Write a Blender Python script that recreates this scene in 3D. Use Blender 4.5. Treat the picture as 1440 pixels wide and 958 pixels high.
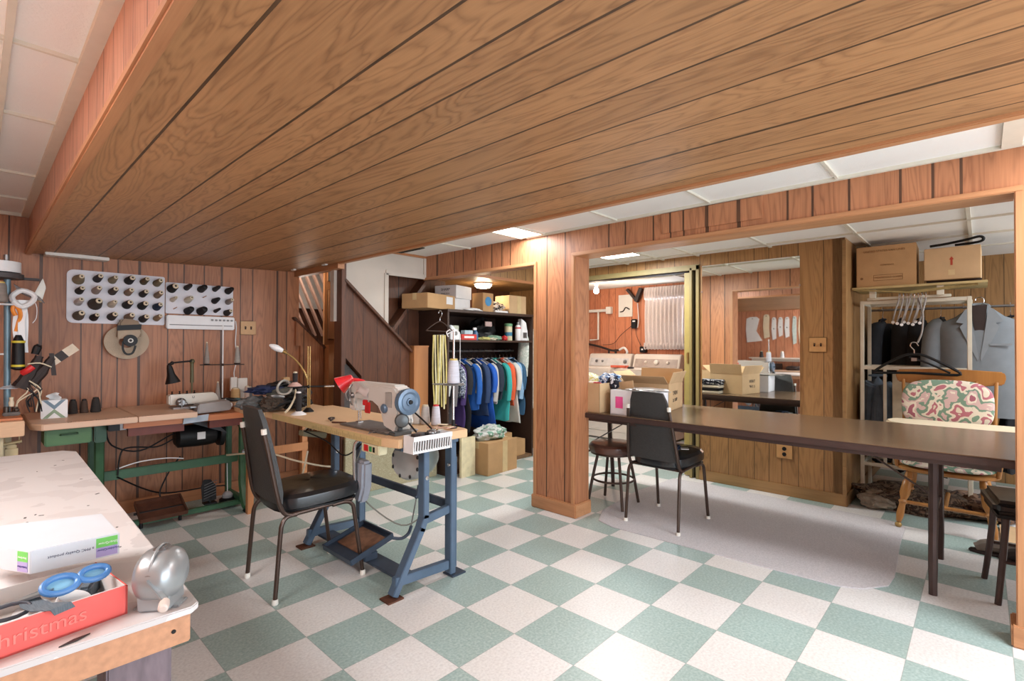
import bpy, bmesh, math, random
from math import pi, sin, cos, radians as R
from mathutils import Vector, Matrix, noise
random.seed(7)
S = bpy.context.scene
for o in list(bpy.data.objects): bpy.data.objects.remove(o)
C = S.collection

# ------------------------------------------------------------------ camera
cam_d = bpy.data.cameras.new('camera'); cam = bpy.data.objects.new('camera', cam_d); C.objects.link(cam)
S.camera = cam
cam_d.sensor_width = 36.0; cam_d.lens = 707.53 / 1440 * 36.0
yaw, pit, rol = R(43.0649), R(0.52836), R(0.19566)
f = Vector((cos(pit)*cos(yaw), cos(pit)*sin(yaw), sin(pit)))
r0 = Vector((sin(yaw), -cos(yaw), 0)); u0 = r0.cross(f)
rr = cos(rol)*r0 + sin(rol)*u0; uu = -sin(rol)*r0 + cos(rol)*u0
m = Matrix((rr, uu, -f)).transposed().to_4x4(); m.translation = Vector((-1.56106, -1.44010, 1.21191))
cam.matrix_world = m
cam_d.clip_start = 0.05

# ------------------------------------------------------------------ light and exposure
S.view_settings.view_transform = 'Standard'; S.view_settings.look = 'None'
S.view_settings.exposure = 0.2; S.view_settings.gamma = 1.0
S.view_settings.use_curve_mapping = False
W = bpy.data.worlds.new('sky'); S.world = W; W.use_nodes = True
bg = W.node_tree.nodes['Background']; bg.inputs[0].default_value = (0.80, 0.90, 1.0, 1); bg.inputs[1].default_value = 1.6

def area(name, loc, size, energy, color, rot=(0, 0, 0)):
    d = bpy.data.lights.new(name, 'AREA'); d.shape = 'RECTANGLE'; d.size, d.size_y = size
    d.energy = energy; d.color = color
    o = bpy.data.objects.new(name, d); o.location = loc; o.rotation_euler = rot; C.objects.link(o); return o
LIGHTS = dict(day=88, left=30, right=9, right2=26, room2=24, room2b=18, laundry=14)
# daylight through the glazed door behind the camera
area('daylight', (-0.2, -3.25, 1.05), (3.4, 1.9), LIGHTS['day'], (0.82, 0.91, 1.0), (R(90), 0, 0))

area('niche_fill_light', (3.15, -3.3, 1.4), (2.2, 1.0), 28, (.9, .95, 1), (R(90), 0, 0))  # added fill for the niche and back room, no known window

# ------------------------------------------------------------------ mesh helpers
class MB:
    def __init__(s): s.bm = bmesh.new(); s.mi = 0
    def _tag(s, faces):
        for f_ in faces: f_.material_index = s.mi
    def box(s, c, d, rz=0, rot=None, bev=0, seg=2):
        g = bmesh.ops.create_cube(s.bm, size=1); v = g['verts']
        M = Matrix.Translation(Vector(c)) @ (rot.to_4x4() if rot else Matrix.Rotation(rz, 4, 'Z')) @ Matrix.Diagonal((d[0], d[1], d[2], 1))
        bmesh.ops.transform(s.bm, matrix=M, verts=v)
        s._tag({f_ for a in v for f_ in a.link_faces})
        if bev:
            e = list({e for a in v for e in a.link_edges})
            r = bmesh.ops.bevel(s.bm, geom=e, offset=bev, segments=seg, affect='EDGES', clamp_overlap=True)
            s._tag(r['faces'])
        return s
    def b2(s, x0, x1, y0, y1, z0, z1, bev=0):
        return s.box(((x0+x1)/2, (y0+y1)/2, (z0+z1)/2), (abs(x1-x0), abs(y1-y0), abs(z1-z0)), bev=bev)
    def bar(s, p, q, w, h, bev=0, up=(0, 0, 1)):
        p, q = Vector(p), Vector(q); d = q-p; L = d.length; d.normalize()
        u = Vector(up)
        if abs(d.dot(u)) > .98: u = Vector((1, 0, 0))
        sx = d.cross(u).normalized(); sz = sx.cross(d)
        return s.box((p+q)/2, (w, L, h), rot=Matrix((sx, d, sz)).transposed(), bev=bev)
    def ring(s, pts): return [s.bm.verts.new(p) for p in pts]
    def skin(s, rings, closed=True, cap0=True, cap1=True):
        fs = []
        for a, b in zip(rings[:-1], rings[1:]):
            n = len(a)
            for i in range(n if closed else n-1):
                j = (i+1) % n
                try: fs.append(s.bm.faces.new((a[i], a[j], b[j], b[i])))
                except ValueError: pass
        if closed and cap0 and len(rings[0]) > 2: fs.append(s.bm.faces.new(rings[0][::-1]))
        if closed and cap1 and len(rings[-1]) > 2: fs.append(s.bm.faces.new(rings[-1]))
        s._tag(fs); return s
    def lathe(s, prof, c=(0, 0, 0), ax=(0, 0, 1), n=20, cap=True):
        ax = Vector(ax).normalized(); q = Vector((0, 0, 1)).rotation_difference(ax); c = Vector(c)
        rs = [s.ring([c + q @ Vector((max(r_, .0001)*cos(2*pi*i/n), max(r_, .0001)*sin(2*pi*i/n), z_)) for i in range(n)]) for r_, z_ in prof]
        return s.skin(rs, cap0=cap, cap1=cap)
    def cyl(s, p, q, r1, r2=None, n=14):
        p, q = Vector(p), Vector(q); r2 = r1 if r2 is None else r2
        return s.lathe([(r1, 0), (r2, (q-p).length)], p, q-p, n)
    def tube(s, pts, r, n=8, sm=3, flat=None):
        P = [Vector(p) for p in pts]
        if sm and len(P) > 2:
            out = []
            for i in range(len(P)-1):
                a = P[max(i-1, 0)]; b = P[i]; c_ = P[i+1]; d = P[min(i+2, len(P)-1)]
                for k in range(sm):
                    t = k/sm
                    out.append(.5*((2*b)+(c_-a)*t+(2*a-5*b+4*c_-d)*t*t+(3*b-a-3*c_+d)*t**3))
            out.append(P[-1]); P = out
        N = len(P); rs = []; prev = None
        for i, p in enumerate(P):
            t = (P[min(i+1, N-1)]-P[max(i-1, 0)]).normalized()
            if prev is None:
                h = Vector((0, 0, 1)) if abs(t.z) < .9 else Vector((1, 0, 0)); a = t.cross(h).normalized()
            else: a = (prev - t*prev.dot(t)).normalized()
            prev = a; b = t.cross(a)
            rad = r[min(int(i/(N-1)*(len(r)-1)+.5), len(r)-1)] if isinstance(r, (list, tuple)) else r
            k = flat or 1
            rs.append(s.ring([p + a*rad*cos(2*pi*j/n) + b*rad*k*sin(2*pi*j/n) for j in range(n)]))
        return s.skin(rs)
    def prism(s, poly, h, M=None, bev=0):
        # poly: 2D outline (x,y), extruded from z=0 to z=h, then transformed by M
        M = M or Matrix(); k = len(poly)
        a = [s.bm.verts.new(M @ Vector((x_, y_, 0))) for x_, y_ in poly]
        b = [s.bm.verts.new(M @ Vector((x_, y_, h))) for x_, y_ in poly]
        fs = [s.bm.faces.new(a[::-1]), s.bm.faces.new(b)]
        for i in range(k): fs.append(s.bm.faces.new((a[i], a[(i+1) % k], b[(i+1) % k], b[i])))
        s._tag(fs)
        if bev:
            es = list({e for v in a+b for e in v.link_edges})
            r = bmesh.ops.bevel(s.bm, geom=es, offset=bev, segments=2, affect='EDGES', clamp_overlap=True); s._tag(r['faces'])
        return s
    def ball(s, c, r, n=14, sc=(1, 1, 1)):
        M = Matrix.Translation(Vector(c)) @ Matrix.Diagonal((r*sc[0], r*sc[1], r*sc[2], 1))
        g = bmesh.ops.create_uvsphere(s.bm, u_segments=n, v_segments=max(6, n*2//3), radius=1, matrix=M)
        s._tag({f_ for v in g['verts'] for f_ in v.link_faces}); return s
    def sheet(s, fn, nu, nv, th=.002):
        # surface fn(u,v)->Vector with real thickness th
        G = [[Vector(fn(i/nu, j/nv)) for j in range(nv+1)] for i in range(nu+1)]
        def nrm(i, j):
            a = G[min(i+1, nu)][j]-G[max(i-1, 0)][j]; b = G[i][min(j+1, nv)]-G[i][max(j-1, 0)]
            c_ = a.cross(b); return c_.normalized() if c_.length > 1e-12 else Vector((0, 0, 1))
        A = [[s.bm.verts.new(G[i][j]+nrm(i, j)*th/2) for j in range(nv+1)] for i in range(nu+1)]
        B = [[s.bm.verts.new(G[i][j]-nrm(i, j)*th/2) for j in range(nv+1)] for i in range(nu+1)]
        fs = []
        for i in range(nu):
            for j in range(nv):
                fs.append(s.bm.faces.new((A[i][j], A[i+1][j], A[i+1][j+1], A[i][j+1])))
                fs.append(s.bm.faces.new((B[i][j+1], B[i+1][j+1], B[i+1][j], B[i][j])))
        for i in range(nu):
            fs.append(s.bm.faces.new((A[i+1][0], A[i][0], B[i][0], B[i+1][0])))
            fs.append(s.bm.faces.new((A[i][nv], A[i+1][nv], B[i+1][nv], B[i][nv])))
        for j in range(nv):
            fs.append(s.bm.faces.new((A[0][j], A[0][j+1], B[0][j+1], B[0][j])))
            fs.append(s.bm.faces.new((A[nu][j+1], A[nu][j], B[nu][j], B[nu][j+1])))
        s._tag(fs); return s
    def xf(s, M, verts=None):
        bmesh.ops.transform(s.bm, matrix=M, verts=verts or s.bm.verts); return s
    def build(s, name, mat, parent=None, smooth=True, origin=None, world=False):
        if world and parent is not None:
            root = parent
            while root.parent: root = root.parent
            bmesh.ops.transform(s.bm, matrix=(Matrix.Translation(root.location) @ root.rotation_euler.to_matrix().to_4x4()).inverted(), verts=s.bm.verts)
        bmesh.ops.recalc_face_normals(s.bm, faces=s.bm.faces)
        off = None
        if parent is None and origin != 'world':
            vs = [v.co for v in s.bm.verts]
            off = Vector(((min(v.x for v in vs)+max(v.x for v in vs))/2, (min(v.y for v in vs)+max(v.y for v in vs))/2, min(v.z for v in vs)))
            bmesh.ops.translate(s.bm, vec=-off, verts=s.bm.verts)
        me = bpy.data.meshes.new(name); s.bm.to_mesh(me); s.bm.free()
        for m_ in (mat if isinstance(mat, (list, tuple)) else [mat]): me.materials.append(m_)
        if smooth:
            for p_ in me.polygons: p_.use_smooth = True
            me.set_sharp_from_angle(angle=R(32))
        o = bpy.data.objects.new(name, me); C.objects.link(o)
        if off is not None: o.location = off
        if parent: o.parent = parent
        return o

def tag(o, label=None, cat=None, group=None, kind=None):
    if label: o['label'] = label
    if cat: o['category'] = cat
    if group: o['group'] = group
    if kind: o['kind'] = kind
    return o
def thing(name, label, cat, loc=(0, 0, 0), rz=0, group=None):
    o = bpy.data.objects.new(name, None); o.empty_display_size = .1; C.objects.link(o)
    o.location = loc; o.rotation_euler = (0, 0, rz)
    return tag(o, label, cat, group)
def struct(name, mb, mat, parent=None):
    o = mb.build(name, mat, parent, smooth=False, origin='world')
    if parent is None: o['kind'] = 'structure'
    return o
def copy_tree(o, parent=None):
    c = o.copy(); C.objects.link(c); c.parent = parent
    for ch in [x_ for x_ in bpy.data.objects if x_.parent == o]: copy_tree(ch, c)
    return c
def text(name, body, size, M, mat, parent=None, depth=.0006, label=None, font_shear=0):
    cu = bpy.data.curves.new(name, 'FONT'); cu.body = body; cu.size = size; cu.extrude = depth; cu.align_x = 'CENTER'; cu.align_y = 'CENTER'; cu.shear = font_shear
    t = bpy.data.objects.new(name, cu); C.objects.link(t)
    dg = bpy.context.evaluated_depsgraph_get(); me = bpy.data.meshes.new_from_object(t.evaluated_get(dg))
    bpy.data.objects.remove(t)
    if parent is not None:
        root = parent
        while root.parent: root = root.parent
        M = (Matrix.Translation(root.location) @ root.rotation_euler.to_matrix().to_4x4()).inverted() @ M
    me.transform(M); me.materials.clear(); me.materials.append(mat)
    o = bpy.data.objects.new(name, me); C.objects.link(o); o.parent = parent
    return o
def frame(o, xdir, ydir):
    # matrix placing text: x along xdir, y along ydir
    x_ = Vector(xdir).normalized(); y_ = Vector(ydir).normalized(); z_ = x_.cross(y_)
    M = Matrix((x_, y_, z_)).transposed().to_4x4(); M.translation = Vector(o); return M

# ------------------------------------------------------------------ materials
def srgb(r, g, b):
    t = lambda c: (c/255/12.92) if c/255 <= .04045 else ((c/255+.055)/1.055)**2.4
    return (t(r), t(g), t(b))
def nt(name):
    m_ = bpy.data.materials.new(name); m_.use_nodes = True; n = m_.node_tree.nodes
    return m_, n, m_.node_tree.links, n['Principled BSDF']
def mat(name, col, rough=.5, metal=0, var=.12, scale=18, bump=0, bscale=80, spec=None, emit=None, alpha=None, coat=0, stretch=None):
    m_, n, l, p = nt(name)
    p.inputs['Roughness'].default_value = rough; p.inputs['Metallic'].default_value = metal
    if spec is not None: p.inputs['Specular IOR Level'].default_value = spec
    if coat: p.inputs['Coat Weight'].default_value = coat; p.inputs['Coat Roughness'].default_value = .12
    tc = n.new('ShaderNodeTexCoord'); mp = n.new('ShaderNodeMapping'); l.new(tc.outputs['Object'], mp.inputs[0])
    if stretch: mp.inputs['Scale'].default_value = stretch
    nz = n.new('ShaderNodeTexNoise'); nz.inputs['Scale'].default_value = scale; nz.inputs['Detail'].default_value = 4
    l.new(mp.outputs[0], nz.inputs['Vector'])
    mx = n.new('ShaderNodeMix'); mx.data_type = 'RGBA'
    mx.inputs['A'].default_value = (*[c*(1-var) for c in col], 1); mx.inputs['B'].default_value = (*[min(1, c*(1+var)) for c in col], 1)
    cr = n.new('ShaderNodeMapRange'); cr.inputs['From Min'].default_value = .3; cr.inputs['From Max'].default_value = .7
    l.new(nz.outputs['Fac'], cr.inputs['Value']); l.new(cr.outputs[0], mx.inputs['Factor']); l.new(mx.outputs['Result'], p.inputs['Base Color'])
    if bump:
        nb = n.new('ShaderNodeTexNoise'); nb.inputs['Scale'].default_value = bscale; nb.inputs['Detail'].default_value = 3; l.new(mp.outputs[0], nb.inputs['Vector'])
        b = n.new('ShaderNodeBump'); b.inputs['Strength'].default_value = bump; b.inputs['Distance'].default_value = .01
        l.new(nb.outputs['Fac'], b.inputs['Height']); l.new(b.outputs[0], p.inputs['Normal'])
    if emit: p.inputs['Emission Color'].default_value = (*emit[:3], 1); p.inputs['Emission Strength'].default_value = emit[3]
    if alpha is not None: p.inputs['Alpha'].default_value = alpha
    return m_
def spots(name, cols, scale=12, rough=.8, detail=2, dist=0):
    # patterned fabric: noise driven colour bands
    m_, n, l, p = nt(name); p.inputs['Roughness'].default_value = rough
    tc = n.new('ShaderNodeTexCoord'); nz = n.new('ShaderNodeTexNoise'); nz.inputs['Scale'].default_value = scale
    nz.inputs['Detail'].default_value = detail; nz.inputs['Distortion'].default_value = dist
    l.new(tc.outputs['Object'], nz.inputs['Vector'])
    r = n.new('ShaderNodeValToRGB'); r.color_ramp.interpolation = 'CONSTANT'
    el = r.color_ramp.elements; k = len(cols)
    for i, c in enumerate(cols):
        pos = .28 + .44*i/k if i else 0
        e = el[i] if i < 2 else el.new(pos)
        e.position = pos; e.color = (*c, 1)
    l.new(nz.outputs['Fac'], r.inputs[0]); l.new(r.outputs[0], p.inputs['Base Color']); return m_
def wood(name, dark, light, u='Y', v='Z', grooves=None, period=1.22, rough=.45, ring=38, along=.55, seed=0, tone=.16, figure=.72):
    """printed plank panelling / plain wood; u across the planks, v along the grain (object space)"""
    m_, n, l, p = nt(name); p.inputs['Roughness'].default_value = rough
    tc = n.new('ShaderNodeTexCoord'); sp = n.new('ShaderNodeSeparateXYZ'); l.new(tc.outputs['Object'], sp.inputs[0])
    w = ({'X', 'Y', 'Z'} - {u, v}).pop()
    def mth(op, a, b=None, c=None):
        q = n.new('ShaderNodeMath'); q.operation = op
        for i, t in enumerate((a, b, c)):
            if t is None: continue
            if isinstance(t, (int, float)): q.inputs[i].default_value = t
            else: l.new(t, q.inputs[i])
        return q.outputs[0]
    U, V, Wd = sp.outputs[u], sp.outputs[v], sp.outputs[w]
    tone_o = None
    if grooves:
        fr = mth('FRACT', mth('DIVIDE', mth('ADD', U, 40*period+seed), period))
        rp = n.new('ShaderNodeValToRGB'); rp.color_ramp.interpolation = 'CONSTANT'; el = rp.color_ramp.elements
        rnd = random.Random(seed*3.7+5); st = [(0, rnd.uniform(0, 1))]
        for g in grooves:
            gg = g/period; st += [(gg, -1), (gg+max(.0055/period, 1.15/256), rnd.uniform(0, 1))]
        for i, (pos, val) in enumerate(st):
            e = el[i] if i < 2 else el.new(pos)
            e.position = pos; vv = 0 if val < 0 else .2+.8*val; e.color = (vv, vv, vv, 1)
        l.new(fr, rp.inputs[0]); tone_o = rp.outputs[0]
        shift = mth('MULTIPLY', tone_o, 7.3)
    cb = n.new('ShaderNodeCombineXYZ')
    l.new(mth('MULTIPLY', U, 5.0), cb.inputs[0]); l.new(mth('MULTIPLY', V, along), cb.inputs[1])
    l.new(mth('ADD', mth('MULTIPLY', Wd, 5.0), shift) if grooves else mth('MULTIPLY', Wd, 5.0), cb.inputs[2])
    n1 = n.new('ShaderNodeTexNoise'); n1.inputs['Scale'].default_value = 1.0; n1.inputs['Detail'].default_value = 4; n1.inputs['Roughness'].default_value = .5; n1.inputs['Distortion'].default_value = .5
    l.new(cb.outputs[0], n1.inputs['Vector'])
    rings = mth('PINGPONG', mth('MULTIPLY', n1.outputs['Fac'], ring), 1.0)
    cb2 = n.new('ShaderNodeCombineXYZ')
    l.new(mth('MULTIPLY', U, 170), cb2.inputs[0]); l.new(mth('MULTIPLY', V, 5), cb2.inputs[1]); l.new(mth('MULTIPLY', Wd, 170), cb2.inputs[2])
    n2 = n.new('ShaderNodeTexNoise'); n2.inputs['Scale'].default_value = 1.0; n2.inputs['Detail'].default_value = 3; l.new(cb2.outputs[0], n2.inputs['Vector'])
    n3 = n.new('ShaderNodeTexNoise'); n3.inputs['Scale'].default_value = .7; n3.inputs['Detail'].default_value = 3; l.new(cb.outputs[0], n3.inputs['Vector'])
    fac = mth('ADD', mth('ADD', mth('MULTIPLY', mth('POWER', rings, 2.2), .46*figure), mth('MULTIPLY', n2.outputs['Fac'], .45)), mth('MULTIPLY', mth('SUBTRACT', n3.outputs['Fac'], .5), .7))
    mx = n.new('ShaderNodeMix'); mx.data_type = 'RGBA'; mx.inputs['A'].default_value = (*light, 1); mx.inputs['B'].default_value = (*dark, 1)
    mx.clamp_factor = True; l.new(fac, mx.inputs['Factor']); outc = mx.outputs['Result']
    if grooves:
        sc = mth('ADD', mth('MULTIPLY', tone_o, tone), 1-tone*.6)
        g0 = mth('GREATER_THAN', tone_o, .01)
        sc2 = mth('MULTIPLY', sc, mth('ADD', mth('MULTIPLY', g0, .76), .24))
        vm = n.new('ShaderNodeVectorMath'); vm.operation = 'SCALE'; l.new(outc, vm.inputs[0]); l.new(sc2, vm.inputs['Scale']); outc = vm.outputs[0]
        b = n.new('ShaderNodeBump'); b.inputs['Strength'].default_value = .5; b.inputs['Distance'].default_value = .002
        l.new(g0, b.inputs['Height']); l.new(b.outputs[0], p.inputs['Normal'])
    l.new(outc, p.inputs['Base Color'])
    return m_
G8 = [.0, .10, .255, .355, .51, .61, .71, .865, .965, 1.12]
GW = [.004, .098, .235, .334, .468, .610, .715, .875, .985, 1.13]
# wood tones of the house; differences in lighting are part of these colours
Dk, Lt = srgb(118, 66, 44), srgb(196, 132, 96)
M_wallF = wood('panel_far', srgb(104, 60, 36), srgb(186, 124, 84), 'X', 'Z', [.177, .326, .531, .637, .724, .85, 1.029, 1.13, 1.27, 1.392, 1.534, 1.627, 1.83, 1.908, 2.047], period=2.2, seed=1.6)
M_wallL = wood('panel_left', srgb(150, 84, 56), srgb(214, 150, 116), 'Y', 'Z', GW, seed=.5)
M_part = wood('panel_partition', srgb(112, 64, 40), srgb(196, 134, 94), 'Y', 'Z', [.216, .302, .42, .62, .777, .884, 1.132, 1.309, 1.445, 1.534, 1.642, 1.841, 1.97, 2.33, 2.498], period=2.66, seed=1.6)
M_partX = wood('panel_partition_side', srgb(128, 80, 52), srgb(204, 150, 110), 'X', 'Z', GW, seed=.3)
M_mirw = wood('panel_mirror_wall', srgb(104, 74, 40), srgb(176, 132, 82), 'Y', 'Z', [.154, .331, .455, .552, .663, .88, 1.035, 1.13], period=1.22, seed=.7)
M_mirX = wood('panel_niche_side', srgb(112, 80, 46), srgb(176, 134, 86), 'X', 'Z', GW, seed=.7)
M_lau = wood('panel_laundry', srgb(160, 88, 54), srgb(216, 138, 98), 'Y', 'Z', GW, seed=.9)
M_stair = wood('panel_stair', srgb(54, 30, 18), srgb(104, 62, 38), 'X', 'Z', GW, seed=.65)  # panel brown darkened by the stairwell's shade
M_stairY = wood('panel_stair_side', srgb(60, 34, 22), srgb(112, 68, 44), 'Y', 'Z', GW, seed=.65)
M_soff = wood('panel_soffit', srgb(110, 72, 44), srgb(184, 136, 92), 'X', 'Y', [.13, .35, .47, .56, .70, .85, 1.01, 1.17, 1.35, 1.5, 1.65], period=1.9, ring=46, along=.75, seed=1.35, figure=.8)
M_soffS = wood('panel_soffit_side', srgb(150, 98, 74), srgb(208, 156, 128), 'Y', 'Z', GW, seed=.3)
M_trim = wood('trim_wood', srgb(140, 88, 56), srgb(200, 146, 102), 'Y', 'Z', ring=10, figure=.5)
M_trimH = wood('trim_wood_level', srgb(140, 88, 56), srgb(200, 146, 102), 'Z', 'Y', ring=10, figure=.5)
M_trimX = wood('trim_wood_cross', srgb(134, 80, 48), srgb(190, 130, 86), 'Z', 'X', ring=10, figure=.5)
M_trimM = wood('trim_brown_olive', srgb(106, 78, 44), srgb(172, 134, 86), 'Z', 'Y', ring=10, figure=.5)
M_trimMX = wood('trim_brown_olive_cross', srgb(96, 68, 38), srgb(156, 118, 74), 'Z', 'X', ring=10, figure=.5)
M_trimG = wood('trim_olive', srgb(104, 90, 52), srgb(160, 142, 92), 'X', 'Z', ring=10, figure=.4)
M_post = wood('post_wood', srgb(134, 82, 46), srgb(194, 134, 86), 'X', 'Z', ring=10, figure=.5)
M_white = mat('white_paint', srgb(226, 222, 214), .55, var=.03)
M_dry = mat('drywall', srgb(206, 196, 184), .8, var=.04, scale=4)
M_black = mat('black_plastic', srgb(16, 16, 18), .5, var=.2, spec=.35)
M_dark = mat('dark_void', srgb(34, 26, 22), .8)
M_chrome = mat('chrome', srgb(200, 200, 200), .22, 1, var=.05)
M_steel = mat('dull_steel', srgb(150, 150, 150), .42, .9, var=.12)
M_gasket = mat('white_plastic', srgb(232, 232, 232), .4, var=.03)
M_card = mat('cardboard', srgb(186, 148, 104), .85, var=.07, scale=9)
M_card2 = mat('cardboard_pale', srgb(200, 168, 128), .85, var=.06, scale=9)
M_tapec = mat('packing_tape', srgb(206, 182, 136), .35, var=.06)
M_ink = mat('black_ink', srgb(36, 32, 32), .7)
# ================================================================== THE SETTING
H = 2.02                                   # ceiling
# floor: vinyl checker tiles, 12 inch
m_, n, l, p = nt('checker_tiles')
tc = n.new('ShaderNodeTexCoord'); mp = n.new('ShaderNodeMapping'); mp.inputs['Location'].default_value = (0, 0, .5)
mp.inputs['Scale'].default_value = (1/.3048, 1/.3048, 0); l.new(tc.outputs['Object'], mp.inputs[0])
ck = n.new('ShaderNodeTexChecker'); ck.inputs['Scale'].default_value = 1
ck.inputs['Color1'].default_value = (0, 0, 0, 1); ck.inputs['Color2'].default_value = (1, 1, 1, 1); l.new(mp.outputs[0], ck.inputs['Vector'])
def noise_n(sc, det=4, vec=None):
    q = n.new('ShaderNodeTexNoise'); q.inputs['Scale'].default_value = sc; q.inputs['Detail'].default_value = det
    l.new(vec or tc.outputs['Object'], q.inputs['Vector']); return q.outputs['Fac']
def ramp(inp, st):
    q = n.new('ShaderNodeValToRGB'); el = q.color_ramp.elements
    for i, (pos, c) in enumerate(st):
        e = el[i] if i < 2 else el.new(pos)
        e.position = pos; e.color = (*c, 1)
    l.new(inp, q.inputs[0]); return q.outputs[0]
sp1 = noise_n(95, 3)
cw = ramp(sp1, [(.3, srgb(212, 210, 208)), (.5, srgb(224, 222, 220)), (.7, srgb(232, 231, 229))])
cg = ramp(sp1, [(.3, srgb(146, 168, 164)), (.5, srgb(160, 182, 178)), (.68, srgb(178, 196, 192))])
mx = n.new('ShaderNodeMix'); mx.data_type = 'RGBA'; l.new(ck.outputs['Fac'], mx.inputs['Factor']); l.new(cw, mx.inputs['A']); l.new(cg, mx.inputs['B'])
# hairline joints
sx = n.new('ShaderNodeSeparateXYZ'); l.new(mp.outputs[0], sx.inputs[0])
def mt_(op, a, b=None):
    q = n.new('ShaderNodeMath'); q.operation = op
    for i, t in enumerate((a, b)):
        if t is None: continue
        if isinstance(t, (int, float)): q.inputs[i].default_value = t
        else: l.new(t, q.inputs[i])
    return q.outputs[0]
def edge(ax): return mt_('LESS_THAN', mt_('PINGPONG', mt_('ADD', sx.outputs[ax], 100), .5), .005)
jt = mt_('MULTIPLY', mt_('MAXIMUM', edge(0), edge(1)), .45)
mj = n.new('ShaderNodeMix'); mj.data_type = 'RGBA'; l.new(jt, mj.inputs['Factor']); l.new(mx.outputs['Result'], mj.inputs['A']); mj.inputs['B'].default_value = (*srgb(120, 128, 122), 1)
blot = ramp(noise_n(1.7, 3), [(.35, (.93, .92, .90)), (.65, (1, 1, 1))])
vm = n.new('ShaderNodeMix'); vm.data_type = 'RGBA'; vm.blend_type = 'MULTIPLY'; vm.inputs['Factor'].default_value = 1
l.new(mj.outputs['Result'], vm.inputs['A']); l.new(blot, vm.inputs['B']); l.new(vm.outputs['Result'], p.inputs['Base Color'])
p.inputs['Roughness'].default_value = .34; p.inputs['Specular IOR Level'].default_value = .4
b_ = n.new('ShaderNodeBump'); b_.inputs['Strength'].default_value = .06; b_.inputs['Distance'].default_value = .002; l.new(noise_n(30, 2), b_.inputs['Height']); l.new(b_.outputs[0], p.inputs['Normal'])
M_floor = m_
struct('floor', MB().b2(-2.75, 6.2, -3.5, 5.2, -.06, 0), M_floor)

# mirror wall, partition etc.
struct('wall_far', MB().b2(-2.75, .43, 3.04, 3.16, 0, H+.02), M_wallF)
struct('baseboard_far', MB().b2(-2.65, .43, 3.02, 3.04, 0, .095, bev=.004), M_trimX)
struct('wall_left', MB().b2(-2.77, -2.65, -3.5, 3.16, 0, H+.02), M_wallL)
# wall behind the camera with a wide glazed opening and an added one for fill light
wb = MB(); wb.b2(-2.77, -1.95, -3.52, -3.4, 0, H+.02); wb.b2(1.55, 2.0, -3.52, -3.4, 0, H+.02); wb.b2(4.3, 6.2, -3.52, -3.4, 0, H+.02); wb.b2(2.0, 4.3, -3.52, -3.4, 0, .85); wb.b2(-1.95, 1.55, -3.52, -3.4, 1.98, H+.02)
struct('wall_back', wb, M_partX)

wp = MB()
wp.b2(1.33, 1.49, .652, 1.03, 0, H+.02); wp.b2(1.33, 1.49, -1.54, .652, 1.852, H+.02); wp.b2(1.33, 1.49, 1.03, 2.40, 1.828, H+.02)
wp.b2(1.33, 1.44, -3.4, -1.54, 0, H+.02)
wp.b2(1.322, 1.33, -.58, .0, 1.9, H+.0)
struct('wall_partition', wp, M_part)
t = MB()
for (y0, z1) in ((.655, 1.85), (-1.565, 1.85)): t.b2(1.318, 1.345, y0-.0 if y0 > 0 else y0, y0+.028, .09 if y0 > 0 else .08, z1, bev=.004)
t.b2(1.32, 1.33, 1.005, 1.033, .09, 1.83, bev=.003); t.b2(1.485, 1.5, .652, .68, .09, 1.85, bev=.003)
struct('trim_1', t, M_trim)
t = MB(); t.b2(1.316, 1.34, -1.565, .683, 1.84, 1.866, bev=.004); t.b2(1.318, 1.34, 1.005, 2.40, 1.816, 1.842, bev=.004); t.b2(1.34, 1.49, -1.54, .652, 1.84, 1.853)
struct('trim_2', t, M_trimH)
t = MB(); t.b2(1.312, 1.508, .634, 1.045, 0, .095, bev=.006); t.b2(1.31, 1.452, -3.4, -1.522, 0, .09, bev=.006)
struct('baseboard_partition', t, M_trimH)

# big boxed beam (soffit) of the low panelled ceiling: its underside rises a little to the right
sf = MB(); z0, z1 = 1.792, 1.858
pts = [(-1.325, z0), (.40, z1), (.40, 2.03), (-1.325, 2.03)]
a = [sf.bm.verts.new((x_, -3.4, z_)) for x_, z_ in pts]; b = [sf.bm.verts.new((x_, 3.04, z_)) for x_, z_ in pts]
fs = [sf.bm.faces.new(a), sf.bm.faces.new(b)] + [sf.bm.faces.new((a[i], a[(i+1) % 4], b[(i+1) % 4], b[i])) for i in range(4)]
for f_ in fs: f_.material_index = 0
fs[3].material_index = 1; fs[5].material_index = 1
struct('ceiling_soffit', sf, [M_soff, M_soffS])
t = MB(); t.b2(-1.345, -1.31, -3.4, 3.04, 1.782, 1.81, bev=.006); t.b2(.385, .425, -3.4, 3.04, 1.846, 1.868, bev=.004)
struct('trim_3', t, M_trimH)
# header of the stair opening, below the soffit
struct('trim_4', MB().b2(.385, .44, 2.25, 3.04, 1.812, 1.852), M_trimH)

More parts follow.
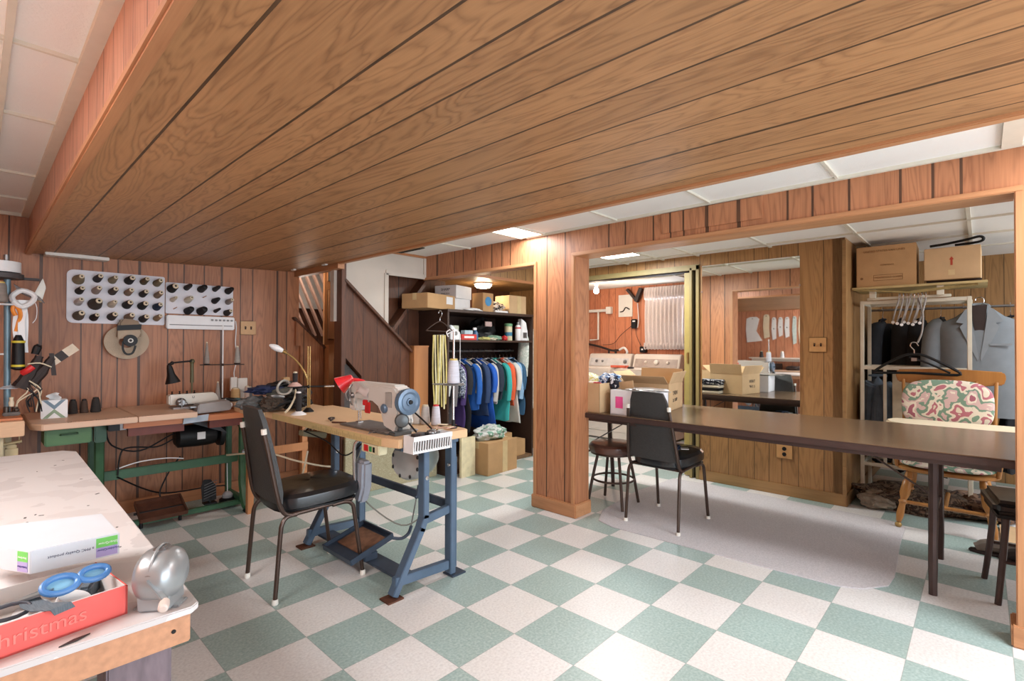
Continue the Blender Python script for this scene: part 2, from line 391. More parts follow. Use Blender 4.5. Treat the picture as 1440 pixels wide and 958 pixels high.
# suspended ceiling
M_tile = mat('ceiling_tile', srgb(238, 237, 232), .9, var=.02, scale=3, bump=.25, bscale=160)
M_tbar = mat('ceiling_t_bar', srgb(214, 208, 192), .6, var=.03)
struct('ceiling', MB().b2(-2.75, 6.2, -3.5, 5.2, H+.02, H+.06), M_tile)
t = MB()
zt = (H+.012, H+.022)
for y_ in (-2.79, -2.17, -1.55, -.925, -.30, .31, .92, 1.16, 1.75): t.b2(.42, 1.33, y_-.006, y_+.006, H+.009, H+.022)
for y_ in (-3.0, -1.6, -.4, .48, 1.09, 1.96, 2.55): t.b2(-2.65, -1.34, y_-.006, y_+.006, H+.009, H+.022)
for x_ in (-1.505, -2.115): t.b2(x_-.008, x_+.008, -3.4, 3.04, H+.006, H+.022)
t.b2(-1.36, -1.325, -3.4, 3.04, H+.0, H+.022); t.b2(-2.65, -1.34, 3.02, 3.04, H, H+.022)
t.b2(1.31, 1.33, -3.4, 1.1, H+.004, H+.022); t.b2(.42, 1.33, -1.56, -1.50, H+.004, H+.02)
for x_ in (2.2, 2.81, 3.42, 4.03): t.b2(x_-.01, x_+.01, -3.4, 2.0, H+.008, H+.022)
for y_ in (-2.6, -1.99, -1.38, -.77, -.16, .45, .79, 1.17): t.b2(1.49, 4.7, y_-.01, y_+.01, H+.008, H+.022)
struct('trim_5', t, M_tbar)

# wall with the mirror; doorway to the laundry
wm = MB()
wm.b2(2.95, 3.10, -.68, .44, 0, H+.02); wm.b2(2.95, 3.10, .44, 1.95, 1.93, H+.02); wm.b2(2.95, 3.10, 1.95, 2.9, 0, H+.02)
struct('wall_mirror', wm, M_mirw)
struct('wall_niche', MB().b2(2.95, 4.75, -.681, -.60, 0, H+.02), M_mirX)
struct('wall_niche_back', MB().b2(4.70, 4.82, -3.4, -.60, 0, H+.02), M_mirw)
t = MB(); t.b2(2.935, 2.95, -.69, .44, 0, .088, bev=.004)
struct('baseboard_mirror', t, M_trimM)
struct('baseboard_niche', MB().b2(2.935, 4.7, -.695, -.681, 0, .088, bev=.004), M_trimMX)
t = MB(); t.b2(2.934, 2.952, -.69, -.665, .088, H)
struct('trim_6', t, M_trimM)

# laundry room shell
struct('wall_laundry_back', MB().b2(4.75, 4.87, -.60, 1.36, 0, H+.02).b2(4.75, 4.87, 1.36, 1.86, 0, 1.25).b2(4.75, 4.87, 1.36, 1.86, 1.93, H+.02).b2(4.75, 4.87, 1.86, 4.0, 0, H+.02), M_lau)
struct('wall_laundry_left', MB().b2(3.1, 4.87, 3.9, 4.0, 0, H+.02), M_lau)
# stair and closet enclosure
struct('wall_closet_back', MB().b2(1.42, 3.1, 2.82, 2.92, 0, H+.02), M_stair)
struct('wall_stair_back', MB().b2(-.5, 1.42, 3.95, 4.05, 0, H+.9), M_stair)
struct('wall_drywall', MB().b2(.42, .93, 2.38, 2.44, 1.40, H+.02).b2(.93, 1.335, 2.38, 2.44, 1.835, H+.02), M_dry)
t = MB(); t.b2(1.305, 1.34, 2.365, 2.385, 1.835, H+.01, bev=.002); t.b2(.90, 1.335, 2.368, 2.382, 1.825, 1.87, bev=.002); t.b2(.885, .925, 2.368, 2.445, 1.38, 1.84, bev=.002)
struct('trim_7', t, M_dry)
struct('trim_8', MB().b2(.42, 1.335, 2.364, 2.38, H-.0, H+.02), M_trimX)
struct('wall_stair_side', MB().prism([(1.0, 1.95), (1.75, 1.95), (1.75, 1.2), (1.0, 1.2)], .02, Matrix.Translation((0, 2.62, 0)) @ Matrix.Rotation(pi/2, 4, 'X')), M_stair)
# sloped underside panel seen beyond the drywall opening
struct('ceiling_stair_slope', MB().prism([(1.42, 1.86), (1.46, 1.86), (1.02, 1.30), (.98, 1.30)], -.5, Matrix.Translation((0, 2.46, 0)) @ Matrix.Rotation(pi/2, 4, 'X')), M_stair)
# closet soffit: grooved face and underside with the round lamp
struct('ceiling_closet', MB().b2(1.49, 2.95, 2.03, 2.82, 1.865, H+.01), M_mirX)
struct('trim_9', MB().b2(1.49, 2.95, 2.015, 2.035, 1.853, 1.88, bev=.003), M_trimX)

# stairwell: knee walls with posts
def knee(y0, y1, poly): 
    return MB().prism(poly, y1-y0, Matrix.Translation((0, y1, 0)) @ Matrix.Rotation(pi/2, 4, 'X'))
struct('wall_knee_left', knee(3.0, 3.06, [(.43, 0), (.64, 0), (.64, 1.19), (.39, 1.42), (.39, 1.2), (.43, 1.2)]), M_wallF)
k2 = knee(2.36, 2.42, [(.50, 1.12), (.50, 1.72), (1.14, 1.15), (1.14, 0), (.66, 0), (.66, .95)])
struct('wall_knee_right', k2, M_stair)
t = MB(); t.bar((.49, 2.38, 1.74), (1.15, 2.38, 1.15), .12, .022, bev=.003); t.bar((.37, 3.03, 1.45), (.66, 3.03, 1.18), .085, .02, bev=.003)
struct('trim_10', t, M_stair)
def post(name, x0, x1, y0, y1, z1):
    q = MB(); q.b2(x0, x1, y0, y1, 0, z1-.012, bev=.002); q.b2(x0-.004, x1+.004, y0-.004, y1+.004, z1-.014, z1, bev=.002); return struct(name, q, M_post)
post('trim_11', .66, .79, 2.93, 3.06, 1.205); post('trim_12', 1.15, 1.31, 2.30, 2.44, 1.205)
struct('trim_13', MB().b2(.445, .475, 2.30, 2.42, 0, H+.02, bev=.003).b2(.48, .50, 2.33, 2.42, 1.05, H), M_stair)
# steps climbing to the left between the knee walls (carpeted)
M_carp = mat('stair_carpet', srgb(84, 78, 76), .95, var=.2, scale=60, bump=.4, bscale=300)
struct('floor_stairs', knee(2.40, 2.46, [(.465, 0), (.465, 1.095), (.50, 1.095), (.66, .93), (.66, 0)]), M_carp)
# far side of the stairwell: slatted sloping screen, panelled door, post and bright wall above
M_slat = mat('pale_slat', srgb(206, 168, 150), .6, var=.08)
struct('wall_stair_glow', MB().b2(.3, 1.6, 3.86, 3.9, 1.6, 2.9), M_white)
t = thing('stair_screen', 'pale slatted sloping screen above the stairs, seen under the soffit header', 'screen', (.62, 3.56, 1.18))
for k in range(7):
    a0 = .24-.105*k
    MB().bar((.02+.085*k-.28, 0, .80), (.30+.085*k-.26, 0, .12+.0*k), .045, .02, bev=.003).build('slat', M_slat, t)
MB().bar((-.35, 0, .80), (.45, 0, .80), .03, .07).build('top_rail', M_slat, t)
t = thing('panelled_door', 'narrow reddish wooden door with a glazed top at the head of the stairs', 'door', (.86, 3.3, 1.16))
MB().b2(-.06, .09, 0, .03, 0, .96).build('door_leaf', M_post, t)
MB().b2(-.035, .065, -.012, 0, .10, .60, bev=.006).build('lower_panel', M_trim, t)
MB().b2(-.035, .065, -.008, 0, .68, .9, bev=.004).build('glass_pane', mat('frosted_pane', srgb(150, 146, 140), .3), t)
MB().b2(-.035, -.030, -.014, -.004, .68, .9).build('glazing_bar', M_post, t)
q = MB(); q.b2(.718, .776, 2.965, 2.969, 1.79, 1.95)
o = q.build('poster', M_gasket); tag(o, 'narrow blue and white poster pinned above the stair post', 'poster')
sp_ = spots('poster_print', [srgb(40, 70, 120), srgb(150, 180, 210), srgb(30, 40, 60)], 40)
MB().b2(.725, .769, 2.962, 2.965, 1.80, 1.90).build('print', sp_, o, world=True)
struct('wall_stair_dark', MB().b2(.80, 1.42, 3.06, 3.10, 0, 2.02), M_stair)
# olive vinyl clad panel closing the foot of the stairs
M_olive = spots('olive_marbled_vinyl', [srgb(150, 142, 112), srgb(168, 160, 130), srgb(156, 146, 116), srgb(178, 170, 142)], 26, .6, 4, 2.5)
struct('trim_14', MB().b2(.46, 1.38, 2.255, 2.285, 0, .47, bev=.003), M_olive)
# ================================================================== LAMPS OF THE ROOMS, SEEN AND ADDED
M_glow = mat('lamp_diffuser', (1, 1, 1), .5, emit=(1, .97, .93, 5), var=0)
M_glow2 = mat('lamp_diffuser_bright', (1, 1, 1), .5, emit=(1, 1, .97, 16), var=0)
def fixture(label, x0, x1, y0, y1, z, key, m, col=(.97, .98, 1)):
    t = thing('ceiling_light', label, 'ceiling light', ((x0+x1)/2, (y0+y1)/2, z-.012), 0, 'recessed fluorescent ceiling lights')
    q = MB(); w = .012; dx, dy = (x1-x0)/2, (y1-y0)/2
    q.b2(-dx, dx, -dy, -dy+w, 0, .012); q.b2(-dx, dx, dy-w, dy, 0, .012); q.b2(-dx, -dx+w, -dy+w, dy-w, 0, .012); q.b2(dx-w, dx, -dy+w, dy-w, 0, .012)
    q.build('frame', M_tbar, t)
    MB().b2(-dx+w, dx-w, -dy+w, dy-w, .004, .010).build('diffuser', m, t)
    if key: area('lamp_light', ((x0+x1)/2, (y0+y1)/2, z-.02), (x1-x0-.03, y1-y0-.03), LIGHTS[key], col)
fixture('long glowing ceiling light panel beside the panelled soffit, over the sewing side of the room', .70, 1.31, .92, 1.16, H+.02, 'right', M_glow)
fixture('small bright square ceiling light panel in the back room, before the laundry doorway', 2.25, 2.55, .80, 1.16, H+.02, 'room2', M_glow2, (.98, 1, .98))
fixture('added unseen ceiling light panel over the white work table, left of the soffit', -2.62, -2.13, -.4, .48, H+.02, 'left', M_glow)  # unseen panel, added to light the left bay
fixture('added unseen ceiling light panel near the glazed door behind the work table', .70, 1.31, -2.17, -1.93, H+.02, 'right2', M_glow)  # out-of-view fill, added to make up for the dimmed visible panel
fixture('added unseen ceiling light panel at the near end of the back room, behind the partition', 2.22, 2.79, -2.55, -2.1, H+.02, 'room2b', M_glow)  # not a known fixture; added to brighten the back room and niche
t = thing('ceiling_vent', 'dark slotted air vent in the ceiling above the stairway drywall', 'vent', (.985, 2.18, H+.008))
MB().b2(-.06, .06, -.17, .17, 0, .010, bev=.002).build('frame', mat('vent_bronze', srgb(96, 90, 74), .5, .3), t)
for k in range(5): MB().box((-.04+.02*k, 0, -.001), (.006, .30, .004)).build('slot', mat('vent_dark', srgb(40, 38, 34), .6) if k == 0 else bpy.data.materials['vent_dark'], t)
# round closet lamp
t = thing('closet_lamp', 'round glowing lamp on the closet ceiling above the boxes', 'lamp', (2.10, 2.40, 1.865))
MB().lathe([(.10, 0), (.10, -.012), (.09, -.014)]).build('base_ring', M_white, t)
MB().lathe([(.085, -.012), (.088, -.03), (.07, -.05), (.0, -.055)]).build('shade', mat('closet_lamp_glass', (1, 1, 1), .4, emit=(1, .86, .66, 14), var=0), t)
d = bpy.data.lights.new('closet_light', 'POINT'); d.energy = 4.0; d.color = (1, .8, .55); d.shadow_soft_size = .06
o = bpy.data.objects.new('closet_light', d); o.location = (2.10, 2.40, 1.77); C.objects.link(o)
# bare bulb in the laundry
t = thing('light_bulb', 'bare glowing bulb hanging in a white socket from the laundry ceiling', 'light bulb', (3.82, 2.13, H+.02))
MB().lathe([(.06, 0), (.06, -.02), (.035, -.03), (.022, -.075), (.018, -.08)]).build('socket', M_white, t)
MB().lathe([(.013, -.078), (.016, -.095), (.032, -.125), (.034, -.145), (.024, -.165), (0, -.175)]).build('bulb', mat('bulb_glass', (1, 1, 1), .3, emit=(1, .9, .78, 60), var=0), t)
d = bpy.data.lights.new('bulb_light', 'POINT'); d.energy = LIGHTS['laundry']; d.color = (1, .82, .64); d.shadow_soft_size = .05
o = bpy.data.objects.new('bulb_light', d); o.location = (3.82, 2.13, H-.22); C.objects.link(o)
area('laundry_window_light', (4.68, 1.61, 1.6), (.5, .6), 5, (.8, .9, 1), (0, R(90), 0))
d = bpy.data.lights.new('stair_fill_light', 'POINT'); d.energy = 5; d.color = (1, .88, .76); d.shadow_soft_size = .2  # unseen light added to brighten the slats and stairwell
o = bpy.data.objects.new('stair_fill_light', d); o.location = (.55, 3.25, 1.85); C.objects.link(o)
# ================================================================== THREAD BOARDS ON THE FAR WALL
WY = 3.04
M_peg = mat('white_pegboard', srgb(222, 220, 226), .45, var=.02)
M_thread = {}
def tm(c):
    if c not in M_thread: M_thread[c] = mat('thread_%d_%d_%d' % c, srgb(*c), .75, var=.14, scale=6, bump=.35, bscale=40, stretch=(1, 1, 30))
    return M_thread[c]
M_core = mat('cone_core', srgb(222, 208, 180), .6, var=.05)
M_hole = mat('cone_hole', srgb(30, 26, 24), .8)
def cone(name, label, loc, ax, r0, r1, h, col, group, core=M_core, parts=True, tilt=None):
    """thread cone: wound body, protruding core tip; ax is the direction the narrow end points"""
    t = thing(name, label, 'thread cone', loc, 0, group)
    a = Vector(ax).normalized()
    MB().lathe([(r0*.82, 0), (r0, .004), (r0*.99, h*.12), (r1*1.04, h*.93), (r1*.86, h)], (0, 0, 0), a, 18).build('thread_body', tm(col), t)
    if parts:
        MB().lathe([(r1*.84, h*.985), (r1*.80, h+.008), (r1*.36, h+.010), (r1*.34, h+.004)], (0, 0, 0), a, 14, cap=False).build('cone_tip', core, t)
        MB().lathe([(r1*.33, h+.0045), (0, h+.005)], (0, 0, 0), a, 12).build('tip_hole', M_hole, t)
    return t
def pegboard(name, label, poly, pegs, cols):
    t = thing(name, label, 'peg board', (poly[0], WY, poly[2]))
    x0, x1, z0, z1, bl = poly
    q = MB(); r = bl; out = []
    for cx, cz, a0 in ((x1-r*.3, z1-r*.3, 0), (x0+r, z1-r, 90), (x0+r, z0+r, 180), (x1-r*.3, z0+r*.3, 270)):
        rr_ = r if cx < (x0+x1)/2 else r*.3
        for k in range(6): an = R(a0+90*k/5); out.append((cx+rr_*cos(an)-x0, cz+rr_*sin(an)-z0))
    q.prism(out, .012, Matrix.Rotation(pi/2, 4, 'X'), bev=.002); q.build('board', M_peg, t)
    return t
pb = pegboard('peg_board', 'large white peg board with rounded corners, full of thread cones', (-1.140, -.588, 1.352, 1.712, .035), None, None)
pb2 = pegboard('peg_board', 'smaller white peg board of mostly dark cones, hung right of the large one', (-.582, -.118, 1.442, 1.676, .01), None, None)
g = (120, 108, 90)
rows = [   # crop pixel centre, (base r, tip r, length), colour, name
 [(178, 122, .026, .014, (138, 124, 98), 'khaki'), (325, 118, .019, .014, (52, 44, 46), 'charcoal'), (443, 128, .019, .012, (142, 130, 104), 'olive beige'), (572, 132, .022, .016, (30, 26, 26), 'black'), (688, 140, .018, .013, (92, 78, 54), 'bronze'), (792, 152, .020, .014, (128, 114, 88), 'tan')],
 [(183, 212, .018, .013, (46, 40, 36), 'dark brown'), (314, 210, .019, .014, (168, 148, 138), 'pink beige'), (443, 218, .019, .014, (74, 64, 58), 'taupe'), (565, 226, .018, .014, (142, 116, 96), 'rose tan'), (680, 238, .018, .014, (52, 44, 42), 'dark taupe'), (795, 246, .018, .014, (134, 112, 92), 'light brown')],
 [(176, 300, .018, .013, (196, 188, 184), 'pale grey'), (308, 314, .032, .018, (72, 62, 54), 'fat grey brown'), (437, 318, .018, .012, (208, 196, 176), 'cream'), (556, 322, .022, .016, (36, 28, 26), 'blackish brown'), (675, 330, .022, .016, (34, 32, 28), 'dark green black'), (790, 338, .021, .014, (36, 52, 74), 'navy blue')],
 [(178, 405, .025, .016, (98, 90, 78), 'stone grey'), (298, 420, .019, .012, (36, 28, 24), 'black and gold'), (437, 414, .021, .015, (54, 50, 48), 'slate'), (570, 420, .022, .015, (128, 106, 88), 'hat-side tan'), (682, 432, .020, .015, (50, 46, 46), 'dark grey'), (790, 426, .017, .012, (150, 128, 98), 'sandy')]]
rn = ['top', 'second', 'third', 'bottom']; cn = ['first', 'second', 'third', 'fourth', 'fifth', 'sixth']
camp = Vector((-1.56106, -1.44010, 1.21191))
def pix_ray(px, py): return f + rr*((px-720)/707.53) - uu*((py-479)/707.53)
def on_y(px, py, yv): d_ = pix_ray(px, py); return camp + d_*((yv-camp.y)/d_.y)
random.seed(3)
for i, rw in enumerate(rows):
    for j, (cx, cy, rb, rt, col, nm) in enumerate(rw):
        P0 = on_y(80+cx/5.538, 370+cy/5.538, WY-.06)
        h_ = .085 if rb < .03 else .095
        cone('thread_cone', '%s thread cone, %s of the %s row on the large peg board' % (nm, cn[j], rn[i]), (P0.x-.004, WY-.013, P0.z-.006), (.12, -1, .22), rb*1.26, rt*1.22, h_, col, 'cones on the peg boards')
rows2 = [[(905, 195, .026, .020, (26, 24, 24), 'black'), (1022, 188, .017, .013, (58, 52, 50), 'slim charcoal'), (1135, 200, .022, .017, (44, 40, 38), 'dark grey'), (1243, 200, .016, .012, (52, 48, 46), 'thin grey'), (1345, 215, .021, .014, (40, 36, 34), 'smoky black')],
 [(912, 282, .014, .009, (214, 204, 186), 'small cream'), (1030, 285, .020, .014, (218, 210, 192), 'ivory'), None, (1240, 292, .019, .012, (38, 32, 34), 'wine black'), (1345, 300, .018, .013, (150, 140, 134), 'silver grey')],
 [None, (1030, 370, .023, .018, (34, 34, 40), 'ink blue'), (1132, 372, .025, .02, (28, 24, 26), 'fat black'), (1248, 370, .012, .008, (60, 50, 50), 'skinny grey'), (1335, 385, .021, .013, (48, 44, 42), 'black and white')]]
for i, rw in enumerate(rows2):
    for j, c_ in enumerate(rw):
        if c_ is None:
            P0 = on_y(80+(1140 if i == 1 else 910)/5.538, 370+(270 if i == 1 else 358)/5.538, WY-.02)
            MB().cyl((P0.x-pb2.location.x, -.012, P0.z-pb2.location.z), (P0.x-pb2.location.x+.012, -.055, P0.z-pb2.location.z+.012), .003, n=8).build('peg', M_trim, pb2); continue
        cx, cy, rb, rt, col, nm = c_
        P0 = on_y(80+cx/5.538, 370+cy/5.538, WY-.05)
        cone('thread_cone', '%s thread cone, %s of the %s row on the smaller peg board' % (nm, cn[j], ['top', 'middle', 'bottom'][i]), (P0.x-.004, WY-.013, P0.z-.006), (.12, -1, .22), rb*1.2, rt*1.15, .080, col, 'cones on the peg boards', core=M_core if sum(col) > 200 or nm[0] == 'b' else M_black)
# sun hat hung over the lower edge of the board, tape roll in its crown
M_hat = mat('hat_canvas', srgb(186, 168, 146), .9, var=.05, bump=.3, bscale=200)
t = thing('sun_hat', 'beige wide-brimmed hat with a black band hanging below the large peg board', 'hat', (-.818, WY, 1.09))
q = MB()
def brim(u, v):
    a_ = 2*pi*u; r_ = .045+.085*v
    return Vector((r_*cos(a_), -.035-.012*sin(2*a_)*v-.01*v, .135+r_*.93*sin(a_)))
q.sheet(brim, 36, 4, .003); q.build('brim', M_hat, t)
q = MB(); q.prism([(-.062, .16), (.075, .16), (.08, .20), (.072, .275), (.045, .295), (-.03, .300), (-.052, .28)], .055, Matrix.Translation((0, -.028, 0)) @ Matrix.Rotation(pi/2, 4, 'X'), bev=.012); q.build('crown', mat('hat_crown', srgb(150, 132, 112), .9, var=.06), t)
MB().prism([(-.064, .215), (.074, .225), (.077, .262), (-.062, .25)], .004, Matrix.Translation((0, -.083, 0)) @ Matrix.Rotation(pi/2, 4, 'X')).build('hat_band', M_black, t)
MB().prism([(-.058, .155), (.055, .165), (.073, .20), (.066, .22), (-.06, .212)], .006, Matrix.Translation((0, -.082, 0)) @ Matrix.Rotation(pi/2, 4, 'X'), bev=.002).build('turned_brim', M_hat, t)
t = thing('tape_roll', 'black ribbon roll with a loose loop hanging in front of the beige hat', 'ribbon roll', (-.808, WY-.088, 1.20))
MB().lathe([(.014, 0), (.041, .0), (.041, .022), (.014, .022)], (0, 0, .035), (0, -1, 0), 24).build('ribbon', M_black, t)
MB().lathe([(.016, .0225), (.009, .023), (.008, .0)], (0, 0, .035), (0, -1, 0), 16, cap=False).build('core', M_white, t)
MB().tube([(-.04, -.01, .03), (-.042, -.012, -.02), (-.03, -.012, -.052), (-.01, -.012, -.062), (.015, -.012, -.05), (.03, -.012, 0)], .003, 6, flat=2.5).build('loose_end', M_black, t)
# white wall strip heater / lamp under the small board
t = thing('wall_strip_lamp', 'white strip lamp housing with buttons fixed below the smaller peg board', 'strip lamp', (-.35, WY, 1.326))
MB().b2(-.232, .232, -.055, 0, 0, .102, bev=.006).build('housing', M_gasket, t)
MB().b2(-.215, .215, -.0565, -.055, .028, .034).build('slot', mat('slot_grey', srgb(120, 118, 118), .5), t)
for k in range(6): MB().b2(.06+.028*k, .078+.028*k, -.059, -.055, .068, .082, bev=.002).build('button', mat('button_grey', srgb(150, 150, 150), .5) if k == 0 else bpy.data.materials['button_grey'], t)
o = MB().tube([(-.110, WY-.05, 1.40), (-.098, WY-.03, 1.34), (-.100, WY-.02, 1.22), (-.094, WY-.03, 1.08), (-.112, WY-.03, .98), (-.105, WY-.05, .87)], .004, 8, 5).build('cord', M_gasket)
tag(o, 'white cord running down the wall from the strip lamp to the sewing table', 'cord')
def switchplate(name, label, cat, loc, ax, outlet=False):
    t = thing(name, label, cat, loc, 0 if ax == 'y' else -pi/2)
    MB().b2(-.062, .062, -.006, 0, -.058, .058, bev=.003).build('plate', mat(name+'_plate', srgb(196, 150, 96), .4, var=.08) if name+'_plate' not in bpy.data.materials else bpy.data.materials[name+'_plate'], t)
    for s_ in (-1, 1):
        if outlet: MB().lathe([(.016, .006), (.016, .009), (0, .009)], (0, 0, .022*s_), (0, -1, 0), 16).build('socket', M_black, t)
        else:
            MB().b2(.022*s_-.006, .022*s_+.006, -.0075, -.006, -.013, .013).build('slot', M_black, t)
            MB().box((.022*s_, -.012, .004), (.006, .012, .010), rot=Matrix.Rotation(R(25), 3, 'X')).build('toggle', mat('toggle_brown', srgb(90, 62, 40), .4) if 'toggle_brown' not in bpy.data.materials else bpy.data.materials['toggle_brown'], t)
    return t
switchplate('light_switch', 'wood-tone double light switch right of the peg boards', 'light switch', (.003, WY, 1.348), 'y')
# slim white vent/lamp on the soffit
t = thing('soffit_vent', 'slim white vent strip on the soffit above the large peg board', 'vent', (-1.095, 2.96, 1.797), R(1))
MB().b2(-.162, .162, -.05, .05, -.018, .004, bev=.003).build('frame', M_white, t)
for k in range(12): MB().box((-.135+.0245*k, 0, -.0185), (.004, .08, .003)).build('louvre', M_white, t)
for x_, y_ in ((.30, 2.86), (.36, 2.42)):
    t = thing('soffit_glide', 'tiny white clip under the soffit %s' % ('near the far wall' if y_ > 2.6 else 'near the stair header'), 'clip', (x_, y_, 1.862-.004*(y_ > 2.6)))
    MB().b2(-.012, .012, -.03, .03, -.014, 0, bev=.003).build('clip_body', M_white, t)

# ================================================================== UNION TABLE (against the far wall)
M_tabA = mat('pale_table_laminate', srgb(214, 178, 150), .45, var=.06, scale=5)
M_orange = wood('orange_board', srgb(170, 92, 48), srgb(214, 134, 84), 'Z', 'X', ring=9, figure=.4)
M_redbr = mat('red_brown_rail', srgb(110, 50, 38), .5)
M_green = mat('machine_green', srgb(52, 92, 62), .45, var=.14, scale=12)
M_green2 = mat('drawer_green', srgb(74, 112, 68), .5, var=.12, scale=10)
TZ = .765
t = thing('sewing_table', 'long pale-topped sewing table with green cast legs against the far wall', 'sewing table', (-.80, 2.66, 0))
def L(q, name, m, par=None, **k): return q.build(name, m, par or t, world=True, **k)
q = MB(); q.prism([(-1.345, 2.42), (-1.30, 2.335), (-.87, 2.335), (-.87, 3.02), (-1.345, 3.02)], .035, Matrix.Translation((0, 0, TZ-.035)), bev=.004); L(q, 'top', M_tabA)
q = MB(); q.b2(-.866, -.55, 2.335, 3.02, TZ-.035, TZ, bev=.003); L(q, 'top_leaf', M_tabA)
q = MB(); q.b2(-.55, -.30, 2.66, 3.02, TZ-.035, TZ-.001, bev=.003); L(q, 'top_back', M_tabA)
q = MB(); q.b2(-.93, -.20, 2.40, 3.0, TZ-.075, TZ-.036, bev=.003); L(q, 'lower_board', M_orange)
q = MB(); q.b2(-.90, -.60, 2.44, 2.48, TZ-.13, TZ-.076); L(q, 'rail', M_redbr)
q = MB(); q.b2(-.45, -.24, 2.44, 2.48, TZ-.13, TZ-.076); L(q, 'rail', M_redbr)
for xx in (-.19, -1.02):
    q = MB()
    w = .032
    q.tube([(xx, 2.58, .70), (xx, 2.585, .5), (xx, 2.58, .3), (xx, 2.56, .16), (xx, 2.50, .05), (xx-.0, 2.46, .02)], [.028, .026, .026, .03, .034, .03], 8, 4)
    q.b2(xx-.03, xx+.03, 2.545, 2.60, .60, .72, bev=.006)
    L(q, 'front_leg', M_green)
    q = MB(); q.b2(xx-.02, xx+.02, 2.86, 2.90, .0, .70, bev=.006); L(q, 'rear_leg', M_green)
    q = MB(); q.b2(xx-.03, xx+.03, 2.40, 2.48, 0, .018, bev=.003); L(q, 'foot_pad', M_black)
    q = MB(); q.b2(xx-.018, xx+.018, 2.5, 2.88, .045, .085, bev=.006); L(q, 'leg_stretcher', M_green)
    q = MB(); q.b2(xx-.015, xx+.015, 2.58, 2.88, .66, .70); L(q, 'leg_stretcher', M_green)
q = MB(); q.lathe([(.017, 0), (.017, .012), (0, .014)], (-.19, 2.556, .42), (0, -1, 0), 14); L(q, 'hub_cap', M_chrome)
q = MB(); q.b2(-1.35, -.16, 2.60, 2.64, .02, .055, bev=.006); L(q, 'base_rail', M_green)
q = MB(); q.b2(-1.02, -.19, 2.66, 2.69, .33, .39, bev=.006); L(q, 'cross_beam', M_green)
dr = MB(); dr.b2(-1.285, -1.08, 2.40, 2.62, TZ-.135, TZ-.04, bev=.006); dr = L(dr, 'drawer', M_green2)
L(MB().tube([(-1.215, 2.40, TZ-.075), (-1.215, 2.385, TZ-.072), (-1.15, 2.385, TZ-.070), (-1.15, 2.40, TZ-.073)], .005, 8, 2), 'drawer_handle', mat('drawer_pull', srgb(40, 70, 44), .5), dr)
sb = L(MB().b2(-1.00, -.905, 2.42, 2.50, TZ-.085, TZ-.038, bev=.004), 'switch_box', M_black)
L(MB().b2(-.945, -.915, 2.415, 2.42, TZ-.082, TZ-.042), 'switch_label', mat('label_grey', srgb(168, 168, 172), .5), sb)
for k in range(46):
    pass
text('table_mark', 'U', .03, frame((-1.185, 2.345, TZ+.001), (1, 0, 0), (0, 1, 0)), M_ink, t)
text('table_lettering', 'Union Special', .020, frame((-1.07, 2.352, TZ+.0008), (1, 0, 0), (0, 1, 0)), mat('faded_ink', srgb(110, 84, 70), .7), t)
q = MB()
for k in range(40): q.b2(-1.16+.015*k, -1.1585+.015*k, 2.34, 2.34+(.018 if k % 5 == 0 else .01), TZ, TZ+.0006)
L(q, 'ruler_marks', bpy.data.materials['faded_ink'], smooth=False)
L(MB().prism([(-.62, TZ-.078), (-.615, TZ-.036), (-.47, TZ-.026), (-.475, TZ-.07)], .004, Matrix.Translation((0, 2.39, 0)) @ Matrix.Rotation(pi/2, 4, 'X')), 'paper_tag', mat('pale_blue_paper', srgb(176, 188, 200), .7))
# clutch motor with its label and belt guard
t2 = thing('clutch_motor', 'black electric clutch motor hanging under the far sewing table', 'motor', (-.45, 2.72, .52)); t = t2
q = MB(); q.lathe([(.05, -.14), (.075, -.12), (.08, -.02), (.08, .06), (.072, .11), (.045, .13)], (-.46, 2.68, .56), (1, 0, 0), 22); L(q, 'housing', M_black)
q = MB(); q.lathe([(.09, -.01), (.095, 0), (.095, .02), (.03, .03)], (-.32, 2.68, .56), (1, 0, 0), 24); L(q, 'pulley_cover', M_black)
q = MB(); q.prism([(-.52, .66), (-.28, .56), (-.33, .60), (-.40, .69), (-.52, .70)], .08, Matrix.Translation((0, 2.66, 0)) @ Matrix.Rotation(pi/2, 4, 'X'), bev=.004); L(q, 'bracket', mat('dark_grey_metal', srgb(66, 66, 70), .5))
L(MB().box((-.455, 2.597, .565), (.05, .003, .05)), 'rating_plate', M_gasket)
t = thing('foot_treadle', 'rust-brown pressed metal foot treadle tilted under the far sewing table', 'treadle', (-.68, 2.60, .0))
M_rust = mat('rusty_metal', srgb(92, 56, 40), .7, .3, var=.25, scale=20, bump=.3)
TR = Matrix.Translation((-.69, 2.60, .10)) @ Matrix.Rotation(R(22), 4, 'X')
q = MB(); q.box((0, 0, 0), (.26, .20, .008)); q.box((0, -.10, .012), (.26, .008, .028)); q.box((0, .10, .012), (.26, .008, .028)); q.box((-.13, 0, .012), (.008, .2, .028)); q.box((.13, 0, .012), (.008, .2, .028)); q.xf(TR); L(q, 'plate', M_rust)
q = MB(); q.tube([(-.67, 2.70, .14), (-.67, 2.72, .2), (-.62, 2.70, .33), (-.56, 2.69, .42)], .005, 8); L(q, 'pull_rod', M_black)
q = MB(); q.cyl((-.84, 2.60, .10), (-.55, 2.60, .10), .008); q.cyl((-.80, 2.60, .0), (-.80, 2.60, .10), .01); q.cyl((-.58, 2.60, .0), (-.58, 2.60, .10), .01); L(q, 'hinge', M_black)
t = thing('knee_pedal', 'small black ribbed pedal standing beside the rusty treadle', 'pedal', (-.38, 2.68, .05))
q = MB(); q.prism([(-.05, 0), (.04, 0), (.045, .10), (.015, .15), (-.03, .155), (-.05, .11)], .014, Matrix.Translation((-.38, 2.66, .075)) @ Matrix.Rotation(R(72), 4, 'X'), bev=.003); L(q, 'pad', M_black)
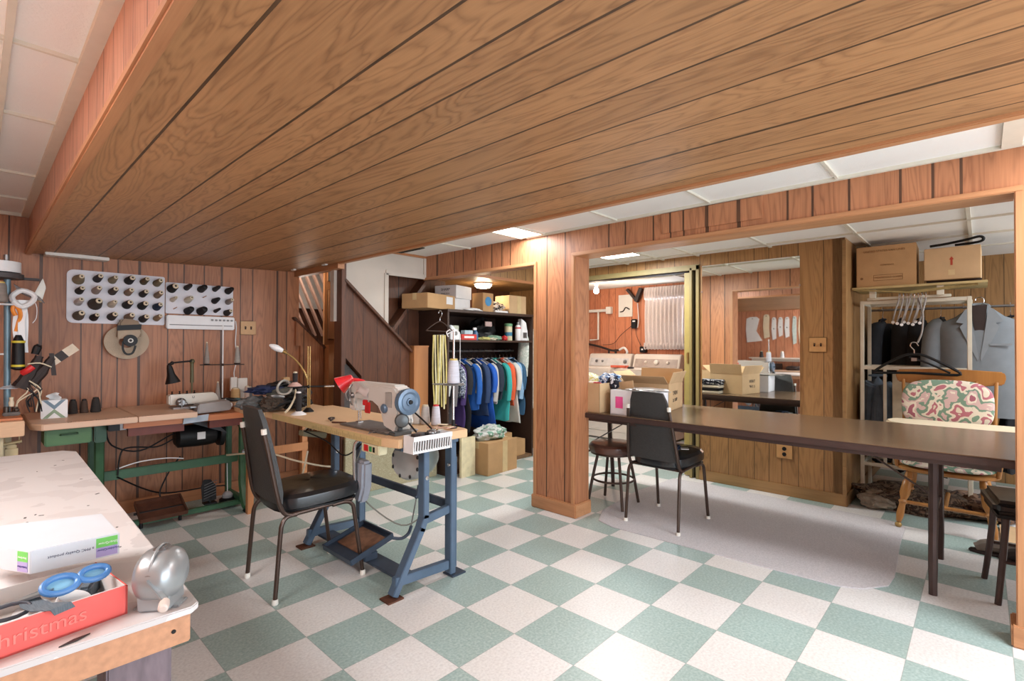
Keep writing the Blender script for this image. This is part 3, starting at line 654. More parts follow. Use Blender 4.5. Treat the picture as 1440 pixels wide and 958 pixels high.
for k in range(6): L(MB().bar((-.425, 2.638-.002*k, .10+.02*k), (-.345, 2.636-.002*k, .125+.02*k), .004, .004), 'rib', mat('rib_grey', srgb(90, 90, 92), .6) if k == 0 else bpy.data.materials['rib_grey'])
q = MB(); q.cyl((-.38, 2.66, .055), (-.38, 2.66, .11), .012); q.b2(-.42, -.34, 2.63, 2.70, .055, .065); L(q, 'stand', M_black)
t = thing('float_weight', 'small grey and black foot button by the right green leg', 'weight', (-.245, 2.72, 0))
L(MB().lathe([(.05, 0), (.055, .01), (.055, .05), (.04, .06)], (-.245, 2.72, .0), n=20), 'base', M_black)
L(MB().lathe([(.034, .06), (.036, .08), (.022, .10), (0, .104)], (-.245, 2.72, .0), n=20), 'button', mat('button_silver', srgb(176, 176, 178), .35, .3))
L(MB().tube([(-.245, 2.72, .1), (-.25, 2.71, .2), (-.255, 2.70, .32)], .003, 6), 'rod', M_gasket)
for i, pts in enumerate([[(-.98, 2.66, .68), (-.95, 2.65, .56), (-.8, 2.66, .50), (-.62, 2.68, .58), (-.5, 2.7, .62)], [(-.92, 2.64, .36), (-.9, 2.66, .5), (-.85, 2.66, .53), (-.7, 2.68, .51), (-.6, 2.69, .55)], [(-.92, 2.65, .35), (-.75, 2.72, .22), (-.6, 2.8, .15), (-.35, 2.85, .13), (-.22, 2.84, .12)], [(-.92, 2.66, .40), (-.8, 2.645, .43), (-.65, 2.645, .43), (-.55, 2.65, .41)]]):
    o = MB().tube(pts, .005 if i < 3 else .004, 8, 5).build('cable', M_black if i < 3 else M_gasket)
    tag(o, ['thick black cable looping under the pale sewing table top', 'thin black cable hanging from the green beam to the motor', 'black cable trailing low along the wall behind the treadle', 'pale cable lying along the green cross beam'][i], 'cable')
# sewing machine head on the union table
M_mach = mat('machine_ivory', srgb(214, 208, 196), .35, var=.03)
M_mgrey = mat('machine_grey_metal', srgb(150, 142, 138), .4, .3, var=.06)
t = thing('sewing_machine', 'low cream industrial sewing machine on the far wall table', 'sewing machine', (-.47, 2.62, TZ))
q = MB(); q.prism([(-.63, 2.58), (-.37, 2.58), (-.37, 2.70), (-.63, 2.70)], .012, Matrix.Translation((0, 0, TZ+.0))); L(q, 'bed', M_mgrey)
q = MB(); q.prism([(-.645, .79), (-.645, .862), (-.36, .862), (-.335, .815), (-.335, .79)], .075, Matrix.Translation((0, 2.70, 0)) @ Matrix.Rotation(pi/2, 4, 'X'), bev=.008); L(q, 'arm', M_mach)
q = MB(); q.prism([(-.52, .736), (-.51, .80), (-.32, .815), (-.30, .775), (-.31, .745)], .12, Matrix.Translation((0, 2.58, 0)) @ Matrix.Rotation(pi/2, 4, 'X'), bev=.006); L(q, 'cylinder_cover', M_mgrey)
q = MB(); q.lathe([(.03, 0), (.032, .02), (.02, .04)], (-.585, 2.60, .81), (0, -1, 0), 12); q.ball((-.60, 2.57, .82), .018); q.ball((-.56, 2.575, .80), .014); q.cyl((-.585, 2.56, .84), (-.585, 2.56, .77), .004); q.b2(-.55, -.46, 2.50, 2.54, .775, .785); L(q, 'needle_works', M_steel)
for k in range(4): L(MB().lathe([(.006, 0), (.008, .004), (.003, .012), (.007, .02), (0, .024)], (-.62+.045*k, 2.66, .86), n=10), 'tension_post', M_black)
L(MB().lathe([(.016, 0), (.02, .01), (.016, .025)], (-.30, 2.55, .77), (1, 0, 0), 14), 'end_knob', M_gasket)
text('machine_mark', 'U', .022, frame((-.50, 2.6225, .838), (1, 0, 0), (0, 0, 1)), M_ink, t)
# black articulated lamp
t = thing('desk_lamp', 'black articulated lamp hanging over the cream sewing machine', 'desk lamp', (-.47, 2.78, TZ))
M_ol = mat('aged_bronze', srgb(92, 88, 62), .5, .3)
L(MB().lathe([(.03, 0), (.03, .012), (.01, .02)], (-.47, 2.78, TZ), n=16), 'base', M_black)
L(MB().cyl((-.47, 2.78, TZ+.01), (-.47, 2.78, .93), .006).cyl((-.47, 2.78, .93), (-.47, 2.78, 1.08), .012).ball((-.47, 2.78, 1.085), .018), 'pole', M_ol)
L(MB().cyl((-.465, 2.77, 1.09), (-.60, 2.75, 1.078), .006).ball((-.60, 2.75, 1.077), .013).cyl((-.60, 2.75, 1.077), (-.622, 2.74, 1.066), .01), 'arm', M_black)
L(MB().lathe([(.012, 0), (.018, .02), (.024, .07), (.046, .125), (.047, .13), (.022, .07), (.014, .02)], (-.622, 2.74, 1.065), (.20, 0, -1), 22), 'lamp_shade', M_black)
# thread stand with three cones
M_grayth = (150, 142, 136)
t = thing('thread_stand', 'tall pale thread stand with a dark crossbar beside the strip lamp', 'thread stand', (-.245, 2.85, TZ))
L(MB().lathe([(.03, 0), (.03, .01), (.008, .014)], (-.245, 2.85, TZ), n=16).cyl((-.245, 2.85, TZ), (-.245, 2.85, 1.36), .005), 'pole', M_gasket)
L(MB().cyl((-.40, 2.85, 1.055), (-.09, 2.85, 1.052), .004).ball((-.245, 2.85, 1.053), .011), 'crossbar', mat('dark_bar', srgb(60, 44, 36), .5))
for k, (xx, nm) in enumerate(((-.355, 'left'), (-.142, 'right'))):
    L(MB().lathe([(.022, 0), (.024, .004), (.006, .006)], (xx, 2.85, 1.057), n=16), 'spool_seat', M_black)
cone('thread_cone', 'thin tall grey thread cone at the left end of the crossbar', (-.355, 2.85, 1.064), (0, 0, 1), .019, .007, .155, (150, 140, 132), 'grey cones on the thread stand')
cone('thread_cone', 'pale grey thread cone at the right end of the crossbar', (-.142, 2.85, 1.064), (0, 0, 1), .022, .012, .125, (164, 158, 150), 'grey cones on the thread stand')
cone('thread_cone', 'slim silver thread cone standing behind the cream machine', (-.275, 2.86, TZ+.0), (0, 0, 1), .022, .008, .15, (160, 150, 142), 'grey cones on the thread stand')
# things at the right end of that table
o = MB().b2(-.235, -.05, 2.62, 3.0, TZ-.03, TZ+.012, bev=.003).build('small_board', M_tabA); tag(o, 'small pale wooden board bridging the two sewing tables', 'board')
cone('thread_cone', 'wide cream thread spool behind the small wooden board', (-.155, 2.84, TZ+.012), (0, 0, 1), .034, .030, .085, (206, 172, 122), 'spools behind the small board')
cone('thread_cone', 'white and pink thread spool next to the cream one', (-.092, 2.78, TZ+.012), (0, 0, 1), .018, .016, .10, (200, 180, 170), 'spools behind the small board')
cone('thread_cone', 'steel grey thread spool nearest the dark clothes pile', (-.055, 2.84, TZ+.012), (0, 0, 1), .024, .020, .088, (104, 104, 108), 'spools behind the small board')
t = thing('paper_card', 'two white folded cards standing above the spools at the wall', 'cards', (-.10, 2.95, TZ+.012))
MB().box((-.035, .0, .115), (.05, .02, .11), rz=.15, bev=.002).box((-.035, 0, .03), (.03, .015, .06)).build('left_card', M_white, t)
MB().box((.03, -.005, .108), (.07, .02, .105), rz=-.1, bev=.002).box((.03, 0, .03), (.04, .015, .06)).build('right_card', M_white, t)
t = thing('pincushion', 'dark wrist pincushion lying between the machine and the spools', 'pincushion', (-.235, 2.74, TZ+.0))
MB().tube([(-.06, 0, .02), (-.02, -.03, .03), (.04, -.03, .02), (.08, 0, .02), (.03, .03, .025), (-.04, .025, .03)], .012, 8, 3).build('strap', M_black, t)
MB().ball((-.02, -.02, .028), .02, sc=(1.3, 1, .7)).build('cushion', M_gasket, t); MB().ball((.05, -.02, .026), .018, sc=(1.6, 1, .7)).build('clip', mat('teal_dark', srgb(60, 92, 96), .5), t)

# items on the left end: tissue box, three dark cones
t = thing('tissue_box', 'white tissue box with blue and green cross bands at the table end', 'tissue box', (-1.225, 2.66, TZ), R(-4))
MB().box((0, 0, .055), (.12, .10, .11), bev=.003).build('box', M_gasket, t)
mb_, mg_ = mat('band_blue', srgb(120, 142, 158), .6), mat('band_green', srgb(140, 160, 132), .6)
MB().prism([(-.052, .109), (-.03, .109), (0, .078), (.03, .109), (.052, .109), (0, .052)], .001, Matrix.Translation((0, -.0502, 0)) @ Matrix.Rotation(pi/2, 4, 'X')).build('upper_band', mb_, t)
MB().prism([(-.052, .002), (0, .056), (.052, .002), (.03, .002), (0, .034), (-.03, .002)], .001, Matrix.Translation((0, -.0504, 0)) @ Matrix.Rotation(pi/2, 4, 'X')).build('lower_band', mg_, t)
def tis(u, v): return Vector((-.03+.055*u+.008*sin(6*v), .01*sin(5*u)+.012*cos(4*v), .108+.045*v*(1-.5*abs(u-.7))))
MB().sheet(tis, 8, 8, .001).build('tissue', M_gasket, t)
for k, (xx, r_, h_, c_, nm) in enumerate(((-1.125, .026, .082, (52, 44, 40), 'charcoal thread cone next to the tissue box'), (-1.070, .023, .080, (72, 54, 44), 'brown thread cone between two darker ones'), (-1.012, .029, .088, (44, 40, 38), 'broad black thread cone, right of three by the tissue box'))):
    cone('thread_cone', nm, (xx, 2.80, TZ), (0, 0, 1), r_, r_*.66, h_, c_, 'dark cones by the tissue box', parts=True, core=M_black)

# ---------------- far left small table with the blue pole
t = thing('side_table', 'pinkish wooden machine table cut off by the left picture edge', 'table', (-1.62, 2.45, 0))
L(MB().b2(-1.95, -1.372, 2.28, 2.92, .72, .80, bev=.003), 'top', mat('pale_pine', srgb(218, 176, 138), .5, var=.06, stretch=(1, 1, 12)))
L(MB().b2(-1.95, -1.376, 2.34, 2.92, .80, .812, bev=.003), 'mat_board', M_orange)
for xx, yy in ((-1.90, 2.34), (-1.47, 2.34), (-1.9, 2.86), (-1.42, 2.86)):
    L(MB().b2(xx-.02, xx+.02, yy-.02, yy+.02, 0, .72), 'leg', mat('cream_leg', srgb(196, 184, 150), .6) if xx == -1.90 and yy == 2.34 else bpy.data.materials['cream_leg'])
q = MB(); q.b2(-1.435, -1.395, 2.42, 2.46, .40, .66, bev=.004); q.cyl((-1.45, 2.42, .665), (-1.375, 2.42, .675), .008); q.b2(-1.44, -1.39, 2.41, 2.45, .60, .64); q.cyl((-1.44, 2.44, .66), (-1.44, 2.44, .72), .003); q.cyl((-1.385, 2.44, .66), (-1.385, 2.44, .72), .003); L(q, 'screw_clamp', mat('clamp_cream', srgb(190, 170, 130), .5, .2))
M_bpole = mat('blue_grey_pole', srgb(112, 138, 150), .4, .3)
t = thing('blue_pole_stand', 'blue-grey vertical pole hung with scissors, gloves, threads and tape', 'tool stand', (-1.435, 2.60, .812)); t0 = t
L(MB().cyl((-1.428, 2.60, .812), (-1.434, 2.60, 1.62), .015), 'pole', M_bpole)
L(MB().cyl((-1.437, 2.60, 1.60), (-1.439, 2.60, 1.715), .012), 'threaded_end', M_steel)
L(MB().lathe([(.06, 0), (.10, .004), (.10, .03), (.06, .034)], (-1.465, 2.60, 1.575), n=28), 'lower_reel', mat('reel_grey', srgb(74, 68, 68), .6))
L(MB().b2(-1.46, -1.30, 2.585, 2.615, 1.578, 1.592, bev=.003), 'arm', mat('arm_dark', srgb(50, 46, 46), .6))
L(MB().cyl((-1.52, 2.55, 1.43), (-1.41, 2.55, 1.432), .006), 'peg', M_gasket); L(MB().cyl((-1.52, 2.60, 1.15), (-1.42, 2.60, 1.152), .005), 'peg', M_gasket)
L(MB().lathe([(.04, 0), (.04, .004), (.012, .02), (.012, .03)], (-1.425, 2.60, .955), n=18), 'foot_collar', mat('pale_blue_collar', srgb(196, 202, 208), .5))
o = MB().lathe([(.05, 0), (.088, .002), (.088, .062), (.05, .064)], (-1.465, 2.60, 1.611), n=30).build('elastic_reel', M_gasket); tag(o, 'wide white elastic reel on top of the blue pole', 'reel')
cone('thread_cone', 'grey thread cone with a yellow tip at the left picture edge', (-1.468, 2.50, 1.438), (0, 0, 1), .036, .028, .105, (142, 132, 124), 'cones on the blue pole', core=mat('yellow_core', srgb(214, 190, 110), .5))
t = thing('scissors', 'scissors with orange handles hanging from the blue pole', 'scissors', (-1.40, 2.56, 1.28))
q = MB(); q.tube([(0, 0, .0), (.012, 0, .05), (.02, -.004, .09), (.012, -.004, .13), (-.006, 0, .15), (-.012, 0, .12), (0, 0, .09)], .010, 8, 3); q.build('handles', mat('orange_plastic', srgb(232, 140, 46), .4), t)
MB().prism([(-.002, .0), (.012, .0), (.006, -.10), (.0, -.10)], .003, Matrix.Rotation(pi/2, 4, 'X')).build('blade', M_steel, t)
t = thing('white_strap', 'bundle of white fabric tape draped over the blue pole', 'tape', (-1.375, 2.56, 1.18))
def strp(x0, x1, w, ln, ph):
    def fn(u, v): return Vector((x0+(x1-x0)*v+w*(u-.5)+.006*sin(5*v+ph), .012*sin(3*v+ph), .28-ln*v))
    return MB().sheet(fn, 3, 14, .003)
strp(.0, .02, .03, .30, 0).build('strip', M_gasket, t); strp(-.025, -.02, .02, .24, 1.4).build('strip', M_gasket, t); strp(.012, -.004, .028, .26, 2.4).build('strip', M_gasket, t)
MB().tube([(-.035, -.01, .27), (0, -.02, .24), (.04, -.01, .27), (.05, .0, .31), (.0, .01, .335), (-.04, 0, .30), (-.035, -.01, .27)], .014, 8, 3).build('loop', M_gasket, t)
MB().tube([(.05, 0, .28), (.062, 0, .24), (.06, 0, .18), (.045, 0, .15)], .002, 6).build('string', M_gasket, t)
t = thing('grey_glove', 'grey cloth draped at the top of the blue pole under the arm', 'cloth', (-1.37, 2.57, 1.44))
def gl(u, v): return Vector((-.04+.11*u+.02*v, .015*sin(4*u+2*v), .11-.07*u-.045*v*(1-.3*u)))
MB().sheet(gl, 8, 6, .012).build('cloth_fold', mat('grey_cloth', srgb(120, 112, 110), .9, var=.15), t)
t = thing('seam_ripper_case', 'clear case with a yellow tip clipped at the end of the pole arm', 'tool case', (-1.31, 2.58, 1.50))
MB().prism([(-.022, -.02), (.018, -.045), (.036, .04), (.022, .095)], .014, Matrix.Rotation(pi/2, 4, 'X'), bev=.004).build('case', mat('milky_plastic', srgb(208, 206, 196), .25), t)
MB().prism([(-.024, -.022), (.016, -.048), (.02, -.03), (-.018, -.004)], .016, Matrix.Translation((0, .001, 0)) @ Matrix.Rotation(pi/2, 4, 'X')).build('yellow_cap', mat('yellow_cap', srgb(206, 176, 70), .5), t)
# gloves / markers bundle lower down
t = thing('tool_handle', 'black screwdriver handle with two yellow rings on the blue pole', 'tool', (-1.388, 2.55, 1.06))
MB().lathe([(.012, 0), (.03, .01), (.028, .04), (.026, .16), (.018, .185), (.012, .2)], n=18).build('handle', M_black, t)
for z_ in (.02, .155): MB().lathe([(.0295, z_), (.0295, z_+.012)], n=18, cap=False).build('ring', mat('ring_yellow', srgb(214, 196, 60), .5) if z_ < .1 else bpy.data.materials['ring_yellow'], t)
t = thing('dark_bobbin_bundle', 'bundle of dark brown and red handled tools tied to the blue pole', 'tool bundle', (-1.32, 2.55, .96))
M_dk = mat('dark_brown_leather', srgb(46, 34, 32), .6); M_red = mat('red_plastic', srgb(206, 44, 46), .4)
MB().tube([(-.06, 0, 0), (-.03, 0, .06), (.0, 0, .12), (.02, 0, .18)], [.04, .034, .026, .02], 10).build('brown_handle', M_dk, t)
MB().tube([(-.02, .01, .02), (.02, .01, .07), (.055, .01, .13), (.075, .01, .17)], [.036, .03, .022, .018], 10).build('second_handle', M_dk, t)
MB().tube([(-.05, -.02, .085), (-.03, -.035, .10), (-.01, -.035, .12)], .017, 10).build('red_grip', M_red, t)
MB().tube([(.0, 0, .19), (.01, 0, .225), (.02, 0, .245)], [.018, .02, .014], 10).build('black_tip', M_black, t)
MB().tube([(-.03, -.03, .135), (.02, -.04, .14), (.07, -.02, .115)], .004, 6).build('rubber_band', M_core, t)
t = thing('striped_card', 'cream card strip with a dark band and ribbon sticking out of the tools', 'card', (-1.25, 2.56, 1.10))
q = MB(); CM = Matrix.Rotation(R(-40), 4, 'Y')
q.box((.06, 0, 0), (.17, .006, .05)).xf(CM); q.build('card', mat('cream_card', srgb(222, 206, 184), .7), t)
MB().box((.06, -.001, 0), (.045, .0075, .0505)).xf(CM).build('dark_band', M_dk, t)
def rb(u, v): return Vector((-.01+.022*u+.012*v, -.008-.01*v, .055-.13*v))
MB().sheet(rb, 2, 8, .002).build('ribbon', M_dk, t)
t = thing('yarn_tangle', 'tangle of black and cream threads hanging down to the side table', 'threads', (-1.35, 2.53, .83))
for k in range(12):
    a_ = .03*random.uniform(-1, 1); e_ = random.uniform(-.04, .06)
    MB().tube([(a_-.02, .02*random.uniform(-1, 1), .17), (a_+.03, -.01, .12), (e_, -.02*random.random(), .06), (e_+.01*random.uniform(-2, 2), 0, -.01 if k % 2 else .02)], .0035, 6, 3).build('strand', [M_dk, M_core, M_black][k % 3], t)
t = thing('thread_snips', 'small metal presser mechanism with a cream knob on the side table', 'mechanism', (-1.415, 2.50, .812))
MB().b2(-.035, .035, -.03, .03, 0, .02, bev=.004).cyl((-.02, 0, .02), (-.02, 0, .05), .012).cyl((.015, .01, .02), (.015, .01, .045), .014).ball((.02, -.02, .03), .012).build('mechanism_body', mat('dark_works', srgb(84, 76, 70), .4, .7), t)
MB().lathe([(.010, .05), (.012, .07), (.008, .085), (.010, .1), (0, .104)], (.0, 0, 0), n=12).build('knob', M_core, t)
# ================================================================== MACHINE TABLE WITH BLUE STEEL STAND
M_blue = mat('stand_blue_grey', srgb(88, 108, 130), .42, .25, var=.10, scale=14)
M_blued = mat('stand_dark_blue', srgb(62, 74, 90), .45, .3, var=.12)
M_maple = wood('table_maple', srgb(206, 166, 122), srgb(228, 192, 150), 'X', 'Y', ring=8, figure=.35)
M_edgey = mat('table_edge_ruler', srgb(208, 186, 132), .55, var=.06)
t = thing('machine_table', 'blonde wooden sewing machine table on a blue-grey steel stand', 'sewing table', (0, 1.2, 0))
MT = .765
q = MB(); q.prism([(-.225, 2.06), (-.225, .66), (-.195, .56), (.235, .56), (.25, .60), (.25, 2.06)], .042, Matrix.Translation((0, 0, MT-.042)), bev=.003); L(q, 'top', M_maple)
q = MB(); q.prism([(-.2262, 1.95), (-.2262, .66), (-.2255, .66), (-.2255, 1.95)], .036, Matrix.Translation((0, 0, MT-.039))); L(q, 'edge_tape', M_edgey, smooth=False)
q = MB()
for k in range(60): q.b2(-.2268, -.2262, .67+.012*k, .6712+.012*k, MT-.036, MT-.036+(.016 if k % 5 else .026))
L(q, 'ruler_marks', mat('ruler_ink', srgb(120, 100, 60), .7), smooth=False)
for yy, nm in ((.62, 'near'), (1.53, 'far')):
    q = MB()
    sec = .030
    q.bar((-.005, yy, .34), (-.005, yy, .70), .05, .034, bev=.003); L(q, 'front_leg', M_blue)
    q = MB(); q.bar((.0, yy, .36), (-.03, yy, .28), .05, .034, bev=.003); q.bar((-.022, yy, .30), (-.185, yy, .012), .05, .034, bev=.003); L(q, 'splayed_foot', M_blue)
    q = MB(); q.bar((.17, yy, .01), (.17, yy, .70), .052, .036, bev=.003); q.b2(.192, .197, yy-.02, yy+.02, .04, .62); L(q, 'rear_leg', M_blue)
    q = MB(); q.bar((-.18, yy, .075), (.15, yy, .06), .035, .045, bev=.003); L(q, 'lower_rail', M_blue)
    q = MB(); q.bar((.0, yy, .33), (.155, yy, .35), .03, .042, bev=.003); L(q, 'middle_rail', M_blue)
    q = MB(); q.b2(-.16, .20, yy-.03, yy+.03, .70, .722, bev=.003); L(q, 'top_plate', M_blue)
    q = MB(); q.b2(-.235, -.15, yy-.042, yy+.035, 0, .008); L(q, 'foot_plate', M_rust)
    q = MB(); q.b2(.15, .24, yy-.045, yy+.035, 0, .008); L(q, 'foot_plate', M_blued)
    L(MB().lathe([(.011, 0), (.011, .012), (0, .013)], (-.005, yy-.018, .545), (0, -1, 0), 12), 'bolt', M_chrome)
    L(MB().lathe([(.008, 0), (.008, .010), (0, .011)], (.145, yy-.02, .585), (-1, 0, 0), 10), 'bolt', M_chrome)
q = MB(); q.b2(.165, .185, .64, 1.51, .34, .385, bev=.002); L(q, 'back_cross_rail', M_blued)
q = MB(); q.b2(-.12, -.02, .63, 1.52, .045, .058, bev=.002); L(q, 'treadle_crossbar', M_blued)
t = thing('foot_treadle', 'dark steel treadle plate with a worn brown cork pad under the blonde table', 'treadle', (-.08, 1.08, .0))
TR = Matrix.Translation((-.10, 1.08, .115)) @ Matrix.Rotation(R(-16), 4, 'Y')
L(MB().box((0, 0, 0), (.26, .30, .010), bev=.003).xf(TR), 'plate', M_blued)
q = MB(); q.box((0, -.15, .012), (.26, .008, .03)).box((0, .15, .012), (.26, .008, .03)).box((-.13, 0, .012), (.008, .30, .03)).box((.13, 0, .012), (.008, .30, .03)); q.xf(TR); L(q, 'rim', M_blued)
L(MB().box((.02, 0, .008), (.16, .24, .006)).xf(TR), 'worn_pad', mat('worn_cork', srgb(120, 84, 62), .8, var=.3, scale=26))
L(MB().tube([(.02, .93, .15), (.06, .90, .145), (.09, .88, .17), (.10, .87, .21)], .009, 8), 'lug', M_blued)
L(MB().b2(-.14, -.06, .95, 1.2, .058, .10, bev=.004), 'hinge_block', M_blued)
t = thing('pull_rod', 'thin steel rod linking the treadle to the motor lever', 'rod', (.09, .85, .22))
L(MB().cyl((.10, .87, .215), (.125, .80, .56), .004), 'rod', M_steel)
L(MB().cyl((.112, .835, .38), (.1165, .825, .44), .008).ball((.1105, .838, .375), .011), 'clamp', M_blued)
# motor
t = thing('sewing_motor', 'round grey clutch motor under the near end of the blonde table', 'motor', (.12, .86, .50))
M_motg = mat('motor_grey_green', srgb(128, 138, 134), .4, .3, var=.06); M_motl = mat('motor_light_grey', srgb(176, 178, 176), .4, .35, var=.06)
AX = (.95, .25, 0)
q = MB(); q.lathe([(.02, -.03), (.07, -.02), (.098, .01), (.102, .05), (.102, .10), (.085, .15), (.05, .17), (.0, .175)], (.03, .78, .60), (.93, .37, 0), 28); L(q, 'motor_body', M_motg)
q = MB(); q.lathe([(.06, -.055), (.085, -.05), (.10, -.03), (.104, .0), (.104, .008)], (.03, .78, .60), (.93, .37, 0), 28); L(q, 'end_bell', M_motl)
for k in range(8):
    a_ = 2*pi*k/8; q = MB(); qq = Vector((0, 0, 1)).rotation_difference(Vector((.93, .37, 0)).normalized())
    c_ = Vector((.03, .78, .60)) + qq @ Vector((.08*cos(a_), .08*sin(a_), -.052)); q.ball(c_, .009, 8, (1, .6, 1.2)); L(q, 'vent_hole', M_hole)
L(MB().b2(.02, .20, .80, 1.0, .695, .722, bev=.004).b2(.06, .10, .84, .9, .66, .70), 'mount', M_blued)
L(MB().cyl((.02, .76, .56), (.14, .80, .565), .007).ball((.02, .76, .56), .012).cyl((-.02, .78, .66), (.02, .76, .56), .006), 'clutch_lever', M_steel)
o = MB().tube([(.14, .92, .52), (.16, .80, .40), (.12, .78, .30), (.02, .85, .24), (-.10, 1.0, .36), (-.15, 1.05, .5), (-.13, 1.0, .66)], .004, 8, 5).build('motor_cable', mat('cable_grey', srgb(120, 120, 112), .5)); tag(o, 'grey motor cable sagging in a loop between the blue legs', 'cable')
o = MB().tube([(-.22, 1.5, .70), (-.18, 1.3, .66), (-.16, 1.15, .60), (-.14, 1.05, .64), (-.10, 1.0, .71)], .004, 8, 5).build('switch_cable', M_black); tag(o, 'black cable drooping under the left edge of the blonde table', 'cable')
t = thing('switch_box', 'cream motor switch box with red and green buttons under the table edge', 'switch', (-.19, .80, .67))
L(MB().b2(-.215, -.165, .70, .86, .672, .722, bev=.004), 'box', mat('switch_cream', srgb(222, 214, 178), .45))
L(MB().b2(-.2175, -.2145, .795, .835, .68, .712, bev=.001), 'red_button', M_red)
L(MB().b2(-.2175, -.2145, .762, .786, .682, .708, bev=.001), 'green_button', mat('button_green', srgb(70, 150, 90), .4))
L(MB().b2(-.2175, -.2145, .735, .752, .682, .708, bev=.001), 'black_button', M_black)
t = thing('knee_lifter', 'grey padded knee lifter on a bent steel rod below the table', 'knee lifter', (-.20, 1.0, .36))
L(MB().tube([(-.12, .98, .715), (-.16, .99, .70), (-.175, 1.0, .66), (-.172, 1.0, .50), (-.175, 1.0, .42)], .009, 8, 4), 'rod', M_chrome)
q = MB(); q.prism([(-.058, .17), (.054, .175), (.060, .06), (.036, -.05), (-.016, -.06), (-.052, .03)], .06, Matrix.Translation((-.155, 1.0, .42)) @ Matrix.Rotation(pi/2, 4, 'Z') @ Matrix.Rotation(pi/2, 4, 'X'), bev=.014); L(q, 'pad', mat('knee_pad_grey', srgb(152, 156, 166), .8, var=.08))
# white basket hooked on the near end
t = thing('plastic_basket', 'white slotted plastic basket hung on the near edge of the blonde table', 'basket', (.0, .48, .70))
q = MB(); x0, x1, y0, y1, z0, z1 = -.175, .055, .475, .555, .705, .785
q.b2(x0+.01, x1-.01, y0+.008, y1, z0, z0+.004)
q.b2(x0, x1, y0-.004, y0+.002, z1-.022, z1); q.b2(x0+.006, x1-.006, y0+.004, y0+.008, z0, z0+.012)
q.b2(x0, x0+.004, y0, y1, z0, z1); q.b2(x1-.004, x1, y0, y1, z0, z1); q.b2(x0, x1, y1-.003, y1, z0, z1)
for k in range(15):
    xx = x0+.012+(x1-x0-.024)*k/14; q.bar((xx, y0+.005, z0+.006), (xx, y0-.001, z1-.02), .0075, .004)
L(q, 'basket_body', M_gasket)
L(MB().ball((-.045, .50, .79), .022, 14, (1.2, 1, .75)).ball((-.045, .482, .794), .009), 'bobbin_case', M_steel)
L(MB().b2(x0+.008, x1-.008, .490, .548, .706, .765, bev=.004), 'dark_filler', M_dk)  # dark block added so the basket slots read dark
for k in range(5): L(MB().box((-.13+.03*k, .52, .775+.004*(k % 2)), (.03, .03, .03), rz=.4*k), 'scrap', [M_dk, M_steel, M_black][k % 3])

# the sewing machine
M_mg = mat('machine_warm_grey', srgb(214, 211, 204), .38, var=.03, scale=8)
M_wheel = mat('hand_wheel_blue', srgb(104, 126, 148), .35, .3, var=.05)
t = thing('industrial_sewing_machine', 'grey industrial sewing machine with a blue hand wheel on the blonde table', 'sewing machine', (0, .95, MT))
# machine lies along y: hand wheel at the near end (small y), needle at the far end
q = MB(); q.b2(-.17, .02, .70, 1.17, MT, MT+.010, bev=.003); L(q, 'bed_plate', M_steel)
q = MB(); q.prism([(.70, MT+.01), (.72, MT+.02), (.82, MT+.02), (.85, MT+.09), (.86, .90), (.92, .925), (1.10, .93), (1.11, .87), (1.14, .86), (1.165, .90), (1.17, .985), (1.14, 1.005), (.72, 1.0), (.695, .975), (.69, .86), (.70, .82)], .095, Matrix.Translation((-.115, 0, 0)) @ Matrix.Rotation(pi/2, 4, 'Z') @ Matrix.Rotation(pi/2, 4, 'X') @ Matrix.Scale(1, 4), bev=.014); L(q, 'arm_and_pillar', M_mg)
q = MB(); q.b2(-.112, -.03, 1.10, 1.172, .845, 1.0, bev=.010); L(q, 'needle_head', M_mg)
q = MB(); q.b2(-.118, -.112, .74, .80, .89, .97, bev=.004); L(q, 'side_cover', mat('machine_seam', srgb(168, 164, 158), .4))
q = MB(); q.b2(-.10, -.035, .74, 1.10, .998, 1.006, bev=.003); L(q, 'top_cover', M_mg)
q = MB(); q.lathe([(.05, -.012), (.062, -.01), (.064, .002), (.056, .006), (.064, .010), (.068, .018), (.066, .03), (.05, .034), (.04, .028), (.02, .030), (.018, .038), (0, .04)], (-.068, .686, .925), (0, -1, 0), 30); L(q, 'hand_wheel', M_wheel)
L(MB().lathe([(.012, .038), (.010, .046), (0, .047)], (-.068, .686, .925), (0, -1, 0), 12), 'wheel_nut', M_black)
L(MB().lathe([(.022, 0), (.024, .012), (.018, .018), (0, .019)], (-.115, .80, .885), (-1, 0, 0), 20), 'stitch_dial', M_wheel)
L(MB().lathe([(.034, 0), (.036, .01), (.030, .022), (.012, .026), (0, .026)], (-.10, .675, .835), (-.55, -.83, 0), 20).b2(-.16, -.06, .645, .70, MT+.0, MT+.018, bev=.003).cyl((-.105, .68, .83), (-.10, .69, .775), .012), 'bobbin_winder', mat('winder_dark', srgb(96, 102, 104), .4, .5))
L(MB().cyl((-.075, 1.13, .85), (-.075, 1.13, MT+.02), .004).cyl((-.062, 1.13, .85), (-.062, 1.13, MT+.03), .003).b2(-.085, -.055, 1.115, 1.145, MT+.01, MT+.016), 'needle_and_foot', M_chrome)
L(MB().lathe([(.014, 0), (.016, .01), (.006, .02)], (-.112, 1.12, .93), (-1, 0, 0), 14).tube([(-.115, 1.13, .99), (-.13, 1.135, .97), (-.125, 1.13, .93), (-.135, 1.12, .90), (-.12, 1.125, .88)], .005, 6).tube([(-.115, 1.15, .97), (-.14, 1.155, .94), (-.13, 1.15, .90)], .004, 6), 'thread_guides', M_steel)
q = MB(); q.box((-.118, .965, .875), (.008, .05, .06), bev=.003).box((-.118, .99, .90), (.012, .03, .03), rz=.3, bev=.003); L(q, 'red_tag', M_red)
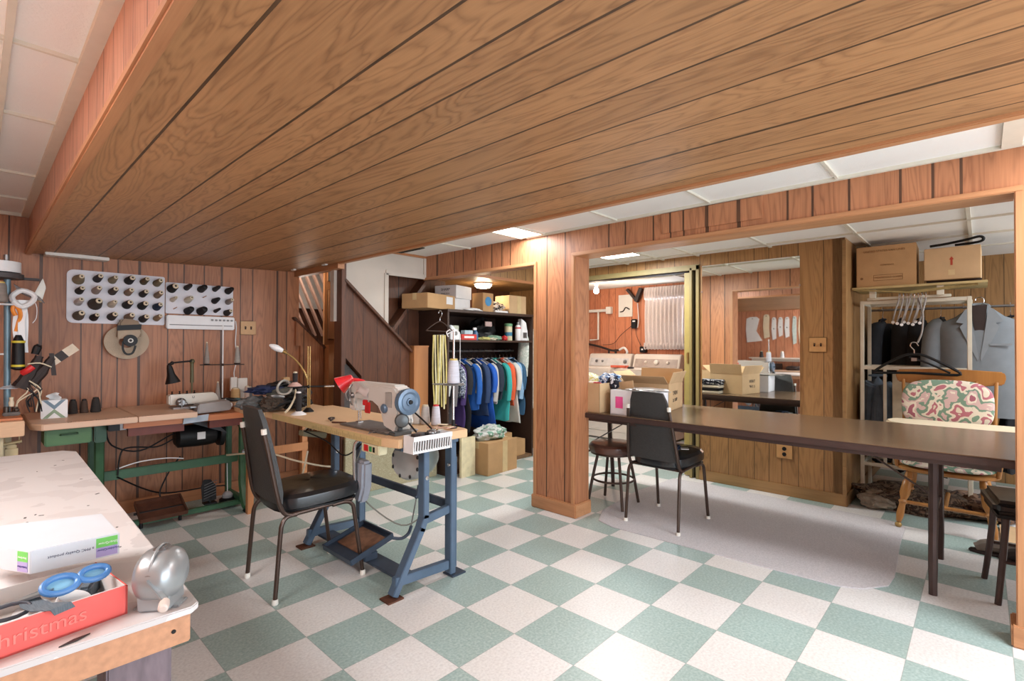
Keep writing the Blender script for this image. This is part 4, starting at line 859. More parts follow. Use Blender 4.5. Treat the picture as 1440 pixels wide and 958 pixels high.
def plst(u, v): return Vector((-.119-.008*sin(pi*u)-.005*sin(7*v+3*u), 1.09-.13*u, .995-.055*v+.015*sin(5*u)))
L(MB().sheet(plst, 10, 8, .002), 'plastic_wrap', mat('cloudy_plastic', srgb(214, 204, 200), .3, var=.06))
L(MB().tube([(-.035, .672, .875), (.03, .67, .82), (.09, .68, .77)], .0045, 6, 1), 'drive_belt', M_black)
L(MB().tube([(-.118, .672, .885), (-.07, .66, .82), (-.03, .65, .77)], .0045, 6, 1), 'drive_belt', M_black)
t = thing('red_work_lamp', 'red cone lamp shade clamped behind the grey sewing machine head', 'lamp', (-.07, 1.26, .95))
L(MB().lathe([(.052, 0), (.050, .008), (.030, .06), (.020, .085), (.012, .09)], (-.125, 1.26, .975), (.55, -.35, .42), 24, cap=False), 'shade', mat('red_shade', srgb(236, 52, 60), .35, coat=.3))
L(MB().lathe([(.046, .006), (.0, .02)], (-.125, 1.26, .975), (.55, -.35, .42), 24), 'inner_reflector', M_gasket)
L(MB().ball((-.115, 1.255, .983), .022), 'bulb', M_gasket)
L(MB().tube([(-.06, 1.22, 1.01), (-.02, 1.18, 1.0), (.0, 1.14, .97), (-.01, 1.10, .96)], .010, 8), 'neck', bpy.data.materials['red_shade'])
# thread stand and cones at the near right
t = thing('thread_stand', 'chrome thread stand with a big white cone on its tray', 'thread stand', (.215, .635, MT))
px_, py_ = .205, .64
L(MB().cyl((px_, py_, MT), (px_, py_, 1.285), .006), 'pole', M_chrome)
L(MB().cyl((px_, py_, MT), (px_, py_, MT+.045), .010).lathe([(.022, 0), (.022, .004), (.01, .01)], (px_, py_, MT), n=14), 'foot', M_black)
L(MB().lathe([(.0, 0), (.052, .0), (.060, .004), (.058, .008), (.01, .006)], (px_, py_, .995), n=24).lathe([(.0, 0), (.040, .0), (.046, .004), (.0, .006)], (px_-.045, py_+.055, .998), n=20), 'tray', M_steel)
L(MB().tube([(px_-.035, py_+.01, 1.27), (px_, py_, 1.287), (px_+.03, py_-.01, 1.28), (px_+.035, py_-.012, 1.24)], .003, 6).ball((px_, py_, 1.29), .009).tube([(px_-.03, py_+.01, 1.255), (px_-.04, py_+.012, 1.28), (px_-.02, py_+.006, 1.295)], .003, 6), 'thread_guide', M_gasket)
L(MB().cyl((px_+.035, py_-.012, 1.24), (px_+.035, py_-.012, 1.10), .0015), 'thread', M_gasket)
cone('thread_cone', 'big white thread cone on the chrome stand tray with a yellow tip', (px_, py_, 1.004), (0, 0, 1), .034, .026, .125, (214, 216, 226), 'white cones on the blonde table', core=bpy.data.materials['yellow_core'])
for k, (xx, yy, rr_, hh, cc, nm) in enumerate(((.150, .905, .030, .105, (206, 196, 184), 'cream white thread cone behind the drive belt'), (.185, .86, .028, .10, (210, 200, 192), 'pinkish cream thread cone beside the belt'), (.205, .79, .027, .105, (224, 222, 230), 'white thread cone with a red top near the basket'))):
    cone('thread_cone', nm, (xx, yy, MT), (0, 0, 1), rr_, rr_*.72, hh, cc, 'white cones on the blonde table', core=M_red if k == 2 else M_core)
t = thing('fabric_scraps', 'pinkish scraps and thin sticks lying beside the thread cones', 'scraps', (.14, .70, MT))
for k in range(9):
    a_ = random.uniform(0, pi); xx, yy = .10+random.uniform(-.0, .12), .66+random.uniform(-.04, .08)
    L(MB().box((xx, yy, MT+.002+.002*k), (random.uniform(.03, .07), random.uniform(.008, .03), .003), rz=a_), 'scrap', [mat('scrap_pink', srgb(206, 160, 144), .8), M_rust, M_core][k % 3] if k < 3 else [bpy.data.materials['scrap_pink'], M_rust, M_core][k % 3])
t = thing('small_scissors', 'dark thread snips on the blonde table beside the needle', 'scissors', (-.12, 1.36, MT), R(-30))
MB().tube([(0, -.05, .008), (.012, -.02, .012), (.016, .01, .012), (0, .03, .012), (-.014, .01, .012), (-.010, -.02, .012), (.0, -.05, .008)], .005, 8, 3).build('handle', M_dk, t)
MB().bar((0, .02, .010), (.0, .085, .006), .012, .004).bar((.004, .02, .012), (.01, .08, .008), .010, .004).build('blades', M_steel, t)
t = thing('screwdriver', 'thin brown-handled screwdriver lying by the needle plate', 'screwdriver', (-.15, 1.20, MT))
MB().bar((-.02, .06, .006), (.03, -.02, .006), .010, .009, bev=.003).build('handle', M_rust, t); MB().cyl((.03, -.02, .005), (.07, -.08, .005), .003).build('blade', M_steel, t)
t = thing('bent_pins', 'scattered dark pins and clips at the left table corner', 'pins', (-.165, .78, MT))
for k in range(10):
    a_ = random.uniform(0, pi); xx, yy = random.uniform(-.03, .03), random.uniform(-.06, .06)
    MB().bar((xx-.02*cos(a_), yy-.02*sin(a_), .004), (xx+.02*cos(a_), yy+.02*sin(a_), .009), .004, .004).build('pin', [M_dk, M_steel][k % 2], t)

# far end of the table: second thread stand, gooseneck lamp, coil, dark pile
t = thing('gooseneck_lamp', 'brass gooseneck lamp with a white bulb head curving over the dark pile', 'lamp', (-.02, 1.86, MT))
M_brass = mat('brass', srgb(176, 146, 92), .35, .7)
L(MB().tube([(-.03, 1.86, MT), (-.03, 1.86, .92), (-.045, 1.875, 1.02), (-.09, 1.92, 1.11), (-.15, 1.96, 1.165)], .006, 8, 5), 'stem', M_brass)
L(MB().lathe([(.010, 0), (.016, .015), (.022, .05), (.018, .075), (.008, .095), (0, .10)], (-.15, 1.96, 1.165), (-.75, .15, .38), 18), 'bulb_head', M_gasket)
L(MB().cyl((-.155, 1.962, 1.168), (-.135, 1.95, 1.155), .014), 'collar', M_brass)
t = thing('thread_stand', 'black and brass thread stand with a crossbar at the far end of the table', 'thread stand', (-.035, 1.86, MT))
L(MB().cyl((-.045, 1.83, MT), (-.045, 1.83, 1.20), .004).cyl((-.033, 1.825, MT), (-.033, 1.825, 1.20), .004), 'pole', M_brass)
L(MB().lathe([(.035, 0), (.034, .006), (.018, .022), (.012, .028)], (-.04, 1.83, MT), n=14), 'base', M_black)
L(MB().cyl((-.16, 1.87, .935), (.055, 1.80, .93), .006).ball((-.04, 1.83, .932), .012), 'crossbar', M_black)
L(MB().cyl((.055, 1.80, .93), (.115, 1.78, .93), .007), 'chrome_tip', M_chrome)
L(MB().lathe([(.0, 0), (.045, .0), (.034, .012), (.014, .026)], (-.12, 1.855, .938), n=20), 'spool_dish', mat('pink_dish', srgb(206, 170, 160), .5))
cone('thread_spool', 'small black spool with a pink top standing on the pinkish dish', (-.118, 1.855, .964), (0, 0, 1), .015, .015, .06, (40, 36, 38), 'black spools at the far end')
cone('thread_spool', 'tall black spool on a white cone foot near the wire coil', (-.145, 1.74, MT+.022), (0, 0, 1), .018, .018, .115, (36, 34, 36), 'black spools at the far end', core=M_gasket)
o = MB().lathe([(.048, 0), (.046, .004), (.018, .022)], (-.145, 1.74, MT), n=20).build('spool_foot', M_gasket); tag(o, 'white cone-shaped foot under the tall black spool', 'spool foot')
o = MB().tube([(-.17+.045*cos(a_*pi/6), 1.90+.01*sin(a_), .93+.045*sin(a_*pi/6)) for a_ in range(0, 13)], .008, 8, 2).build('wire_ring', mat('ring_grey', srgb(168, 166, 158), .4, .3)); tag(o, 'pale grey ring leaning against the dark pile', 'ring')
# dark pile of zippers, cases and cloth
MP = [M_black, mat('pile_navy', srgb(28, 40, 76), .8), mat('pile_brown', srgb(70, 58, 48), .8, var=.2), mat('pile_grey', srgb(96, 98, 98), .8, var=.25), mat('pile_olive', srgb(84, 84, 76), .8), M_dk]
pile = [(-.28, 2.10, .80, .11, .07, .03, 3, .2, 'grey striped folded sweater on the left of the dark pile'), (-.19, 2.12, .865, .13, .08, .022, 1, -.2, 'navy blue case with white lettering on top of the dark pile'),
        (-.08, 2.14, .875, .13, .08, .028, 0, .3, 'black cloth heap along the back of the pile'), (-.20, 1.99, .80, .10, .06, .035, 2, .6, 'brown leather strip bundle at the front of the pile'),
        (-.07, 2.00, .805, .11, .07, .04, 0, -.3, 'black zipper heap at the right front of the pile'), (-.12, 2.05, .845, .10, .06, .028, 4, .1, 'olive grey pouch in the middle of the pile'), (.02, 2.08, .82, .07, .06, .05, 5, 0, 'dark brown pouch behind the pale ring')]
for i, (x_, y_, z_, a_, b_, c_, m_, rz_, lb) in enumerate(pile):
    q = MB(); g = bmesh.ops.create_icosphere(q.bm, subdivisions=4, radius=1)
    for v in q.bm.verts:
        d_ = noise.noise(v.co*2.2+Vector((i*3.1, 0, 0)))*.35+noise.noise(v.co*6+Vector((i*7, 2, 0)))*.16
        v.co *= 1+d_
        v.co = Vector((v.co.x*a_, v.co.y*b_, max(v.co.z, -.8)*c_*1.5))
    q.xf(Matrix.Translation((x_, y_, MT+(z_-MT)*1.25+.01)) @ Matrix.Rotation(rz_, 4, 'Z'))
    o = q.build('cloth_bundle', MP[m_]); tag(o, lb, 'bundle', 'dark bundles heaped at the far table end')
for i, (pts, lb) in enumerate([([(-.22, 1.93, .80), (-.12, 1.93, .83), (-.05, 1.95, .80), (-.09, 1.9, .78)], 'black zipper loop hanging off the front of the dark pile'), ([(-.06, 1.98, .90), (-.10, 1.90, .86), (-.15, 1.86, .80), (-.19, 1.84, .77)], 'pale fabric ribbon trailing from the pile to the table'), ([(-.25, 2.0, .86), (-.2, 1.96, .87), (-.13, 1.97, .855)], 'silver zipper lying across the brown bundle')]):
    o = MB().tube(pts, .006, 6, 5, flat=1.8).build('zipper', [M_black, M_core, M_steel][i]); tag(o, lb, 'zipper')
t = thing('small_box', 'tiny tan box perched on top of the dark pile', 'box', (-.05, 2.16, .945)); MB().box((0, 0, .017), (.045, .03, .034), bev=.002).build('carton', M_card, t); MB().box((0, 0, .0345), (.012, .031, .001)).build('tape', M_tapec, t)
o = MB().prism([(-.27, 2.0), (.22, 2.0), (.22, 2.45), (-.27, 2.45)], .03, Matrix.Translation((0, .075, MT-.04))).build('rear_board', M_maple); tag(o, 'blonde board bridging behind the machine table, under the dark pile', 'board')
t = thing('board_trestle', 'pale wooden trestle carrying the board under the dark pile', 'trestle', (-.0, 2.35, 0))
for xx in (-.22, .17): L(MB().b2(xx, xx+.04, 2.38, 2.42, 0, MT-.04), 'leg', M_post)
L(MB().b2(-.22, .21, 2.37, 2.38, .40, .46), 'brace', M_post)
# second low frame seen between the blue legs: cable tray, cords
t = thing('power_box', 'dusty power strip box wedged under the far end of the blonde table', 'power box', (-.05, 1.72, .60))
L(MB().box((-.05, 1.74, .63), (.16, .07, .035), rot=Matrix.Rotation(R(12), 3, 'Y'), bev=.004), 'box', mat('dusty_olive', srgb(128, 122, 98), .7, var=.15))
for k in range(7): L(MB().tube([(-.12+.02*k, 1.73, .66), (-.10+.02*k, 1.70, .69+.01*(k % 3)), (-.06+.015*k, 1.76, .70), (-.02+.01*k, 1.73, .65)], .005, 6, 4), 'cord_loop', [M_core, M_black, M_steel][k % 3])
for i, (pts, m_, lb) in enumerate([([(-.32, 2.5, .42), (-.25, 2.0, .50), (-.15, 1.75, .47), (0, 1.7, .42), (.1, 1.7, .40)], M_core, 'pale cord stretching from the wall to the blue far legs'), ([(-.14, 1.62, .55), (-.17, 1.6, .46), (-.20, 1.58, .38), (-.21, 1.57, .30)], M_core, 'short pale stick tied to the far blue leg'), ([(-.2, 1.65, .38), (-.1, 1.68, .33), (0, 1.7, .34), (.08, 1.7, .42)], M_black, 'black cord sagging between the far blue legs'), ([(.08, 1.66, .44), (.085, 1.66, .36), (.075, 1.66, .30)], M_gasket, 'white cord dangling beside the far rear leg'), ([(.2, 1.6, .62), (.22, 1.62, .5), (.24, 1.6, .42), (.27, 1.7, .3), (.3, 1.8, .16)], M_black, 'thin black cord behind the far rear leg')]):
    o = MB().tube(pts, .006 if i < 2 else .004, 8, 5).build('cord', m_); tag(o, lb, 'cord')
# ================================================================== CHAIRS, FOLDING TABLE
M_vinyl = mat('black_vinyl', srgb(26, 27, 30), .32, var=.15, scale=10, bump=.18, bscale=14, coat=.5)
M_vback = mat('black_textured_vinyl', srgb(52, 52, 52), .45, var=.10, scale=60, bump=.25, bscale=160)
M_brtube = mat('brown_tube', srgb(74, 58, 50), .32, .5, var=.08)
M_cap = mat('white_foot_cap', srgb(220, 216, 206), .5)
def make_chair(label, loc, rz=0):
    t = thing('dining_chair', label, 'chair', loc, rz, 'black vinyl chairs')
    # seat: rounded cushion
    q = MB(); pts = []
    for k in range(28):
        a_ = 2*pi*k/28; e = 2/3.4
        cx = abs(cos(a_))**e*(1 if cos(a_) >= 0 else -1); sy = abs(sin(a_))**e*(1 if sin(a_) >= 0 else -1)
        pts.append((.02+.225*cx, .205*sy*(1-.06*(1-cx)/2)))
    prof = [(.90, .415), (.99, .425), (1.0, .45), (.985, .475), (.90, .492), (.6, .502), (.02, .506)]
    rs = [q.ring([(.02+(x_-.02)*s_, y_*s_, z_+(.008*(x_-.02)/.2)) for x_, y_ in pts]) for s_, z_ in prof]
    q.skin(rs); q.build('seat', M_vinyl, t)
    q = MB(); rs = [q.ring([(.02+(x_-.02)*s_, y_*s_, z_) for x_, y_ in pts]) for s_, z_ in ((.93, .400), (.93, .416))]; q.skin(rs); q.build('seat_pan', M_black, t)
    # backrest: tapering curved slab leaning back
    q = MB(); rs = []
    for k in range(9):
        v = k/8; z_ = .455+.45*v; w_ = .180-.058*v**1.2-(.012 if v == 1 else 0); xb = -.215-.075*v**1.3
        th = .028*(1-.3*v) if 0 < k < 8 else .012
        ring_ = []
        for j in range(12):
            u = -1+2*j/11; ring_.append((xb+.012*u*u-.0*th, u*w_, z_+.006*(1-u*u)*(k == 8)))
        for j in range(11, -1, -1):
            u = -1+2*j/11; ring_.append((xb+th*(1-.45*abs(u)**4)+.012*u*u+.012, u*w_*.985, z_+.006*(1-u*u)*(k == 8)))
        rs.append(q.ring(ring_))
    q.skin(rs); q.build('backrest', M_vback, t)
    for s_ in (-1, 1):
        y_ = .178*s_
        # back tube continues under the seat and forms the rear leg bend
        MB().tube([(-.262, .150*s_, .79), (-.245, .160*s_, .70), (-.215, .178*s_, .52), (-.195, .182*s_, .44), (-.165, .182*s_, .402), (-.10, .178*s_, .398), (.10, .174*s_, .405), (.17, .17*s_, .405)], .0105, 10, 4).build('back_frame', M_brtube, t)
        MB().tube([(-.262, .150*s_, .79), (-.264, .1495*s_, .815)], .0125, 10, 0).build('tube_cap', M_cap, t)
        MB().tube([(-.12, .180*s_, .395), (-.165, .182*s_, .392), (-.190, .186*s_, .365), (-.200, .188*s_, .30), (-.222, .192*s_, .02)], .0105, 10, 4).build('leg', M_brtube, t)
        MB().tube([(.06, .178*s_, .398), (.13, .178*s_, .40), (.165, .18*s_, .38), (.178, .182*s_, .33), (.222, .19*s_, .02)], .0105, 10, 4).build('leg', M_brtube, t)
        for x_, yy in ((-.2226, .1922*s_), (.2228, .1902*s_)): MB().lathe([(.0125, 0), (.015, .004), (.0145, .022), (.012, .026)], (x_, yy, 0), n=12).build('foot_cap', M_cap, t)
    MB().tube([(-.15, -.178, .396), (-.15, .178, .396)], .009, 8, 0).build('stretcher', M_brtube, t)
    return t
ch1 = make_chair('black vinyl dining chair pulled up to the blonde sewing machine table', (-.365, 1.15, 0), R(-2))
ch2 = copy_tree(ch1); ch2.location = (1.735, .160, 0); ch2.rotation_euler = (0, 0, R(-2))
ch2['label'] = 'black vinyl dining chair drawn up to the long brown folding table'
t = thing('blue_cloth', 'small dark blue cloth with a white paper on the folding-table chair seat', 'cloth', (1.70, .08, .513))
MB().box((-.02, .01, .012), (.12, .09, .022), rz=.3, bev=.008).build('folded_cloth', mat('navy_cloth', srgb(32, 54, 84), .8, var=.2), t)
MB().box((.0, -.06, .010), (.06, .05, .004), rz=.5).build('paper', M_white, t)
# round stool
def stool(label, loc, group=None):
    t = thing('round_stool', label, 'stool', loc, 0, group)
    MB().lathe([(.15, .405), (.178, .41), (.185, .43), (.182, .455), (.165, .472), (.10, .478), (0, .480)], n=32).build('seat', mat('brown_vinyl', srgb(96, 66, 56), .3, var=.12, coat=.4) if 'brown_vinyl' not in bpy.data.materials else bpy.data.materials['brown_vinyl'], t)
    MB().lathe([(.165, .392), (.172, .395), (.172, .41), (.16, .412)], n=32).build('seat_ring', M_brtube, t)
    for k in range(4):
        a_ = pi/4+k*pi/2+.1; MB().tube([(.12*cos(a_), .12*sin(a_), .395), (.165*cos(a_), .165*sin(a_), .2), (.20*cos(a_), .20*sin(a_), .01)], .011, 10, 3).build('leg', M_brtube, t)
    MB().tube([(.155*cos(2*pi*k/24), .155*sin(2*pi*k/24), .20) for k in range(25)], .008, 8, 1).build('foot_ring', M_brtube, t)
    return t
stool('round brown vinyl stool with a foot ring, half hidden behind the wooden pillar', (1.78, .62, 0))
# long folding table
M_ftop = wood('folding_table_top', srgb(86, 66, 50), srgb(122, 100, 78), 'X', 'Y', rough=.22, ring=14, figure=.5)
M_fedge = mat('table_edge_brown', srgb(64, 46, 42), .35, var=.08)
t = thing('folding_table', 'long brown folding table running from the boxes to the right door jamb', 'folding table', (1.93, -.3, 0))
FT = .73
L(MB().b2(1.455, 2.43, -2.0, 1.02, FT-.014, FT, bev=.004), 'top', M_ftop)
q = MB(); q.b2(1.450, 1.462, -2.005, 1.025, FT-.038, FT-.004, bev=.003); L(q, 'front_edge', M_fedge)
L(MB().b2(2.42, 2.435, -2.005, 1.025, FT-.038, FT-.004, bev=.003), 'back_edge', M_fedge)
L(MB().b2(1.50, 1.53, -1.5, .95, FT-.065, FT-.014), 'apron', M_fedge)
L(MB().b2(2.35, 2.38, -1.5, .95, FT-.065, FT-.014), 'apron', M_fedge)
M_tleg = mat('leg_brown_metal', srgb(72, 56, 52), .4, .35, var=.1)
for yy in (-1.26, .89):
    for xx, bend in ((1.64, -1), (2.21, 1)):
        L(MB().tube([(1.93-bend*-.22, yy, FT-.04), (1.93+bend*.235, yy, .40), (1.93+bend*.27, yy, .22), (1.93+bend*.285, yy, .0)], [.020, .020, .019, .017], 8, 3, flat=.75), 'leg', M_tleg)
    L(MB().tube([(1.70, yy, .36), (1.93, yy, .36), (2.16, yy, .36)], .010, 8, 0), 'cross_tube', M_tleg)
    L(MB().bar((1.93, yy+.02, .42), (1.93, yy+(.42 if yy < 0 else -.42), FT-.04), .022, .006), 'brace', M_tleg)
    L(MB().b2(1.60, 2.26, yy-.02, yy+.02, FT-.05, FT-.03), 'hinge_bar', M_tleg)
# second brown stool at the right jamb
t = thing('padded_stool', 'dark padded stool with straight brown legs under the right end of the folding table', 'stool', (1.92, -1.62, 0), R(8))
q = MB(); q.box((0, 0, .455), (.36, .34, .07), bev=.025, seg=3); q.build('seat', M_vinyl, t)
MB().b2(-.165, .165, -.155, .155, .405, .422).build('seat_board', M_black, t)
for sx in (-1, 1):
    for sy in (-1, 1): MB().tube([(.13*sx, .12*sy, .41), (.145*sx, .135*sy, .2), (.165*sx, .155*sy, .0)], [.016, .014, .013], 8, 2).build('leg', M_tleg, t)
MB().tube([(-.15, -.14, .2), (-.15, .14, .2)], .008, 8, 0).build('stretcher', M_tleg, t); MB().tube([(.15, -.14, .2), (.15, .14, .2)], .008, 8, 0).build('stretcher', M_tleg, t)
# big grey rug remnant
M_rug = mat('rug_grey', srgb(204, 200, 202), .95, var=.12, scale=120, bump=.5, bscale=300)
q = MB()
poly = [(1.352, .36), (1.395, .50), (1.60, .60), (2.2, .66), (2.80, .62), (2.83, .30), (2.80, -.40), (2.78, -1.00), (2.70, -1.06), (2.3, -1.07), (1.75, -1.10), (1.60, -1.09), (1.47, -1.0), (1.42, -.90), (1.39, -.4)]
q.prism(poly, .006, bev=.002); o = q.build('rug', M_rug); tag(o, 'grey carpet remnant lying on the checker floor below the folding table', 'rug')

# ------------------------------------------------ boxes and fabrics on the folding table
def carton(name, label, c, d, rz, m, flaps=(), group=None, cat='box', tape=True, open_top=False, th=.004):
    t = thing(name, label, cat, c, rz, group); w, dp, h = d
    q = MB()
    if open_top:
        q.b2(-w/2, w/2, -dp/2, dp/2, 0, th); q.b2(-w/2, w/2, -dp/2, -dp/2+th, 0, h); q.b2(-w/2, w/2, dp/2-th, dp/2, 0, h); q.b2(-w/2, -w/2+th, -dp/2, dp/2, 0, h); q.b2(w/2-th, w/2, -dp/2, dp/2, 0, h)
    else: q.box((0, 0, h/2), (w, dp, h), bev=.003)
    q.build('carton', m, t)
    if tape and not open_top:
        MB().box((0, 0, h+.0006), (w*1.0, .045, .0012)).build('tape', M_tapec, t)
        for s_ in (-1, 1): MB().box((s_*(w/2+.0006), 0, h-.03), (.0012, .045, .06)).build('tape', M_tapec, t)
    for s_, ang, ln in flaps:     # s_: 'x+','x-','y+','y-'; ang from vertical outward
        a_ = R(ang); q = MB()
        if s_[0] == 'x':
            sg = 1 if s_[1] == '+' else -1; q.bar((sg*w/2, 0, h), (sg*(w/2+ln*sin(a_)), 0, h+ln*cos(a_)), dp*.98, th)
        else:
            sg = 1 if s_[1] == '+' else -1; q.bar((0, sg*dp/2, h), (0, sg*(dp/2+ln*sin(a_)), h+ln*cos(a_)), w*.98, th)
        q.build('flap', m, t)
    return t
def lump(name, label, cat, c, s, m, seed, group=None, amp=.3, rz=0, sub=4):
    q = MB(); bmesh.ops.create_icosphere(q.bm, subdivisions=sub, radius=1)
    for v in q.bm.verts:
        d_ = noise.noise(v.co*1.8+Vector((seed*3.1, 0, 0)))*amp+noise.noise(v.co*5+Vector((seed*7, 2, 0)))*amp*.45
        v.co *= 1+d_; v.co = Vector((v.co.x*s[0], v.co.y*s[1], max(v.co.z, -.75)*s[2]))
    q.xf(Matrix.Rotation(rz, 4, 'Z'))
    mn = min(v.co.z for v in q.bm.verts); q.xf(Matrix.Translation((c[0], c[1], c[2]-mn)))
    o = q.build(name, m); return tag(o, label, cat, group)
# brown box full of fabrics at the far end
b1 = carton('cardboard_box', 'open brown box heaped with patterned fabrics beside the pillar', (1.66, .72, FT), (.34, .36, .21), R(-3), M_card2, open_top=True, flaps=(('y-', 172, .10),), group='boxes on the folding table')
MF = [spots('fabric_yellow_flower', [srgb(232, 228, 214), srgb(214, 206, 120), srgb(240, 236, 226), srgb(150, 168, 120)], 30), spots('fabric_blue_flower', [srgb(30, 40, 70), srgb(90, 130, 180), srgb(220, 226, 232), srgb(50, 70, 110)], 34), spots('fabric_navy_white', [srgb(24, 28, 44), srgb(24, 28, 44), srgb(214, 216, 222)], 26), mat('fabric_red', srgb(176, 52, 52), .8), mat('fabric_cream', srgb(224, 216, 200), .85, var=.05), mat('fabric_black', srgb(30, 30, 32), .85)]
lump('fabric', 'yellow flowered white fabric on top of the brown box', 'fabric', (1.64, .76, FT+.17), (.13, .12, .055), MF[0], 1, 'fabrics heaped in the brown box')
lump('fabric', 'blue flowered fabric heaped at the right of the brown box', 'fabric', (1.70, .61, FT+.185), (.10, .09, .05), MF[1], 2, 'fabrics heaped in the brown box')
lump('fabric', 'navy and white fabric corner drooping over the box edge', 'fabric', (1.64, .535, FT+.165), (.04, .045, .05), MF[2], 3, 'fabrics heaped in the brown box')
lump('fabric', 'crumpled red fabric peeping out of the brown box front', 'fabric', (1.53, .60, FT+.185), (.03, .04, .018), MF[3], 4, 'fabrics heaped in the brown box')
lump('fabric', 'cream fabric folds along the rim of the brown box', 'fabric', (1.55, .72, FT+.17), (.05, .14, .03), MF[4], 5, 'fabrics heaped in the brown box')
# white box with pink note
wbx = carton('white_box', 'white box with a bright pink note, standing before the black chair', (1.66, .335, FT), (.30, .28, .17), R(-4), mat('white_card', srgb(228, 226, 230), .6, var=.03), open_top=True, group='boxes on the folding table')
MB().b2(-.1522, -.1502, .035, .095, .045, .125).build('pink_note', mat('pink_note', srgb(232, 84, 150), .6), wbx)
MB().b2(-.14, .12, -.13, .13, .160, .166).build('inner_card', mat('grey_print', srgb(150, 142, 132), .6, var=.25, scale=30), wbx)
lump('plastic_bag', 'crumpled clear plastic lying over the white box', 'plastic bag', (1.62, .24, FT+.166), (.10, .14, .014), mat('bag_plastic', srgb(176, 172, 168), .2, var=.15), 8)
yb = carton('cardboard_box', 'open brown box with handwritten words and raised flaps by the doorway', (2.06, .431, FT), (.36, .34, .20), R(9), M_card2, open_top=True, flaps=(('y-', 20, .09), ('x-', 60, .12), ('y+', 50, .12), ('x+', 10, .10)), group='boxes on the folding table')
RZ = Matrix.Translation((2.06, .431, FT)) @ Matrix.Rotation(R(9), 4, 'Z')
text('handwriting', 'YARN', .045, RZ @ frame((-.02, -.1708, .125), (1, 0, 0), (.06, 0, 1)), M_ink, yb)
text('handwriting', 'D. SHIP', .035, RZ @ frame((-.02, -.1708, .072), (1, 0, .04), (0, 0, 1)), M_ink, yb)
# folded clothes and box that show in the mirror
for k in range(5):
    z_ = FT+.028*k
    q = MB(); q.box((2.27, .60-.004*k, z_+.0145), (.20-.008*k, .24, .025), rz=.05*(k % 3-1), bev=.010)
    o = q.build('folded_fabric', [MF[4], MF[5], MF[4], MF[2], MF[2]][k]); tag(o, '%s folded fabric, %s of the stack behind the boxes at the doorway' % (['cream', 'black', 'pale', 'navy patterned', 'dark patterned'][k], ['bottom', 'second', 'middle', 'fourth', 'topmost'][k]), 'folded fabric', 'folded fabrics on the table')
# ================================================================== CLOSET WITH SHELVES AND SHIRTS
M_shelf = mat('dark_shelf', srgb(62, 42, 32), .55, var=.15, stretch=(1, 1, 8))
t = thing('shelf_unit', 'dark brown open shelf unit filling the closet, boxes on its top', 'shelf', (2.0, 2.45, 0))
sx0, sx1, sy0, sy1 = 1.42, 2.63, 2.16, 2.74
L(MB().b2(sx0, sx0+.02, sy0, sy1, 0, 1.52), 'side_panel', M_shelf); L(MB().b2(sx1-.02, sx1, sy0, sy1, 0, 1.52), 'side_panel', M_shelf)
L(MB().b2(sx0-.005, sx1+.005, sy0-.01, sy1, 1.52, 1.545), 'top_board', M_shelf)
L(MB().b2(sx0+.02, sx1-.02, sy0, sy1, 1.24, 1.26), 'shelf_board', M_shelf)
L(MB().b2(sx0+.02, sx1-.02, sy0, sy1, .0, .03), 'floor_board', mat('floor_board_brown', srgb(120, 92, 66), .6, var=.15))
L(MB().b2(sx0+.02, sx1-.02, sy1-.015, sy1, .03, 1.52), 'back_panel', M_shelf)
L(MB().cyl((sx0+.02, 2.44, 1.15), (sx1-.02, 2.44, 1.15), .012), 'hanging_rod', M_steel)
def print_on(o_, words, size, M): text('box_print', words, size, M, M_ink, o_)
ST = 1.545; gtop = 'boxes on top of the closet shelves'
c1 = carton('cardboard_box', 'long flat brown box at the left end of the closet shelf top', (1.30+.06, 2.36, ST), (.42, .30, .135), R(14), M_card, group=gtop)
MB().box((.12, -.1508, .085), (.10, .001, .07)).build('shipping_label', M_gasket, c1)
c2 = carton('white_box', 'lower white carton behind the long brown box on the shelf top', (1.70, 2.42, ST+.0), (.26, .24, .12), R(10), M_gasket, tape=False, group=gtop)
c3 = carton('white_box', 'upper white carton with printed black lettering, stacked below the round lamp', (1.70, 2.41, ST+.121), (.28, .25, .125), R(16), M_gasket, tape=False, group=gtop)
print_on(c3, 'SHARP', .035, Matrix.Translation((1.70, 2.41, ST+.121)) @ Matrix.Rotation(R(16), 4, 'Z') @ frame((-.1408, 0, .085), (0, -1, 0), (0, 0, 1)))
print_on(c3, 'MODEL SD 24', .016, Matrix.Translation((1.70, 2.41, ST+.121)) @ Matrix.Rotation(R(16), 4, 'Z') @ frame((-.1408, 0, .045), (0, -1, 0), (0, 0, 1)))
c4 = carton('cardboard_box', 'upright tan box with a blue oval print on the shelf top', (2.00, 2.30, ST), (.16, .15, .195), R(4), M_card, tape=False, group=gtop)
q = MB(); q.lathe([(.048, 0), (.048, .001)], (0, -.0762, .11), (0, -1, 0), 20).xf(Matrix.Scale(.62, 4, (0, 0, 1)) if False else Matrix()); q.build('blue_oval', mat('print_blue', srgb(70, 140, 190), .6), c4)
c5 = carton('cardboard_box', 'tan box with yellowed tape at the right end of the closet shelf top', (2.46, 2.34, ST), (.26, .22, .20), R(-2), M_card2, group=gtop)
MB().box((.02, -.1108, .10), (.06, .001, .198)).build('side_tape', M_tapec, c5)
MP2 = [spots('paper_bag_print', [srgb(214, 208, 196), srgb(40, 40, 44), srgb(190, 170, 150), srgb(220, 214, 206)], 22), M_gasket]
lump('paper_bag', 'crumpled black and white printed bag between the upright box and the right box', 'bag', (2.20, 2.32, ST+.03), (.10, .08, .05), MP2[0], 11, gtop)
o = MB().box((2.22, 2.30, ST+.014), (.20, .12, .028), bev=.006).build('paper_stack', M_gasket); tag(o, 'flat stack of white papers under the printed bag', 'papers')
